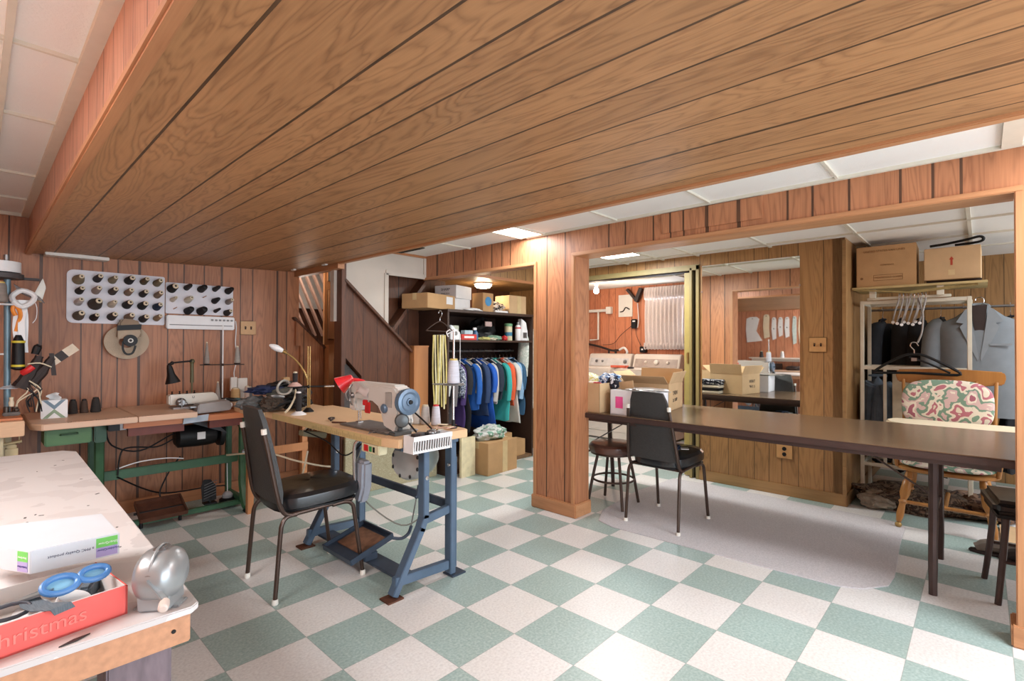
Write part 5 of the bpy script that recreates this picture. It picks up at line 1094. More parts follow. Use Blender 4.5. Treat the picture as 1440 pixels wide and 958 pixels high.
lump('paper_heap', 'low crumpled white papers in front of the white cartons', 'papers', (1.80, 2.23, ST), (.12, .04, .018), M_gasket, 12)
# second shelf goods
S2 = 1.26
t = thing('white_iron', 'white triangular plastic holder at the left of the middle closet shelf', 'holder', (1.52, 2.24, S2)); MB().prism([(-.06, 0), (.07, 0), (.06, .05), (-.03, .13), (-.06, .14)], .08, Matrix.Rotation(pi/2, 4, 'X'), bev=.006).build('holder_body', M_gasket, t); MB().lathe([(.02, 0), (.02, .002)], (.0, -.081, .06), (0, -1, 0), 14).build('dial', M_steel, t)
t = carton('red_box', 'red and white long carton on the middle closet shelf', (1.70, 2.21, S2), (.19, .08, .055), R(-3), mat('carton_red', srgb(200, 52, 44), .5), tape=False); MB().box((0, -.0405, .028), (.12, .001, .02)).build('white_stripe', M_gasket, t)
t = thing('spray_bottle', 'blue spray bottle with a white head on the middle closet shelf', 'spray bottle', (1.86, 2.26, S2)); MB().lathe([(.028, 0), (.03, .01), (.03, .07), (.012, .10)], n=16).build('bottle', mat('bottle_blue', srgb(70, 110, 150), .3), t); MB().b2(-.03, .015, -.01, .01, .10, .125, bev=.004).build('trigger_head', M_gasket, t)
t = thing('bottle', 'white carton standing upright at the left of the middle closet shelf', 'carton', (1.62, 2.30, S2)); MB().box((0, 0, .07), (.08, .05, .14), bev=.004).build('carton_body', mat('carton_sage', srgb(190, 196, 176), .6), t); MB().box((0, -.026, .08), (.05, .001, .05)).build('label', M_gasket, t)
o = MB().box((1.73, 2.24, S2+.075), (.11, .06, .04), bev=.004).build('blue_carton', mat('carton_pale_blue', srgb(176, 204, 214), .6)); tag(o, 'pale blue carton lying on the red and white carton', 'carton')
for k, (x_, c_, lb) in enumerate(((1.98, (196, 190, 120), 'yellow folded papers lying on the middle closet shelf'), (2.12, (120, 150, 128), 'green crumpled cloth on the middle closet shelf'), (2.08, (206, 200, 176), 'cream pattern envelope under the green cloth'))):
    lump('paper_heap', lb, 'papers', (x_, 2.25, S2), (.09, .05, .02+.01*(k == 1)), mat('heap_%d' % k, srgb(*c_), .8, var=.15), 20+k)
lump('dark_bag', 'black bag with a pinkish patch at the back of the middle closet shelf', 'bag', (2.14, 2.45, S2), (.16, .10, .13), M_black, 30); 
o = MB().box((2.08, 2.30, S2+.17), (.10, .012, .05), rz=.05, bev=.002).build('pink_packet', mat('packet_pink', srgb(186, 160, 156), .6)); tag(o, 'pinkish packet leaning on the black bag in the closet', 'packet')
lump('red_wrapper', 'small red wrapper next to the cream jar', 'wrapper', (2.26, 2.24, S2), (.03, .03, .03), M_red, 31)
t = thing('jar', 'cream jar with a blue band and green cap on the middle closet shelf', 'jar', (2.36, 2.28, S2)); MB().lathe([(.04, 0), (.043, .005), (.043, .15), (.035, .155)], n=22).build('jar_body', mat('jar_cream', srgb(214, 206, 170), .4), t); MB().lathe([(.0435, .05), (.0435, .09)], n=22, cap=False).build('blue_band', mat('band_teal', srgb(50, 120, 150), .4), t); MB().lathe([(.045, .155), (.045, .18), (.03, .185), (0, .186)], n=22).build('cap', mat('cap_green', srgb(110, 160, 120), .4), t)
t = thing('spray_can', 'white spray can with a red top ring in the closet', 'spray can', (2.47, 2.24, S2)); MB().lathe([(.03, 0), (.032, .005), (.032, .15), (.02, .17)], n=20).build('can_body', M_gasket, t); MB().lathe([(.0325, .13), (.0325, .145)], n=20, cap=False).build('red_ring', M_red, t); MB().lathe([(.018, .17), (.018, .2), (0, .202)], n=16).build('can_cap', M_steel, t)
t = thing('white_dispenser', 'tall white plastic dispenser at the right end of the middle closet shelf', 'dispenser', (2.55, 2.27, S2)); MB().prism([(-.05, 0), (.05, 0), (.05, .11), (.03, .12), (.025, .20), (-.05, .24)], .06, Matrix.Rotation(pi/2, 4, 'X'), bev=.006).build('dispenser_body', M_gasket, t); MB().b2(-.03, .03, -.063, -.06, .03, .09).build('dispenser_label', M_steel, t)

# shirts and hangers
def hanger(name, label, loc, rz, m, w=.38, group=None):
    t = thing(name, label, 'hanger', loc, rz, group)
    MB().tube([(0, 0, -.075), (0, 0, -.045), (.012, 0, -.035), (.026, 0, -.012), (.020, 0, .012), (.0, 0, .020), (-.018, 0, .010), (-.020, 0, -.004)], .0028, 6, 3).build('hook', M_chrome, t)
    MB().tube([(0, 0, -.075), (.06, 0, -.095), (w/2, 0, -.155), (w/2-.005, 0, -.165), (0, 0, -.165), (-w/2+.005, 0, -.165), (-w/2, 0, -.155), (-.06, 0, -.095), (0, 0, -.075)], .005, 6, 2).build('shoulder_bar', m, t)
    return t
def garment(name, label, loc, rz, m, w=.44, ln=.60, th=.05, seed=0, sleeve=.28, group=None, cat='shirt', msl=None, hem=1.1):
    """shirt hanging from its shoulders at loc (neck point); faces +-y of its own frame, width along x"""
    t = thing(name, label, cat, loc, rz, group)
    q = MB(); rs = []; N = 40
    for k in range(15):
        v = k/14
        z_ = -.075-ln*v if k > 2 else [-.055, -.070, -.10][k]
        wd = (w/2)*([.16, .42, .98][k] if k < 3 else (1.0-.12*sin(pi*min(1, v*1.4)) + (hem-1)*v))
        td = th*([.25, .5, .62][k] if k < 3 else (.62+.55*v))
        zo = lambda u: -(.045*abs(u)**1.3 if k == 2 else (.02*abs(u) if k < 2 else 0))
        pr = []
        for j in range(N):
            a_ = 2*pi*j/N
            fold = 1+.30*v*sin(7*a_+seed*1.7+2*v)*(.4+.6*abs(cos(a_)))+.12*sin(13*a_+seed)*v
            pr.append((wd*cos(a_), td*sin(a_)*fold + .012*sin(3*v*pi+seed), z_+zo(cos(a_))+.008*sin(5*a_+seed)*(k == 14)))
        rs.append(q.ring(pr))
    q.skin(rs); q.build('body', m, t)
    for s_ in (-1, 1):
        MB().tube([(s_*w*.36, 0, -.115), (s_*w*.50, .005, -.17), (s_*(w*.56), .012, -.17-sleeve*.5), (s_*(w*.54), .02, -.17-sleeve)], [.9*th+.006, 1.04*th+.006, th+.006, .9*th+.006], 12, 4, flat=.75).build('sleeve', msl or m, t)
    MB().tube([(.06*cos(a_*pi/6), .022*sin(a_*pi/6), -.055-.006*sin(a_*pi/6)) for a_ in range(13)], .006, 6, 1).build('collar', m, t)
    return t
cloth = lambda n_, c, **k: mat(n_, srgb(*c), .85, var=.10, scale=10, **k)
gr = 'shirts on the closet rail'
items = [(1.50, cloth('c_white', (206, 208, 206)), .50, 'white shirt with dark trim at the left end of the closet rail'),
 (1.57, cloth('c_grey', (112, 108, 110)), .95, 'long grey garment hanging near the left of the closet rail'),
 (1.64, spots('plaid', [srgb(40, 46, 60), srgb(150, 160, 176), srgb(60, 70, 92), srgb(214, 218, 222)], 46, .85, 1), .36, 'dark blue and white plaid shirt behind the thread cone'),
 (1.70, cloth('c_purple', (72, 52, 110)), .66, 'purple garment under the plaid shirt'),
 (1.76, cloth('c_black', (34, 34, 38)), .72, 'black garment hanging right of the plaid shirt'),
 (1.84, cloth('c_royal', (34, 96, 180)), .50, 'royal blue shirt, leftmost of the bright blue ones on the rail'),
 (1.92, cloth('c_beige', (196, 186, 166)), .40, 'beige shirt between the two royal blue garments'),
 (1.99, cloth('c_navy', (44, 66, 104)), .58, 'navy shirt behind the long royal blue jacket'),
 (2.06, cloth('c_royal2', (30, 90, 186)), .74, 'long royal blue jacket in the middle of the closet rail'),
 (2.14, cloth('c_lgrey', (190, 188, 186)), .46, 'light grey shirt right of the long blue jacket'),
 (2.21, cloth('c_dnavy', (38, 50, 66)), .42, 'dark navy shirt above the teal sweatshirt'),
 (2.27, cloth('c_teal', (54, 168, 164)), .66, 'teal sweatshirt hanging low on the closet rail'),
 (2.33, cloth('c_olive', (84, 104, 92)), .40, 'dark green shirt next to the teal sweatshirt'),
 (2.39, cloth('c_orange', (222, 92, 52)), .50, 'orange shirt on the closet rail'),
 (2.45, cloth('c_pale', (210, 210, 204)), .70, 'pale white sweatshirt right of the orange shirt'),
 (2.51, cloth('c_sky', (140, 178, 212)), .44, 'light blue shirt near the right end of the rail'),
 (2.57, cloth('c_denim', (48, 88, 120)), .62, 'dark denim blue shirt at the right end of the rail')]
for i, (x_, m, ln_, lb) in enumerate(items):
    garment('hanging_shirt', lb, (x_, 2.44, 1.122), pi/2+R(random.uniform(-8, 8)), m, w=.40+.03*(i % 3), ln=ln_*.95, th=.027, seed=i, sleeve=.22+.1*(i % 2), group=gr)
    hanger('coat_hanger', 'hanger carrying the %s' % lb.split(' on the ')[0].split(' at the ')[0].split(' hanging ')[0].split(' right of')[0].split(' near ')[0].split(' behind ')[0].split(', ')[0].split(' above ')[0].split(' between ')[0].split(' next ')[0].split(' under ')[0], (x_, 2.44, 1.150+.0), pi/2, M_gasket if i % 3 else M_black, .34, 'hangers on the closet rail')
# hanging yellow measuring tapes on the unit side
MY = [mat('tape_yellow', srgb(184, 168, 100), .5, var=.2), mat('tape_pale', srgb(204, 194, 152), .5, var=.15)]
t = thing('tape_measures', 'bundle of yellow sewing tape measures hanging on the dark shelf side', 'tape measures', (1.27, 2.10, 1.30))
MB().cyl((.03, .10, .0), (.03, -.03, .0), .006).build('nail', M_steel, t)
for k in range(7):
    def tp(u, v, k=k): return Vector((-.065+.020*k+.016*u+.004*sin(7*v+k), .012*sin(5*v+k*1.3)-.004*k, .0-(.62+.02*(k % 3))*v))
    MB().sheet(tp, 1, 16, .0012).build('tape', MY[k % 2], t)
hanger('wooden_hanger', 'dark wooden hanger hooked on the left side of the shelf unit', (1.30, 2.12, 1.50), R(10), mat('hanger_dark', srgb(60, 42, 34), .5), .34)
garment('hanging_garment', 'pale green patterned garment hanging at the right edge of the closet', (2.80, 2.30, 1.44), R(10), spots('pale_print', [srgb(206, 214, 204), srgb(190, 200, 190), srgb(220, 222, 214)], 30), w=.34, ln=.85, th=.07, seed=40, sleeve=.4, cat='garment')
# floor boxes and bag
gf = 'boxes on the closet floor'
cf = carton('cardboard_box', 'large tan box with worn tape on the closet floor', (1.885, 2.04, .0), (.42, .28, .30), R(3), M_card, group=gf)
MB().box((.03, -.1408, .15), (.07, .001, .296)).build('side_tape', M_tapec, cf)
cf2 = carton('cardboard_box', 'tan box with a round hole, right of the large closet floor box', (2.22, 2.30, .03), (.22, .22, .26), 0, M_card, group=gf)
MB().lathe([(.022, 0), (.022, .001)], (.02, -.1108, .14), (0, -1, 0), 16).build('hand_hole', M_hole, cf2)
carton('small_box', 'low brown carton at the right end of the closet floor', (2.46, 2.26, .03), (.16, .14, .17), 0, M_card, tape=False, group=gf)
o = MB().b2(1.475, 1.645, 2.02, 2.05, .0, .36, bev=.002).build('white_board', mat('cream_board', srgb(226, 214, 176), .6)); tag(o, 'cream white board standing left of the large closet box', 'board')
lump('plastic_bag', 'crumpled white and green plastic bag on the large closet box', 'bag', (1.87, 2.06, .302), (.17, .11, .075), spots('bag_print', [srgb(176, 190, 180), srgb(206, 210, 206), srgb(120, 160, 140), srgb(220, 222, 220)], 9), 50, amp=.4)

# ================================================================== LAUNDRY ROOM
M_enam = mat('enamel_cream', srgb(228, 216, 204), .3, var=.02); M_panelg = mat('panel_taupe', srgb(176, 158, 148), .4)
def appliance(label, x0, x1, y0, y1, curved, knobs):
    global t
    t = thing('washing_machine' if curved else 'tumble_dryer', label, 'washing machine' if curved else 'dryer', ((x0+x1)/2, (y0+y1)/2, 0))
    L(MB().b2(x0, x1, y0, y1, .02, .90, bev=.01), 'cabinet', M_enam)
    L(MB().b2(x0+.02, x1-.14, y0+.03, y1-.03, .901, .915, bev=.006), 'lid', M_enam)
    L(MB().b2(x0-.006, x0, y0+.02, y1-.02, .11, .74, bev=.004), 'front_door', M_enam)
    L(MB().prism([(x1-.16, .90), (x1, .90), (x1, 1.09), (x1-.05, 1.10), (x1-.10, 1.085)], y1-y0, Matrix.Translation((0, y1, 0)) @ Matrix.Rotation(pi/2, 4, 'X'), bev=.006), 'control_panel', M_enam)
    L(MB().prism([(x1-.157, .925), (x1-.107, 1.055), (x1-.104, 1.055), (x1-.154, .925)], (y1-y0-.06), Matrix.Translation((-.0015, y1-.03, 0)) @ Matrix.Rotation(pi/2, 4, 'X')), 'fascia', M_panelg if not curved else mat('panel_white', srgb(214, 210, 208), .4))
    for yk, rk in knobs: L(MB().lathe([(rk, 0), (rk*1.05, .008), (rk*.7, .02), (0, .022)], (x1-.137, yk, .99), (-1, 0, .38), 18), 'knob', M_enam if not curved else M_steel)
    for yy in (y0+.06, y1-.06): L(MB().cyl((x0+.06, yy, 0), (x0+.06, yy, .02), .02), 'foot', M_black)
appliance('cream tumble dryer with three knobs in the laundry, under the curtain', 4.02, 4.68, 1.36, 2.02, False, ((1.83, .018), (1.68, .033), (1.52, .018)))
appliance('white washing machine with small dark knobs left of the dryer', 4.02, 4.68, 2.06, 2.74, True, ((2.60, .02), (2.50, .016), (2.14, .026)))
# window with lace curtain
struct('window_1', MB().b2(4.76, 4.80, 1.36, 1.86, 1.25, 1.28).b2(4.76, 4.80, 1.36, 1.86, 1.90, 1.93).b2(4.76, 4.80, 1.36, 1.39, 1.28, 1.90).b2(4.76, 4.80, 1.83, 1.86, 1.28, 1.90).b2(4.76, 4.80, 1.60, 1.62, 1.28, 1.90), M_white)
struct('window_2', MB().b2(4.78, 4.784, 1.39, 1.83, 1.28, 1.90), mat('frosted_glass', srgb(226, 232, 242), .3, emit=(.8, .88, 1, .9)))
t = thing('lace_curtain', 'white ruffled lace curtain over the laundry window', 'curtain', (4.72, 1.62, 1.19)); M_lace = mat('lace', srgb(232, 220, 216), .9, var=.05, scale=60, bump=.4, bscale=120)
L(MB().cyl((4.71, 1.25, 1.985), (4.71, 1.93, 1.985), .010), 'curtain_rod', M_brass)
def cur(y0, y1, z0, z1, amp, n_, x_=4.70):
    def fn(u, v):
        return Vector((x_+amp*sin(2*pi*n_*u)*(.4+.6*v), y0+(y1-y0)*u+.01*sin(3*v), z1+(z0-z1)*v+.012*sin(2*pi*n_*u+1)*v))
    return MB().sheet(fn, n_*8, 10, .003)
L(cur(1.28, 1.92, 1.22, 1.97, .022, 11), 'panel', M_lace)
L(cur(1.28, 1.92, 1.84, 2.0, .02, 16, 4.675), 'valance', M_lace)
L(cur(1.28, 1.93, 1.17, 1.25, .03, 14, 4.695), 'bottom_ruffle', M_lace)
L(cur(1.30, 1.36, 1.25, 1.75, .03, 3, 4.67), 'side_ruffle', M_lace)
# things on the laundry wall
t = thing('wall_chart', 'white sheet with a dark sketch pinned on the laundry wall', 'sheet', (4.74, 2.24, 1.68)); L(MB().b2(4.735, 4.748, 2.14, 2.36, 1.62, 1.93), 'sheet', M_white); L(MB().tube([(4.73, 2.18, 1.72), (4.728, 2.24, 1.75), (4.73, 2.28, 1.70), (4.728, 2.33, 1.69)], .008, 6), 'sketch', M_dk)
t = thing('wall_bracket', 'dark wooden triangular bracket high on the laundry wall', 'bracket', (4.70, 2.08, 1.80)); L(MB().bar((4.70, 2.20, 2.0), (4.70, 2.04, 1.82), .05, .03), 'strut', M_dk); L(MB().bar((4.70, 1.98, 2.0), (4.70, 2.06, 1.82), .06, .05), 'block', M_dk)
t = thing('wall_phone', 'black wall telephone with a long pale cord in the laundry', 'telephone', (4.72, 2.10, 1.45)); L(MB().b2(4.69, 4.745, 2.06, 2.14, 1.45, 1.58, bev=.01), 'handset_base', M_black); L(MB().b2(4.688, 4.692, 2.07, 2.11, 1.54, 1.56), 'label', M_gasket); L(MB().tube([(4.72, 2.05, 1.80), (4.72, 2.04, 1.66), (4.71, 2.03, 1.55), (4.72, 2.05, 1.46)], .007, 6), 'cord', M_gasket)
for i, (pts, lb) in enumerate([([(4.71, 2.12, 1.5), (4.70, 2.3, 1.36), (4.70, 2.42, 1.24), (4.70, 2.6, 1.22)], 'thin dark cord running left from the telephone'), ([(4.71, 2.07, 1.46), (4.70, 2.05, 1.34), (4.70, 1.98, 1.20), (4.70, 1.95, 1.16)], 'thin dark cord running down from the telephone'), ]):
    o = MB().tube(pts, .004, 6, 4).build('cord', M_dk); tag(o, lb, 'cord')
t = thing('wall_timer', 'black timer box plugged in above the dryer', 'timer', (4.71, 1.96, 1.12)); L(MB().b2(4.68, 4.745, 1.91, 2.0, 1.115, 1.20, bev=.008), 'timer_body', M_black); L(MB().b2(4.735, 4.745, 1.89, 1.96, 1.20, 1.25), 'socket_plate', M_gasket); L(MB().b2(4.677, 4.681, 1.945, 1.97, 1.15, 1.17), 'label', M_gasket)
t = thing('white_pipes', 'white plumbing pipes on the left of the laundry wall', 'pipes', (4.70, 2.62, 1.3)); L(MB().cyl((4.70, 2.50, 1.72), (4.70, 2.92, 1.72), .022).b2(4.68, 4.745, 2.46, 2.54, 1.67, 1.77, bev=.004), 'pipe_run', M_white); L(MB().tube([(4.70, 2.68, 1.72), (4.70, 2.68, 1.30), (4.70, 2.82, 1.29)], .013, 8, 0), 'pipe_drop', M_white)
t = thing('faucet', 'dark iron faucet and a white curved hose above the washing machine', 'faucet', (4.68, 2.45, 1.1)); L(MB().tube([(4.72, 2.9, 1.24), (4.68, 2.62, 1.19), (4.66, 2.42, 1.14), (4.66, 2.30, 1.15)], .016, 8, 3).cyl((4.66, 2.36, 1.16), (4.66, 2.36, 1.08), .016).cyl((4.66, 2.47, 1.16), (4.66, 2.47, 1.09), .014), 'iron_pipe', M_dk); L(MB().tube([(4.66, 2.30, 1.15), (4.65, 2.22, 1.18), (4.65, 2.17, 1.12), (4.66, 2.22, 1.05)], .016, 10, 4), 'hose', M_gasket)
o = MB().box((4.25, 2.05, .935), (.10, .22, .03), bev=.004).build('red_package', mat('package_red', srgb(214, 100, 74), .5)); tag(o, 'orange-red package lying on the washing machine lid', 'package')
lump('rag', 'small dark rag on the dryer lid', 'rag', (4.2, 1.86, .915), (.05, .04, .015), M_dk, 60)
# olive door casing of the laundry opening
t = MB(); t.b2(2.935, 2.952, .44, .47, 0, 1.95, bev=.003); t.b2(2.935, 2.952, .505, .53, 0, 1.93, bev=.003)
struct('door_1', t, M_trimG)
t = MB(); t.b2(2.95, 3.12, .44, .455, 0, 1.93); t.b2(2.97, 3.0, .455, .475, 0, 1.90); t.b2(3.02, 3.05, .455, .475, 0, 1.90); t.b2(2.96, 3.09, .50, .53, 0, 1.90)
struct('door_2', t, mat('casing_dark_olive', srgb(104, 98, 74), .5, var=.1))
t = MB(); t.b2(2.935, 2.955, .44, 1.95, 1.905, 1.955, bev=.003); t.b2(2.95, 3.10, .44, 1.95, 1.925, 1.935); struct('door_3', t, mat('casing_olive', srgb(150, 136, 92), .5, var=.08))
struct('trim_15', MB().b2(2.98, 3.08, .455, 1.95, 1.90, 1.925), M_dk)
t = thing('folding_door', 'yellowish folding door leaf standing open at the right of the laundry doorway', 'door', (3.02, .56, 0)); L(MB().b2(2.985, 3.015, .53, .60, .01, 1.895, bev=.003), 'leaf', mat('door_yellow', srgb(172, 154, 92), .45, var=.05)); L(MB().b2(3.02, 3.05, .53, .59, .01, 1.895, bev=.003), 'leaf', bpy.data.materials['door_yellow']); L(MB().b2(2.978, 2.986, .555, .575, 1.05, 1.15, bev=.003), 'pull_handle', M_brass)
# ================================================================== MIRROR, OUTLET, SWITCH
M_mir, n, l, p = nt('mirror_silver'); p.inputs['Metallic'].default_value = 1; p.inputs['Roughness'].default_value = .02; p.inputs['Base Color'].default_value = (.86, .88, .84, 1)
t = thing('wall_mirror_glass', 'tall frameless mirror clipped to the wood-panelled wall behind the folding table', 'mirror', (2.944, .018, .60))
MB().b2(-.004, .004, -.395, .395, 0, 1.335, bev=.002).build('mirror_glass', M_mir, t)
for y_, z_ in ((-.395, 1.10), (.395, 1.10), (-.25, 0), (.25, 0)): MB().b2(-.009, .006, y_-.008, y_+.008, z_-.008, z_+.008, bev=.002).build('clip', M_chrome, t)
switchplate('light_switch', 'wood-tone double light switch on the panelled wall right of the mirror', 'light switch', (2.948, -.50, 1.223), 'x')
switchplate('wall_outlet', 'wood-tone double outlet low on the panelled wall, below the mirror', 'outlet', (2.948, -.262, .355), 'x', outlet=True)

# ================================================================== NICHE
M_rackw = mat('rack_white', srgb(208, 204, 188), .45, var=.05)
t = thing('garment_rack', 'white metal garment rack in the niche with a shelf of boxes above', 'garment rack', (3.45, -1.05, 0))
RX0, RX1, RY0, RY1 = 3.25, 3.60, -1.375, -.745
for xx in (RX0, RX1):
    for yy in (RY0, RY1): L(MB().b2(xx-.011, xx+.011, yy-.013, yy+.013, 0, 1.57, bev=.003), 'post', M_rackw)
for zz in (.29, 1.045, 1.555):
    for xx in (RX0, RX1): L(MB().b2(xx-.009, xx+.009, RY0, RY1, zz-.014, zz+.014, bev=.003), 'cross_bar', M_rackw)
    for yy in (RY0, RY1): L(MB().b2(RX0, RX1, yy-.009, yy+.009, zz-.014, zz+.014, bev=.003), 'side_bar', M_rackw)
L(MB().b2(RX0-.012, RX0+.012, -.90, -.88, .29, 1.045, bev=.002), 'inner_post', M_rackw)
L(MB().b2(RX0-.03, RX0-.01, -1.28, -.78, 1.572, 1.592, bev=.003), 'hanging_bar', M_rackw)
# upper shelf on brackets
t = thing('wall_shelf', 'pale wooden shelf on white brackets carrying two big boxes in the niche', 'shelf', (3.35, -1.08, 1.62))
L(MB().b2(3.17, 3.62, -1.47, -.69, 1.655, 1.672, bev=.002), 'board', mat('shelf_pale', srgb(190, 170, 120), .6, var=.1))
for yy in (-.82, -1.22): L(MB().b2(3.19, 3.24, yy-.02, yy+.02, 1.585, 1.655, bev=.002), 'bracket', M_rackw)
L(MB().bar((3.16, -.70, 1.655), (3.19, -1.05, 1.615), .01, .012).bar((3.19, -1.05, 1.615), (3.20, -1.42, 1.65), .014, .02), 'loose_lath', M_trimG)
bx = carton('cardboard_box', 'big brown box with printed lines on the left of the niche shelf', (3.375, -.896, 1.673), (.34, .37, .315), R(1.5), M_card, tape=False, group='boxes on the niche shelf')
BM = Matrix.Translation((3.375, -.896, 1.673)) @ Matrix.Rotation(R(1.5), 4, 'Z')
M_faint = mat('faint_print', srgb(126, 92, 56), .8)
text('box_print', 'UNITED STATES VAN LINES', .021, BM @ frame((-.171, .01, .275), (0, -1, 0), (0, 0, 1)), M_faint, bx)
text('box_print', 'CONTENTS', .016, BM @ frame((-.171, -.01, .165), (0, -1, 0), (0, 0, 1)), M_faint, bx)
text('box_print', 'HOUSEHOLD GOODS', .017, BM @ frame((-.171, -.02, .070), (0, -1, 0), (0, 0, 1)), M_faint, bx)
MB().b2(-.1712, -.1702, -.105, .075, .088, .091).build('print_frame', M_faint, bx); MB().b2(-.1712, -.1702, -.105, .075, .046, .049).build('print_frame', M_faint, bx)
MB().b2(-.1712, -.1702, -.105, -.102, .046, .091).build('print_frame', M_faint, bx); MB().b2(-.1712, -.1702, .072, .075, .046, .091).build('print_frame', M_faint, bx)
MB().lathe([(.010, 0), (.010, .001)], (-.1705, .150, .068), (-1, 0, 0), 10).build('stamp', M_faint, bx)
bx2 = carton('cardboard_box', 'paler brown box with a red arrow on the right of the niche shelf', (3.36, -1.285, 1.673+.022), (.32, .305, .23), R(-1), M_card2, tape=False, group='boxes on the niche shelf')
MB().prism([(-.006, -.03), (.006, -.03), (.006, .01), (.013, .01), (0, .032), (-.013, .01), (-.006, .01)], .001, Matrix.Translation((-.1605, .0, .13)) @ Matrix.Rotation(-pi/2, 4, 'Z') @ Matrix.Rotation(pi/2, 4, 'X')).build('arrow_print', mat('arrow_red', srgb(176, 66, 44), .7), bx2)
MB().b2(-.1612, -.1602, -.018, .018, .03, .068).build('tape_patch', M_tapec, bx2)
o = MB().b2(3.25, 3.5, -1.44, -1.14, 1.673, 1.695).build('shelf_packing', M_dk); tag(o, 'dark flat packing under the paler box on the niche shelf', 'packing')
o = MB().tube([(3.28, -1.16, 1.955), (3.30, -1.25, 1.965), (3.26, -1.36, 1.975), (3.24, -1.43, 1.985), (3.245, -1.45, 1.965), (3.26, -1.42, 1.95), (3.3, -1.3, 1.95)], .009, 8, 4).build('umbrella_handle', M_black); tag(o, 'black bent handle lying on top of the paler niche box', 'handle')
# row of clear hangers on the rack top
M_clr = mat('clear_grey_plastic', srgb(150, 146, 142), .2, var=.05)
for k in range(8):
    yy = -.985-.022*k
    t = thing('clip_hanger', 'curved grey hanger with clips, %s of eight on the white rack' % ['first from the left', 'second from the left', 'third from the left', 'fourth from the left', 'fifth from the left', 'sixth from the left', 'seventh from the left', 'last on the right'][k], 'hanger', (3.215, yy, 1.60), R(8*((k % 3)-1)), 'clip hangers on the rack')
    MB().tube([(.02, 0, -.02), (.016, 0, .005), (0, 0, .018), (-.016, 0, .006), (-.014, 0, -.03)], .0028, 6, 3).build('hook', M_chrome, t)
    MB().tube([(-.014, 0, -.03), (-.035, .004, -.07), (-.06, .012, -.12), (-.05, .024, -.165), (-.03, .034, -.19-.01*(k % 3))], .006, 8, 4).build('curved_bar', M_clr, t)
    MB().lathe([(.008, -.004), (.011, -.003), (.011, .003), (.008, .004)], (-.03, .034, -.205-.01*(k % 3)), (1, 0, 0), 12).build('clip_end', M_gasket, t)
t = thing('black_hanger', 'large black plastic coat hanger hanging alone from the clip hangers', 'hanger', (3.15, -1.075, 1.19))
MB().tube([(.0, -.025, .025), (.0, -.01, .05), (0, .012, .05), (0, .022, .03), (0, .012, .01), (0, 0, -.005), (0, 0, -.04)], .004, 8, 4).build('hook', M_chrome, t)
q = MB(); q.tube([(0, -.245, -.155), (0, -.16, -.10), (0, -.06, -.045), (0, 0, -.035), (0, .06, -.045), (0, .16, -.105), (0, .235, -.165), (0, .225, -.178), (0, 0, -.172), (0, -.235, -.178), (0, -.245, -.155)], .0095, 8, 3); q.build('hanger_body', M_black, t)
MB().tube([(0, .03, -.055), (-.004, -.08, -.10), (0, -.20, -.165)], .007, 8, 3).build('inner_bar', M_black, t)
MB().b2(-.012, -.008, -.016, .016, -.085, -.062).build('hanger_label', M_steel, t)
o = MB().tube([(3.19, -1.10, 1.57), (3.15, -1.125, 1.45), (3.145, -1.12, 1.32), (3.15, -1.095, 1.24)], .006, 8, 4).build('hook_strap', M_clr); tag(o, 'long curved grey strap holding the large black hanger', 'strap')
# grey suit jacket
M_suit = mat('suit_grey_blue', srgb(122, 130, 136), .85, var=.06, bump=.25, bscale=400)
M_lapel = mat('suit_lapel', srgb(134, 142, 148), .85, var=.05)
t = thing('suit_jacket', 'light grey-blue suit jacket hanging at the right of the niche', 'jacket', (3.46, -1.425, 1.49), R(-90))
q = MB(); rs = []; N = 44
for k in range(16):
    v = k/15; z_ = [0.0, -.03, -.075, -.12][k] if k < 4 else -.12-.66*(v-.2)/.8
    wd = [.07, .14, .25, .262][k] if k < 4 else .262-.035*sin(pi*min(1, (v-.2)/.55))+.02*v
    td = [.05, .07, .085, .10][k] if k < 4 else .105+.01*v
    rs.append(q.ring([(wd*cos(2*pi*j/N), td*sin(2*pi*j/N)*(1+.05*sin(5*2*pi*j/N)*v), z_-(.035*abs(cos(2*pi*j/N))**2 if 0 < k < 3 else 0)) for j in range(N)]))
q.skin(rs); q.build('jacket_body', M_suit, t)
for s_ in (-1, 1):
    MB().tube([(s_*.20, 0, -.105), (s_*.25, -.01, -.16), (s_*.27, -.02, -.36), (s_*.27, -.04, -.62), (s_*.268, -.05, -.74)], [.05, .056, .056, .052, .05], 14, 4, flat=1.15).build('sleeve', M_suit, t)
    q = MB(); q.prism([(s_*.048, .005), (s_*.075, -.01), (s_*.125, -.10), (s_*.085, -.11), (s_*.105, -.135), (s_*.01, -.38), (s_*.004, -.36), (s_*.035, -.12)], .007, Matrix.Translation((0, -.103, 0)) @ Matrix.Rotation(pi/2, 4, 'X') if True else None); q.build('lapel', M_lapel, t)
MB().prism([(-.042, .02), (.042, .02), (.03, -.12), (0, -.36), (-.03, -.12)], .004, Matrix.Translation((0, -.100, 0)) @ Matrix.Rotation(pi/2, 4, 'X')).build('dark_opening', M_dk, t)
MB().b2(.055, .165, -.116, -.108, -.27, -.255).build('breast_pocket', M_lapel, t)
MB().tube([(-.05, -.03, .01), (-.03, .03, .03), (.03, .03, .03), (.05, -.03, .01)], .014, 8).build('collar', M_lapel, t)
hanger('coat_hanger', 'dark wooden hanger inside the grey-blue suit jacket', (3.46, -1.425, 1.555), R(-90), M_dk, .38)
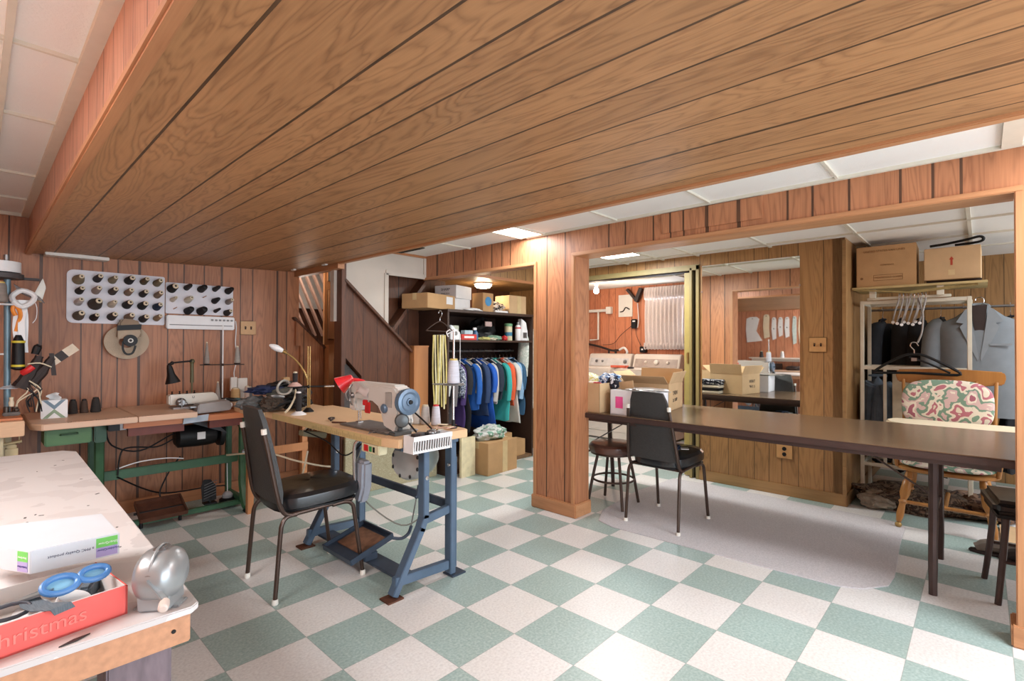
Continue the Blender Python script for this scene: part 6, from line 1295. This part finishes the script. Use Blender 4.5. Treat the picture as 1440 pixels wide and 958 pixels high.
# dark clothes behind
M_den = mat('dark_denim', srgb(46, 54, 64), .85, var=.15, bump=.3, bscale=200)
M_cloth_k = mat('black_cloth', srgb(28, 28, 32), .9, var=.2)
coats = [(-.80, M_den, 1.2, 'dark blue-grey coat at the left end of the niche rail'), (-.93, M_cloth_k, 1.25, 'black coat second from the left on the niche rail'), (-1.06, M_cloth_k, 1.2, 'black coat right behind the clip hangers'), (-1.19, M_cloth_k, 1.25, 'dark slate coat left of the grey suit jacket'), (-1.33, M_cloth_k, 1.2, 'black coat behind the left shoulder of the suit jacket'), (-1.60, M_cloth_k, 1.15, 'black coat behind the right shoulder of the suit jacket'), (-1.84, M_suit, .80, 'pale grey coat beyond the suit jacket')]
for k, (yy, m, ln_, lb) in enumerate(coats):
    garment('hanging_coat', lb, (3.90, yy, 1.50), R((-6, 5, -4, 6, 3, -5, 4, -3, 5)[k]), m, .42, ln_, .052, 71+k, .5, cat='coat', group='coats on the niche rail')
    hanger('coat_hanger', 'dark hanger on the niche rail, carrying the ' + ['coat farthest left', 'second coat from the left', 'coat behind the clip hangers', 'coat left of the suit jacket', 'coat at the jacket left shoulder', 'coat at the jacket right shoulder', 'pale grey coat'][k], (3.90, yy, 1.535), R(-4), M_dk, .34, 'hangers on the niche rail')
o = MB().cyl((3.90, -.70, 1.53), (3.90, -2.3, 1.53), .010).build('clothes_rail', M_steel); tag(o, 'metal clothes rail running across the niche above the coats', 'clothes rail')
# things on the lower rack: jeans stack
garment('hanging_jeans', 'grey-blue jeans hanging at the lower left of the rack', (3.45, -.82, 1.03), R(-90), mat('jeans_blue', srgb(84, 98, 112), .85, var=.15, bump=.3, bscale=200), .12, .60, .06, 75, .3, cat='jeans')
o = MB().b2(3.30, 3.34, -1.30, -.93, .30, 1.0, bev=.003).build('cream_panel', mat('cream_panel_m', srgb(206, 196, 170), .7)); tag(o, 'cream panel standing behind the wooden rocking chair', 'panel')
lump('dark_cloth_heap', 'dark clothes heap in the middle of the rack', 'clothes', (3.55, -1.0, .30), (.15, .22, .25), M_cloth_k, 76)
# wooden armchair / rocker with floral cushion
M_chw = wood('chair_maple', srgb(132, 84, 40), srgb(186, 132, 72), 'Y', 'Z', ring=8, figure=.4, rough=.35)
t = thing('rocking_chair', 'wooden chair with turned legs and a floral cushion, facing the folding table', 'chair', (2.95, -1.25, 0))
for sx, sy in ((-1, 1), (-1, -1), (1, 1), (1, -1)):
    cx, cy = 2.94+.17*sx, -1.26+.18*sy; fx, fy = 2.94+.26*sx, -1.26+.235*sy
    P0, P1 = Vector((cx, cy, .375)), Vector((fx, fy, .035))
    q = MB(); q.lathe([(.018, 0), (.024, .05), (.016, .065), (.026, .08), (.029, .16), (.017, .20), (.026, .215), (.017, .23), (.022, .30), (.014, .352)], P0, P1-P0, 14)
    L(q, 'leg', M_chw)
    L(MB().ball((fx, fy, .020), .020), 'caster', M_brass)
L(MB().cyl((2.72, -1.26, .17), (3.15, -1.26, .17), .013).cyl((2.72, -1.46, .17), (2.72, -1.06, .17), .012), 'stretcher', M_chw)
q = MB(); rs = []
for s_, z_ in ((.94, .372), (1, .378), (1, .395), (.93, .402)):
    rs.append(q.ring([(2.94+.24*s_*cos(2*pi*k/24)*abs(cos(2*pi*k/24))**-.35 if abs(cos(2*pi*k/24)) > .01 else 2.94, -1.26+.265*s_*sin(2*pi*k/24)*(abs(sin(2*pi*k/24))**-.35 if abs(sin(2*pi*k/24)) > .01 else 1), z_) for k in range(24)]))
q.skin(rs); L(q, 'seat', M_chw)
for k in range(6):
    yy = -1.03-.092*k
    L(MB().lathe([(.012, 0), (.016, .2), (.012, .35), (.010, .58)], (3.10, yy, .395), (.12, (yy+1.26)*.15, 1), 10), 'spindle', M_chw)
q = MB(); q.prism([(-.30, 0), (-.285, -.055), (-.12, -.075), (.12, -.075), (.285, -.055), (.30, 0), (.285, .035), (.1, .045), (-.1, .045), (-.285, .035)], .028, Matrix.Translation((3.185, -1.26, 1.005)) @ Matrix.Rotation(pi/2, 4, 'Z') @ Matrix.Rotation(pi/2, 4, 'X'), bev=.008); L(q, 'top_rail', M_chw)
for s_ in (-1, 1):
    L(MB().tube([(3.12, -1.26+.27*s_, .64), (2.95, -1.26+.285*s_, .625), (2.76, -1.26+.28*s_, .61)], .018, 8, 3, flat=.6), 'armrest', M_chw); L(MB().cyl((2.80, -1.26+.25*s_, .39), (2.79, -1.26+.28*s_, .61), .013), 'arm_post', M_chw)
M_flor = spots('floral_print', [srgb(214, 204, 184), srgb(176, 108, 118), srgb(222, 212, 194), srgb(118, 146, 126), srgb(206, 176, 172), srgb(226, 216, 200), srgb(162, 96, 110)], 9.0, .85, 2.5, .3)
def cush(name, label, M, w, h, th):
    q = MB(); rs = []
    for k in range(13):
        v = -1+2*k/12; pr = []
        hz = math.sqrt(max(0, 1-abs(v)**3.2))
        se = lambda c: (1 if c >= 0 else -1)*abs(c)**.62
        rs.append(q.ring([(w*se(cos(2*pi*j/36))*(.35+.65*hz), (h*se(sin(2*pi*j/36))*(.35+.65*hz)), th*v) for j in range(36)]))
    q.skin(rs); q.xf(M); o = q.build(name, M_flor); return tag(o, label, 'cushion')
cush('back_cushion', 'rounded floral back cushion in pink, green and cream on the wooden chair', Matrix.Translation((3.055, -1.255, .81)) @ Matrix.Rotation(R(8), 4, 'Y') @ Matrix.Rotation(pi/2, 4, 'Y'), .17, .245, .045)
cush('seat_cushion', 'flat floral seat cushion on the wooden chair', Matrix.Translation((2.92, -1.26, .425)), .23, .25, .022)
lump('plastic_bag', 'shiny dark plastic bag on the floral seat cushion', 'bag', (2.86, -1.30, .447), (.12, .17, .055), mat('shiny_dark_bag', srgb(40, 42, 38), .15, coat=.6), 90)
lump('blue_bag', 'blue bag beside the shiny dark bag on the wooden chair', 'bag', (2.86, -1.09, .447), (.07, .06, .06), mat('blue_bag_m', srgb(42, 78, 128), .5), 91)
# cream ironing board / padded board
t = thing('padded_board', 'cream cloth-covered board resting across the wooden chair arms', 'padded board', (2.74, -1.25, .672))
q = MB(); pts = [(-.02, .28), (.10, .31), (.22, .27), (.25, -.42), (.15, -.47), (-.03, -.46), (-.10, -.2), (-.10, .18)]
q.prism(pts, .030, bev=.010); q.build('board_pad', mat('cream_pad', srgb(214, 200, 172), .9, var=.04, bump=.2, bscale=30), t)
MB().prism([(x_*.95+.0, y_*.97) for x_, y_ in pts], .010, Matrix.Translation((0, 0, -.010))).build('board_base', M_card2, t)
# blanket and clutter on the niche floor
lump('blanket', 'crumpled brown and grey blanket on the niche floor beneath the rack', 'blanket', (3.25, -1.05, 0), (.22, .36, .09), spots('blanket_print', [srgb(70, 54, 42), srgb(110, 94, 78), srgb(54, 40, 32), srgb(96, 72, 56)], 14, .95, 4, 2), 95, amp=.4)
lump('blanket', 'grey knitted throw heaped at the left niche corner', 'blanket', (3.10, -.86, 0), (.10, .12, .07), mat('throw_grey', srgb(140, 130, 116), .95, var=.2, scale=40), 96, amp=.4)
lump('clothes_bundle', 'dark reddish bundle on the floor behind the wooden chair', 'clothes', (3.35, -1.45, 0), (.18, .22, .10), spots('bundle_print', [srgb(70, 48, 40), srgb(110, 84, 66), srgb(54, 40, 34)], 12, .95, 3, 1), 97, amp=.4)
for k, (x_, y_, lb) in enumerate(((2.42, -1.62, 'dark brown shoe nearer the right door jamb'), (2.50, -1.50, 'grey sandal beside the dark shoe'))):
    t = thing('shoe', lb, 'shoe', (x_, y_, 0), R(70+20*k), 'shoes by the stool')
    MB().prism([(-.12, -.03), (-.05, -.04), (.06, -.045), (.12, -.02), (.125, .015), (.06, .04), (-.06, .03), (-.12, .03)], .018, bev=.005).build('sole', M_dk, t)
    MB().tube([(.09, 0, .025), (.04, 0, .05), (-.02, 0, .055), (-.08, 0, .06), (-.10, 0, .045)], [.028, .036, .034, .032, .024], 10, 3).build('upper', [M_dk, mat('shoe_grey', srgb(120, 110, 100), .7)][k], t)
# low wooden board on floor behind
o = MB().b2(2.62, 3.15, -1.72, -1.52, 0, .02).build('floor_plank', M_card2); tag(o, 'flat worn plank on the floor behind the wooden chair', 'plank')

# ================================================================== FOREGROUND WORK TABLE
M_wtop = spots('worn_white_top', [srgb(206, 201, 199), srgb(212, 208, 206), srgb(200, 195, 193)], 5, .5, 4)
M_ply = mat('chipboard_edge', srgb(190, 140, 106), .7, var=.12, scale=90)
t = thing('work_table', 'large worn white work table in the left foreground', 'work table', (-1.7, .5, 0)); WT = .76
q = MB(); q.prism([(-2.13, -.445), (-1.30, -.445), (-1.287, -.432), (-1.262, 1.34), (-1.30, 1.40), (-2.13, 1.50)], .012, Matrix.Translation((0, 0, WT-.012)), bev=.002); L(q, 'top', M_wtop)
L(MB().b2(-2.12, -1.30, -.436, -.418, WT-.062, WT-.013, bev=.002), 'end_apron', M_ply)
L(MB().b2(-1.318, -1.30, -.418, 1.32, WT-.062, WT-.013), 'side_apron', M_ply)
L(MB().lathe([(.0035, 0), (.0035, .001)], (-1.325, -.4365, WT-.036), (0, -1, 0), 10), 'screw_hole', M_hole)
for xx, yy in ((-1.365, -.36), (-2.05, -.36), (-1.365, 1.25), (-2.05, 1.3)):
    L(MB().b2(xx-.045, xx+.045, yy-.045, yy+.045, 0, WT-.062, bev=.003), 'leg', mat('grey_painted_leg', srgb(112, 98, 104), .6, var=.2, scale=20, stretch=(4, 4, 1)) if yy == -.36 and xx > -2 else bpy.data.materials['grey_painted_leg'])
for k in range(16):
    x_, y_ = random.uniform(-1.5, -1.30), random.uniform(-.1, 1.3)
    L(MB().box((x_, y_, WT+.0004), (random.uniform(.004, .012), random.uniform(.002, .005), .0008), rz=random.uniform(0, 3)), 'scratch', mat('scratch_dark', srgb(70, 66, 64), .7) if k == 0 else bpy.data.materials['scratch_dark'])
o = MB().box((-1.50, .20, WT+.002), (.16, .13, .003), rz=R(-8)).build('paper', M_gasket); tag(o, 'white paper sheet lying behind the seam tape box on the work table', 'paper')
o = MB().prism([(-.025, -.06), (.012, -.06), (.022, .06), (-.012, .06)], .001, Matrix.Translation((-1.432, .17, WT+.0045)) @ Matrix.Rotation(R(-12), 4, 'Z')).build('paper', M_gasket); tag(o, 'narrow white paper strip overlapping the larger sheet', 'paper')
# red Christmas box
t = thing('red_box', 'faded red open box lettered Christmas, full of sewing tools', 'box', (-1.381, -.392, WT), R(8))
M_rb = mat('faded_red_card', srgb(226, 92, 84), .6, var=.10, scale=12); M_in = mat('box_inside_grey', srgb(206, 200, 196), .8, var=.05)
BH = .047; BW = .34; BD = .155
q = MB(); q.b2(-BW, 0, 0, BD, 0, .003); q.b2(-BW, 0, 0, .003, 0, BH); q.b2(-BW, 0, BD-.003, BD, 0, BH); q.b2(-.003, 0, 0, BD, 0, BH); q.b2(-BW, -BW+.003, 0, BD, 0, BH); q.build('box_shell', M_rb, t)
q = MB(); q.b2(-BW+.003, -.003, .0032, .0045, .003, BH+.0012); q.b2(-BW+.003, -.003, BD-.0045, BD-.0032, .003, BH+.0012); q.b2(-.0045, -.0032, .0045, BD-.0045, .003, BH+.0012); q.b2(-BW+.0045, -.0045, .0045, BD-.0045, .003, .0045); q.build('lining', M_in, t)
RM = Matrix.Translation((-1.381, -.392, WT)) @ Matrix.Rotation(R(8), 4, 'Z')
text('box_lettering', 'Christmas', .030, RM @ frame((-.115, -.0008, .024), (1, 0, 0), (0, 0, 1)), mat('faded_letter', srgb(226, 122, 112), .7), t, .0004)
# contents
def W_(x_, y_, z_): return (RM @ Vector((x_, y_, z_)))
t = thing('blue_scissors', 'scissors with rounded blue handles lying in the red box', 'scissors', W_(-.052, .052, .062), R(6))
M_bh = mat('blue_handle', srgb(74, 124, 180), .35, var=.1); M_bi = mat('blue_handle_inner', srgb(128, 180, 206), .35)
def loop(cx, cy, a, b): return [(cx+a*cos(2*pi*k/20), cy+b*sin(2*pi*k/20), .0) for k in range(21)]
TL = Matrix.Rotation(R(38), 4, 'X')
MB().tube(loop(-.022, .0, .022, .015), .0050, 10, 1).xf(TL).build('handle_loop', M_bh, t); MB().tube(loop(.022, .004, .019, .012), .0048, 10, 1).xf(TL).build('handle_loop', M_bh, t)
q = MB(); q.lathe([(.018, -.001), (.018, .0005), (0, .001)], n=20); q.xf(TL @ Matrix.Translation((-.022, .0, -.003)) @ Matrix.Diagonal((1.1, .75, 1, 1))); q.build('loop_filling', M_bi, t)
q = MB(); q.lathe([(.016, -.001), (.016, .0005), (0, .001)], n=20); q.xf(TL @ Matrix.Translation((.022, .004, -.003)) @ Matrix.Diagonal((1.05, .7, 1, 1))); q.build('loop_filling', M_bi, t)
MB().bar((-.03, .0, -.004), (-.10, .03, -.02), .012, .004).build('blade', M_steel, t)
t = thing('elastic_band', 'ribbed dark grey elastic band hanging over the red box edge', 'elastic band', W_(-.095, .03, .0465), R(8))
M_el = mat('elastic_grey', srgb(92, 102, 110), .8, var=.25, scale=120, stretch=(8, .5, 1))
def eb(u, v):
    P = [(-.012, .055, .002), (-.014, .02, .0), (-.008, -.005, .0), (.008, -.036, .004), (.012, -.040, -.004)]
    s_ = v*(len(P)-1.001); i = int(s_); f_ = s_-i
    c_ = Vector(P[i]).lerp(Vector(P[i+1]), f_); return c_+Vector((.026*(u-.5), .008*(u-.5), 0))
MB().sheet(eb, 4, 20, .0012).build('band', M_el, t)
t = thing('white_roll', 'white plastic rolls and scraps inside the red box', 'rolls', W_(-.08, .08, -.008), R(8))
MB().lathe([(.012, 0), (.022, 0), (.022, .018), (.012, .018)], (.02, -.02, .026), (.3, -.2, 1), 20).build('roll', M_gasket, t); MB().lathe([(.012, 0), (.024, 0), (.024, .018), (.012, .018)], (-.025, -.025, .026), (-.2, -.3, 1), 20).build('roll', M_gasket, t)
MB().box((-.12, -.01, .035), (.10, .07, .03), rz=.2, bev=.01).build('cloth_scrap', M_in, t); MB().box((.055, .02, .03), (.018, .06, .03), rz=-.5, bev=.004).build('dark_strap', M_el, t); MB().box((.02, .015, .04), (.016, .04, .02), rz=.2, bev=.004).build('dark_strap', M_black, t)
t = thing('eye_glasses_case', 'dark oval cable loop at the left end of the red box', 'loop', W_(-.155, .05, .045), R(8))
MB().tube([(.045*cos(2*pi*k/20), .022*sin(2*pi*k/20), .004*sin(4*pi*k/20)) for k in range(21)], .003, 8, 1).build('loop', mat('loop_dark', srgb(60, 62, 70), .4), t); MB().tube([(.02+.02*cos(2*pi*k/20)-.03, .05+.014*sin(2*pi*k/20), .012) for k in range(21)], .003, 8, 1).build('small_loop', M_black, t)
# white box lying across the top, labels upside down
t = thing('seam_tape_box', 'white carton with green and purple labels upside down, lying on the red box', 'carton', (-1.371, -.258, WT+.058), R(-2))
w_, d_, h_ = .121, .28, .040
WM = Matrix.Translation((-1.371, -.258, WT+.058)) @ Matrix.Rotation(R(-2), 4, 'Z')
q = MB(); q.prism([(0, 0), (0, .20), (-.30, .34), (-.155, .045), (-.112, 0)], h_, bev=.0015) if False else q.prism([(0, 0), (-.01, .16), (-.20, .22), (-.155, .06), (-.121, 0)], h_, bev=.0012)
q.build('carton', mat('carton_cool_white', srgb(206, 212, 218), .5, var=.02), t)
M_lg, M_lp = mat('label_green', srgb(112, 200, 92), .5), mat('label_purple', srgb(168, 158, 206), .5)
M_pur = mat('ink_purple', srgb(70, 60, 130), .6)
q = MB(); q.b2(-.034, -.003, -.0006, 0, .020, .037); q.build('green_label', M_lg, t); q = MB(); q.b2(-.034, -.003, -.0006, 0, .003, .020); q.build('purple_label', M_lp, t)
text('label_text', 'SilverGrow', .0062, WM @ frame((-.0165, -.0009, .027), (-1, 0, 0), (0, 0, -1)), M_gasket, t, .0002)
text('label_text', 'HolderGlow', .0062, WM @ frame((-.0165, -.0009, .015), (-1, 0, 0), (0, 0, -1)), M_pur, t, .0002)
text('label_text', 'a PMC Quality product', .0066, WM @ frame((-.068, -.0003, .022), (-1, 0, 0), (0, 0, -1)), mat('ink_grey', srgb(50, 46, 80), .6), t, .0002)
# left face of that box: from (-.113,0) to (-.148,.055)
dv = Vector((.034, -.060, 0)).normalized(); nv = Vector((-dv.y*-1, 0, 0))
nl = Vector((-.060, -.034, 0)).normalized()
LMx = lambda s_, z_: WM @ frame(Vector((-.121, 0, 0))-dv*s_+Vector((0, 0, z_))+nl*.0006, -dv*1, (0, 0, -1))
Mloc = frame(Vector((-.121, 0, 0)), dv, (0, 0, 1))
q = MB(); q.b2(-.030, -.006, .020, .037, 0, .0008); q.xf(Mloc); q.build('green_label', M_lg, t)
q = MB(); q.b2(-.030, -.006, .003, .020, 0, .0008); q.xf(Mloc); q.build('purple_label', M_lp, t)
text('label_text', 'SilverGrow', .0045, WM @ frame(Vector((-.121, 0, 0))-dv*.018+Vector((0, 0, .027))+nl*.001, -dv, (0, 0, -1)), M_gasket, t, .0002)
text('label_text', 'HolderGlow', .0045, WM @ frame(Vector((-.121, 0, 0))-dv*.018+Vector((0, 0, .0115))+nl*.001, -dv, (0, 0, -1)), M_pur, t, .0002)
o = MB().prism([(-.02, 0), (.0, .004), (.02, .0005), (.0, -.0035)], .002, Matrix.Translation((-1.452, -.452+.02, WT+.0005)) @ Matrix.Rotation(R(18), 4, 'Z')).build('thread_nipper', M_dk); tag(o, 'tiny dark blade lying before the red box on the table edge', 'blade')
# grey cast metal device
M_cast = mat('cast_grey', srgb(160, 164, 166), .32, .55, var=.06, scale=14)
t = thing('bench_pencil_sharpener', 'rounded grey cast-metal crank device at the near corner of the white table', 'crank device', (-1.335, -.398, WT), R(-38))
q = MB(); rs = []
for k in range(13):
    v = k/12; y_ = -.036+.072*v; s_ = (1-abs(2*v-1)**4)**.5 if 0 < v < 1 else .45
    rs.append(q.ring([(.045*s_*cos(2*pi*j/28), y_, .055+.043*s_*sin(2*pi*j/28)) for j in range(28)]))
q.skin(rs); q.xf(Matrix.Rotation(R(90), 4, 'Z')); q.build('housing', M_cast, t)
MB().prism([(-.026, 0), (.026, 0), (.024, .03), (.020, .06), (-.020, .06), (-.024, .03)], .056, Matrix.Translation((0, .028, 0)) @ Matrix.Rotation(pi/2, 4, 'X'), bev=.004).build('pedestal', M_cast, t)
q = MB(); q.tube([(0, .041*cos(R(a_)), .058+.0455*sin(R(a_))) for a_ in range(-50, 231, 14)], .0022, 6, 1); q.xf(Matrix.Rotation(R(0), 4, 'Z')); q.build('rim_band', M_cast, t)
MB().b2(-.036, .036, -.016, .016, 0, .004, bev=.0015).build('base_plate', M_cast, t)
MB().lathe([(.005, 0), (.005, .001)], (-.028, 0, .004), n=10).build('screw_hole', M_hole, t)
MB().lathe([(.008, 0), (.0085, .004), (.004, .006), (0, .006)], (0, -.036, .062), (0, -1, 0), 16).lathe([(.006, 0), (.007, .003)], (0, -.040, .062), (0, -1, 0), 12).build('hub', M_steel, t)
MB().bar((0, -.042, .062), (.028, -.046, .028), .012, .004, bev=.001).build('crank_arm', M_cast, t)
MB().lathe([(.007, 0), (.008, .006), (.0075, .018), (.005, .020)], (.028, -.046, .026), (.3, -1, -.2), 16).build('crank_knob', mat('knob_beige', srgb(206, 190, 180), .5), t)
MB().prism([(-.012, .085), (.012, .089), (.010, .103), (-.010, .100)], .020, Matrix.Translation((0, .010, 0)) @ Matrix.Rotation(pi/2, 4, 'X'), bev=.002).build('top_vent', M_steel, t)
MB().b2(.004, .022, -.022, -.012, .003, .014, bev=.001).build('receptacle', M_black, t)

# ================================================================== ROOM BEHIND THE CAMERA (seen in the mirror)
t = thing('ironing_shelf', 'long white shelf strip on the left room wall, seen in the mirror', 'shelf', (-2.56, 1.2, .98)); L(MB().b2(-2.648, -2.46, .55, 1.75, .98, 1.0, bev=.003), 'board', M_white); L(MB().b2(-2.648, -2.62, .55, 1.75, .93, .98), 'rail', M_white)
t = thing('cutting_counter', 'pale wooden counter along the left room wall, seen in the mirror', 'counter', (-2.4, 1.2, 0)); L(MB().b2(-2.648, -2.2, .5, 2.1, .74, .78, bev=.003), 'top', M_tabA)
for yy in (.55, 2.05): L(MB().b2(-2.30, -2.25, yy-.025, yy+.025, 0, .74), 'leg', M_post); L(MB().b2(-2.64, -2.60, yy-.025, yy+.025, 0, .74), 'leg', M_post)
for k, (yy, c_, lb) in enumerate(((1.55, (44, 42, 42), 'black thread cone on the white shelf, seen in the mirror'), (1.20, (206, 204, 206), 'white thread cone on the white shelf, seen in the mirror'))):
    cone('thread_cone', lb, (-2.53, yy, 1.0), (0, 0, 1), .035, .024, .11, c_, 'cones seen in the mirror')
lump('dark_parts', 'dark machine parts on the counter, seen in the mirror', 'parts', (-2.48, .98, .78), (.10, .16, .045), M_dk, 120)
lump('white_cloth', 'white crumpled cloth at the counter end, seen in the mirror', 'cloth', (-2.48, .72, .78), (.10, .10, .05), M_gasket, 121)
o = MB().box((-2.56, 1.28, .84), (.05, .14, .11), bev=.004).build('brown_box', M_dk); tag(o, 'dark brown little box on the counter, seen in the mirror', 'box')
pats = [(1.74, .24, 1.28, 1.76, 'wide white cloth pattern with a slanted fold', M_gasket, .18), (1.50, .11, 1.35, 1.80, 'cream curved pattern like a long bottle', M_core, .02), (1.37, .08, 1.32, 1.74, 'white straight ruler pattern with two dark dots', M_gasket, 0), (1.26, .08, 1.38, 1.74, 'white short pattern with one dark dot', M_gasket, 0), (1.15, .08, 1.36, 1.74, 'white pattern with a notch at its side', M_gasket, .01), (1.03, .07, 1.24, 1.75, 'pale grey ruler with a pointed end', mat('ruler_pale', srgb(190, 204, 200), .5), 0), (.92, .09, 1.26, 1.76, 'cream sickle-shaped pattern', M_core, .03), (.81, .08, 1.20, 1.77, 'cream long pattern at the right of the mirrored row', M_core, 0)]
for k, (yy, w_, z0_, z1_, lb, m, sl) in enumerate(pats):
    t = thing('hanging_pattern', '%s, on the left room wall' % lb, 'pattern', (-2.645, yy, z0_), 0, 'patterns seen in the mirror')
    hh = z1_-z0_; MB().prism([(-w_/2-sl*.3, .03), (w_/2-.02, 0), (w_/2, hh*.5), (w_/2-.01, hh-.03), (w_*.2, hh), (-w_*.3, hh), (-w_/2, hh-.04), (-w_/2+sl*.3, hh*.45)], .006, Matrix.Rotation(pi/2, 4, 'Z') @ Matrix.Rotation(pi/2, 4, 'X')).build('board', m, t)
    MB().lathe([(.008, 0), (.008, .008), (0, .009)], (.006, 0, hh-.03), (1, 0, 0), 10).build('pin', M_dk, t)
    if k in (2, 3, 4): MB().lathe([(.010, 0), (.010, .001)], (.0065, 0, hh*.5), (1, 0, 0), 10).build('dot', M_dk, t)
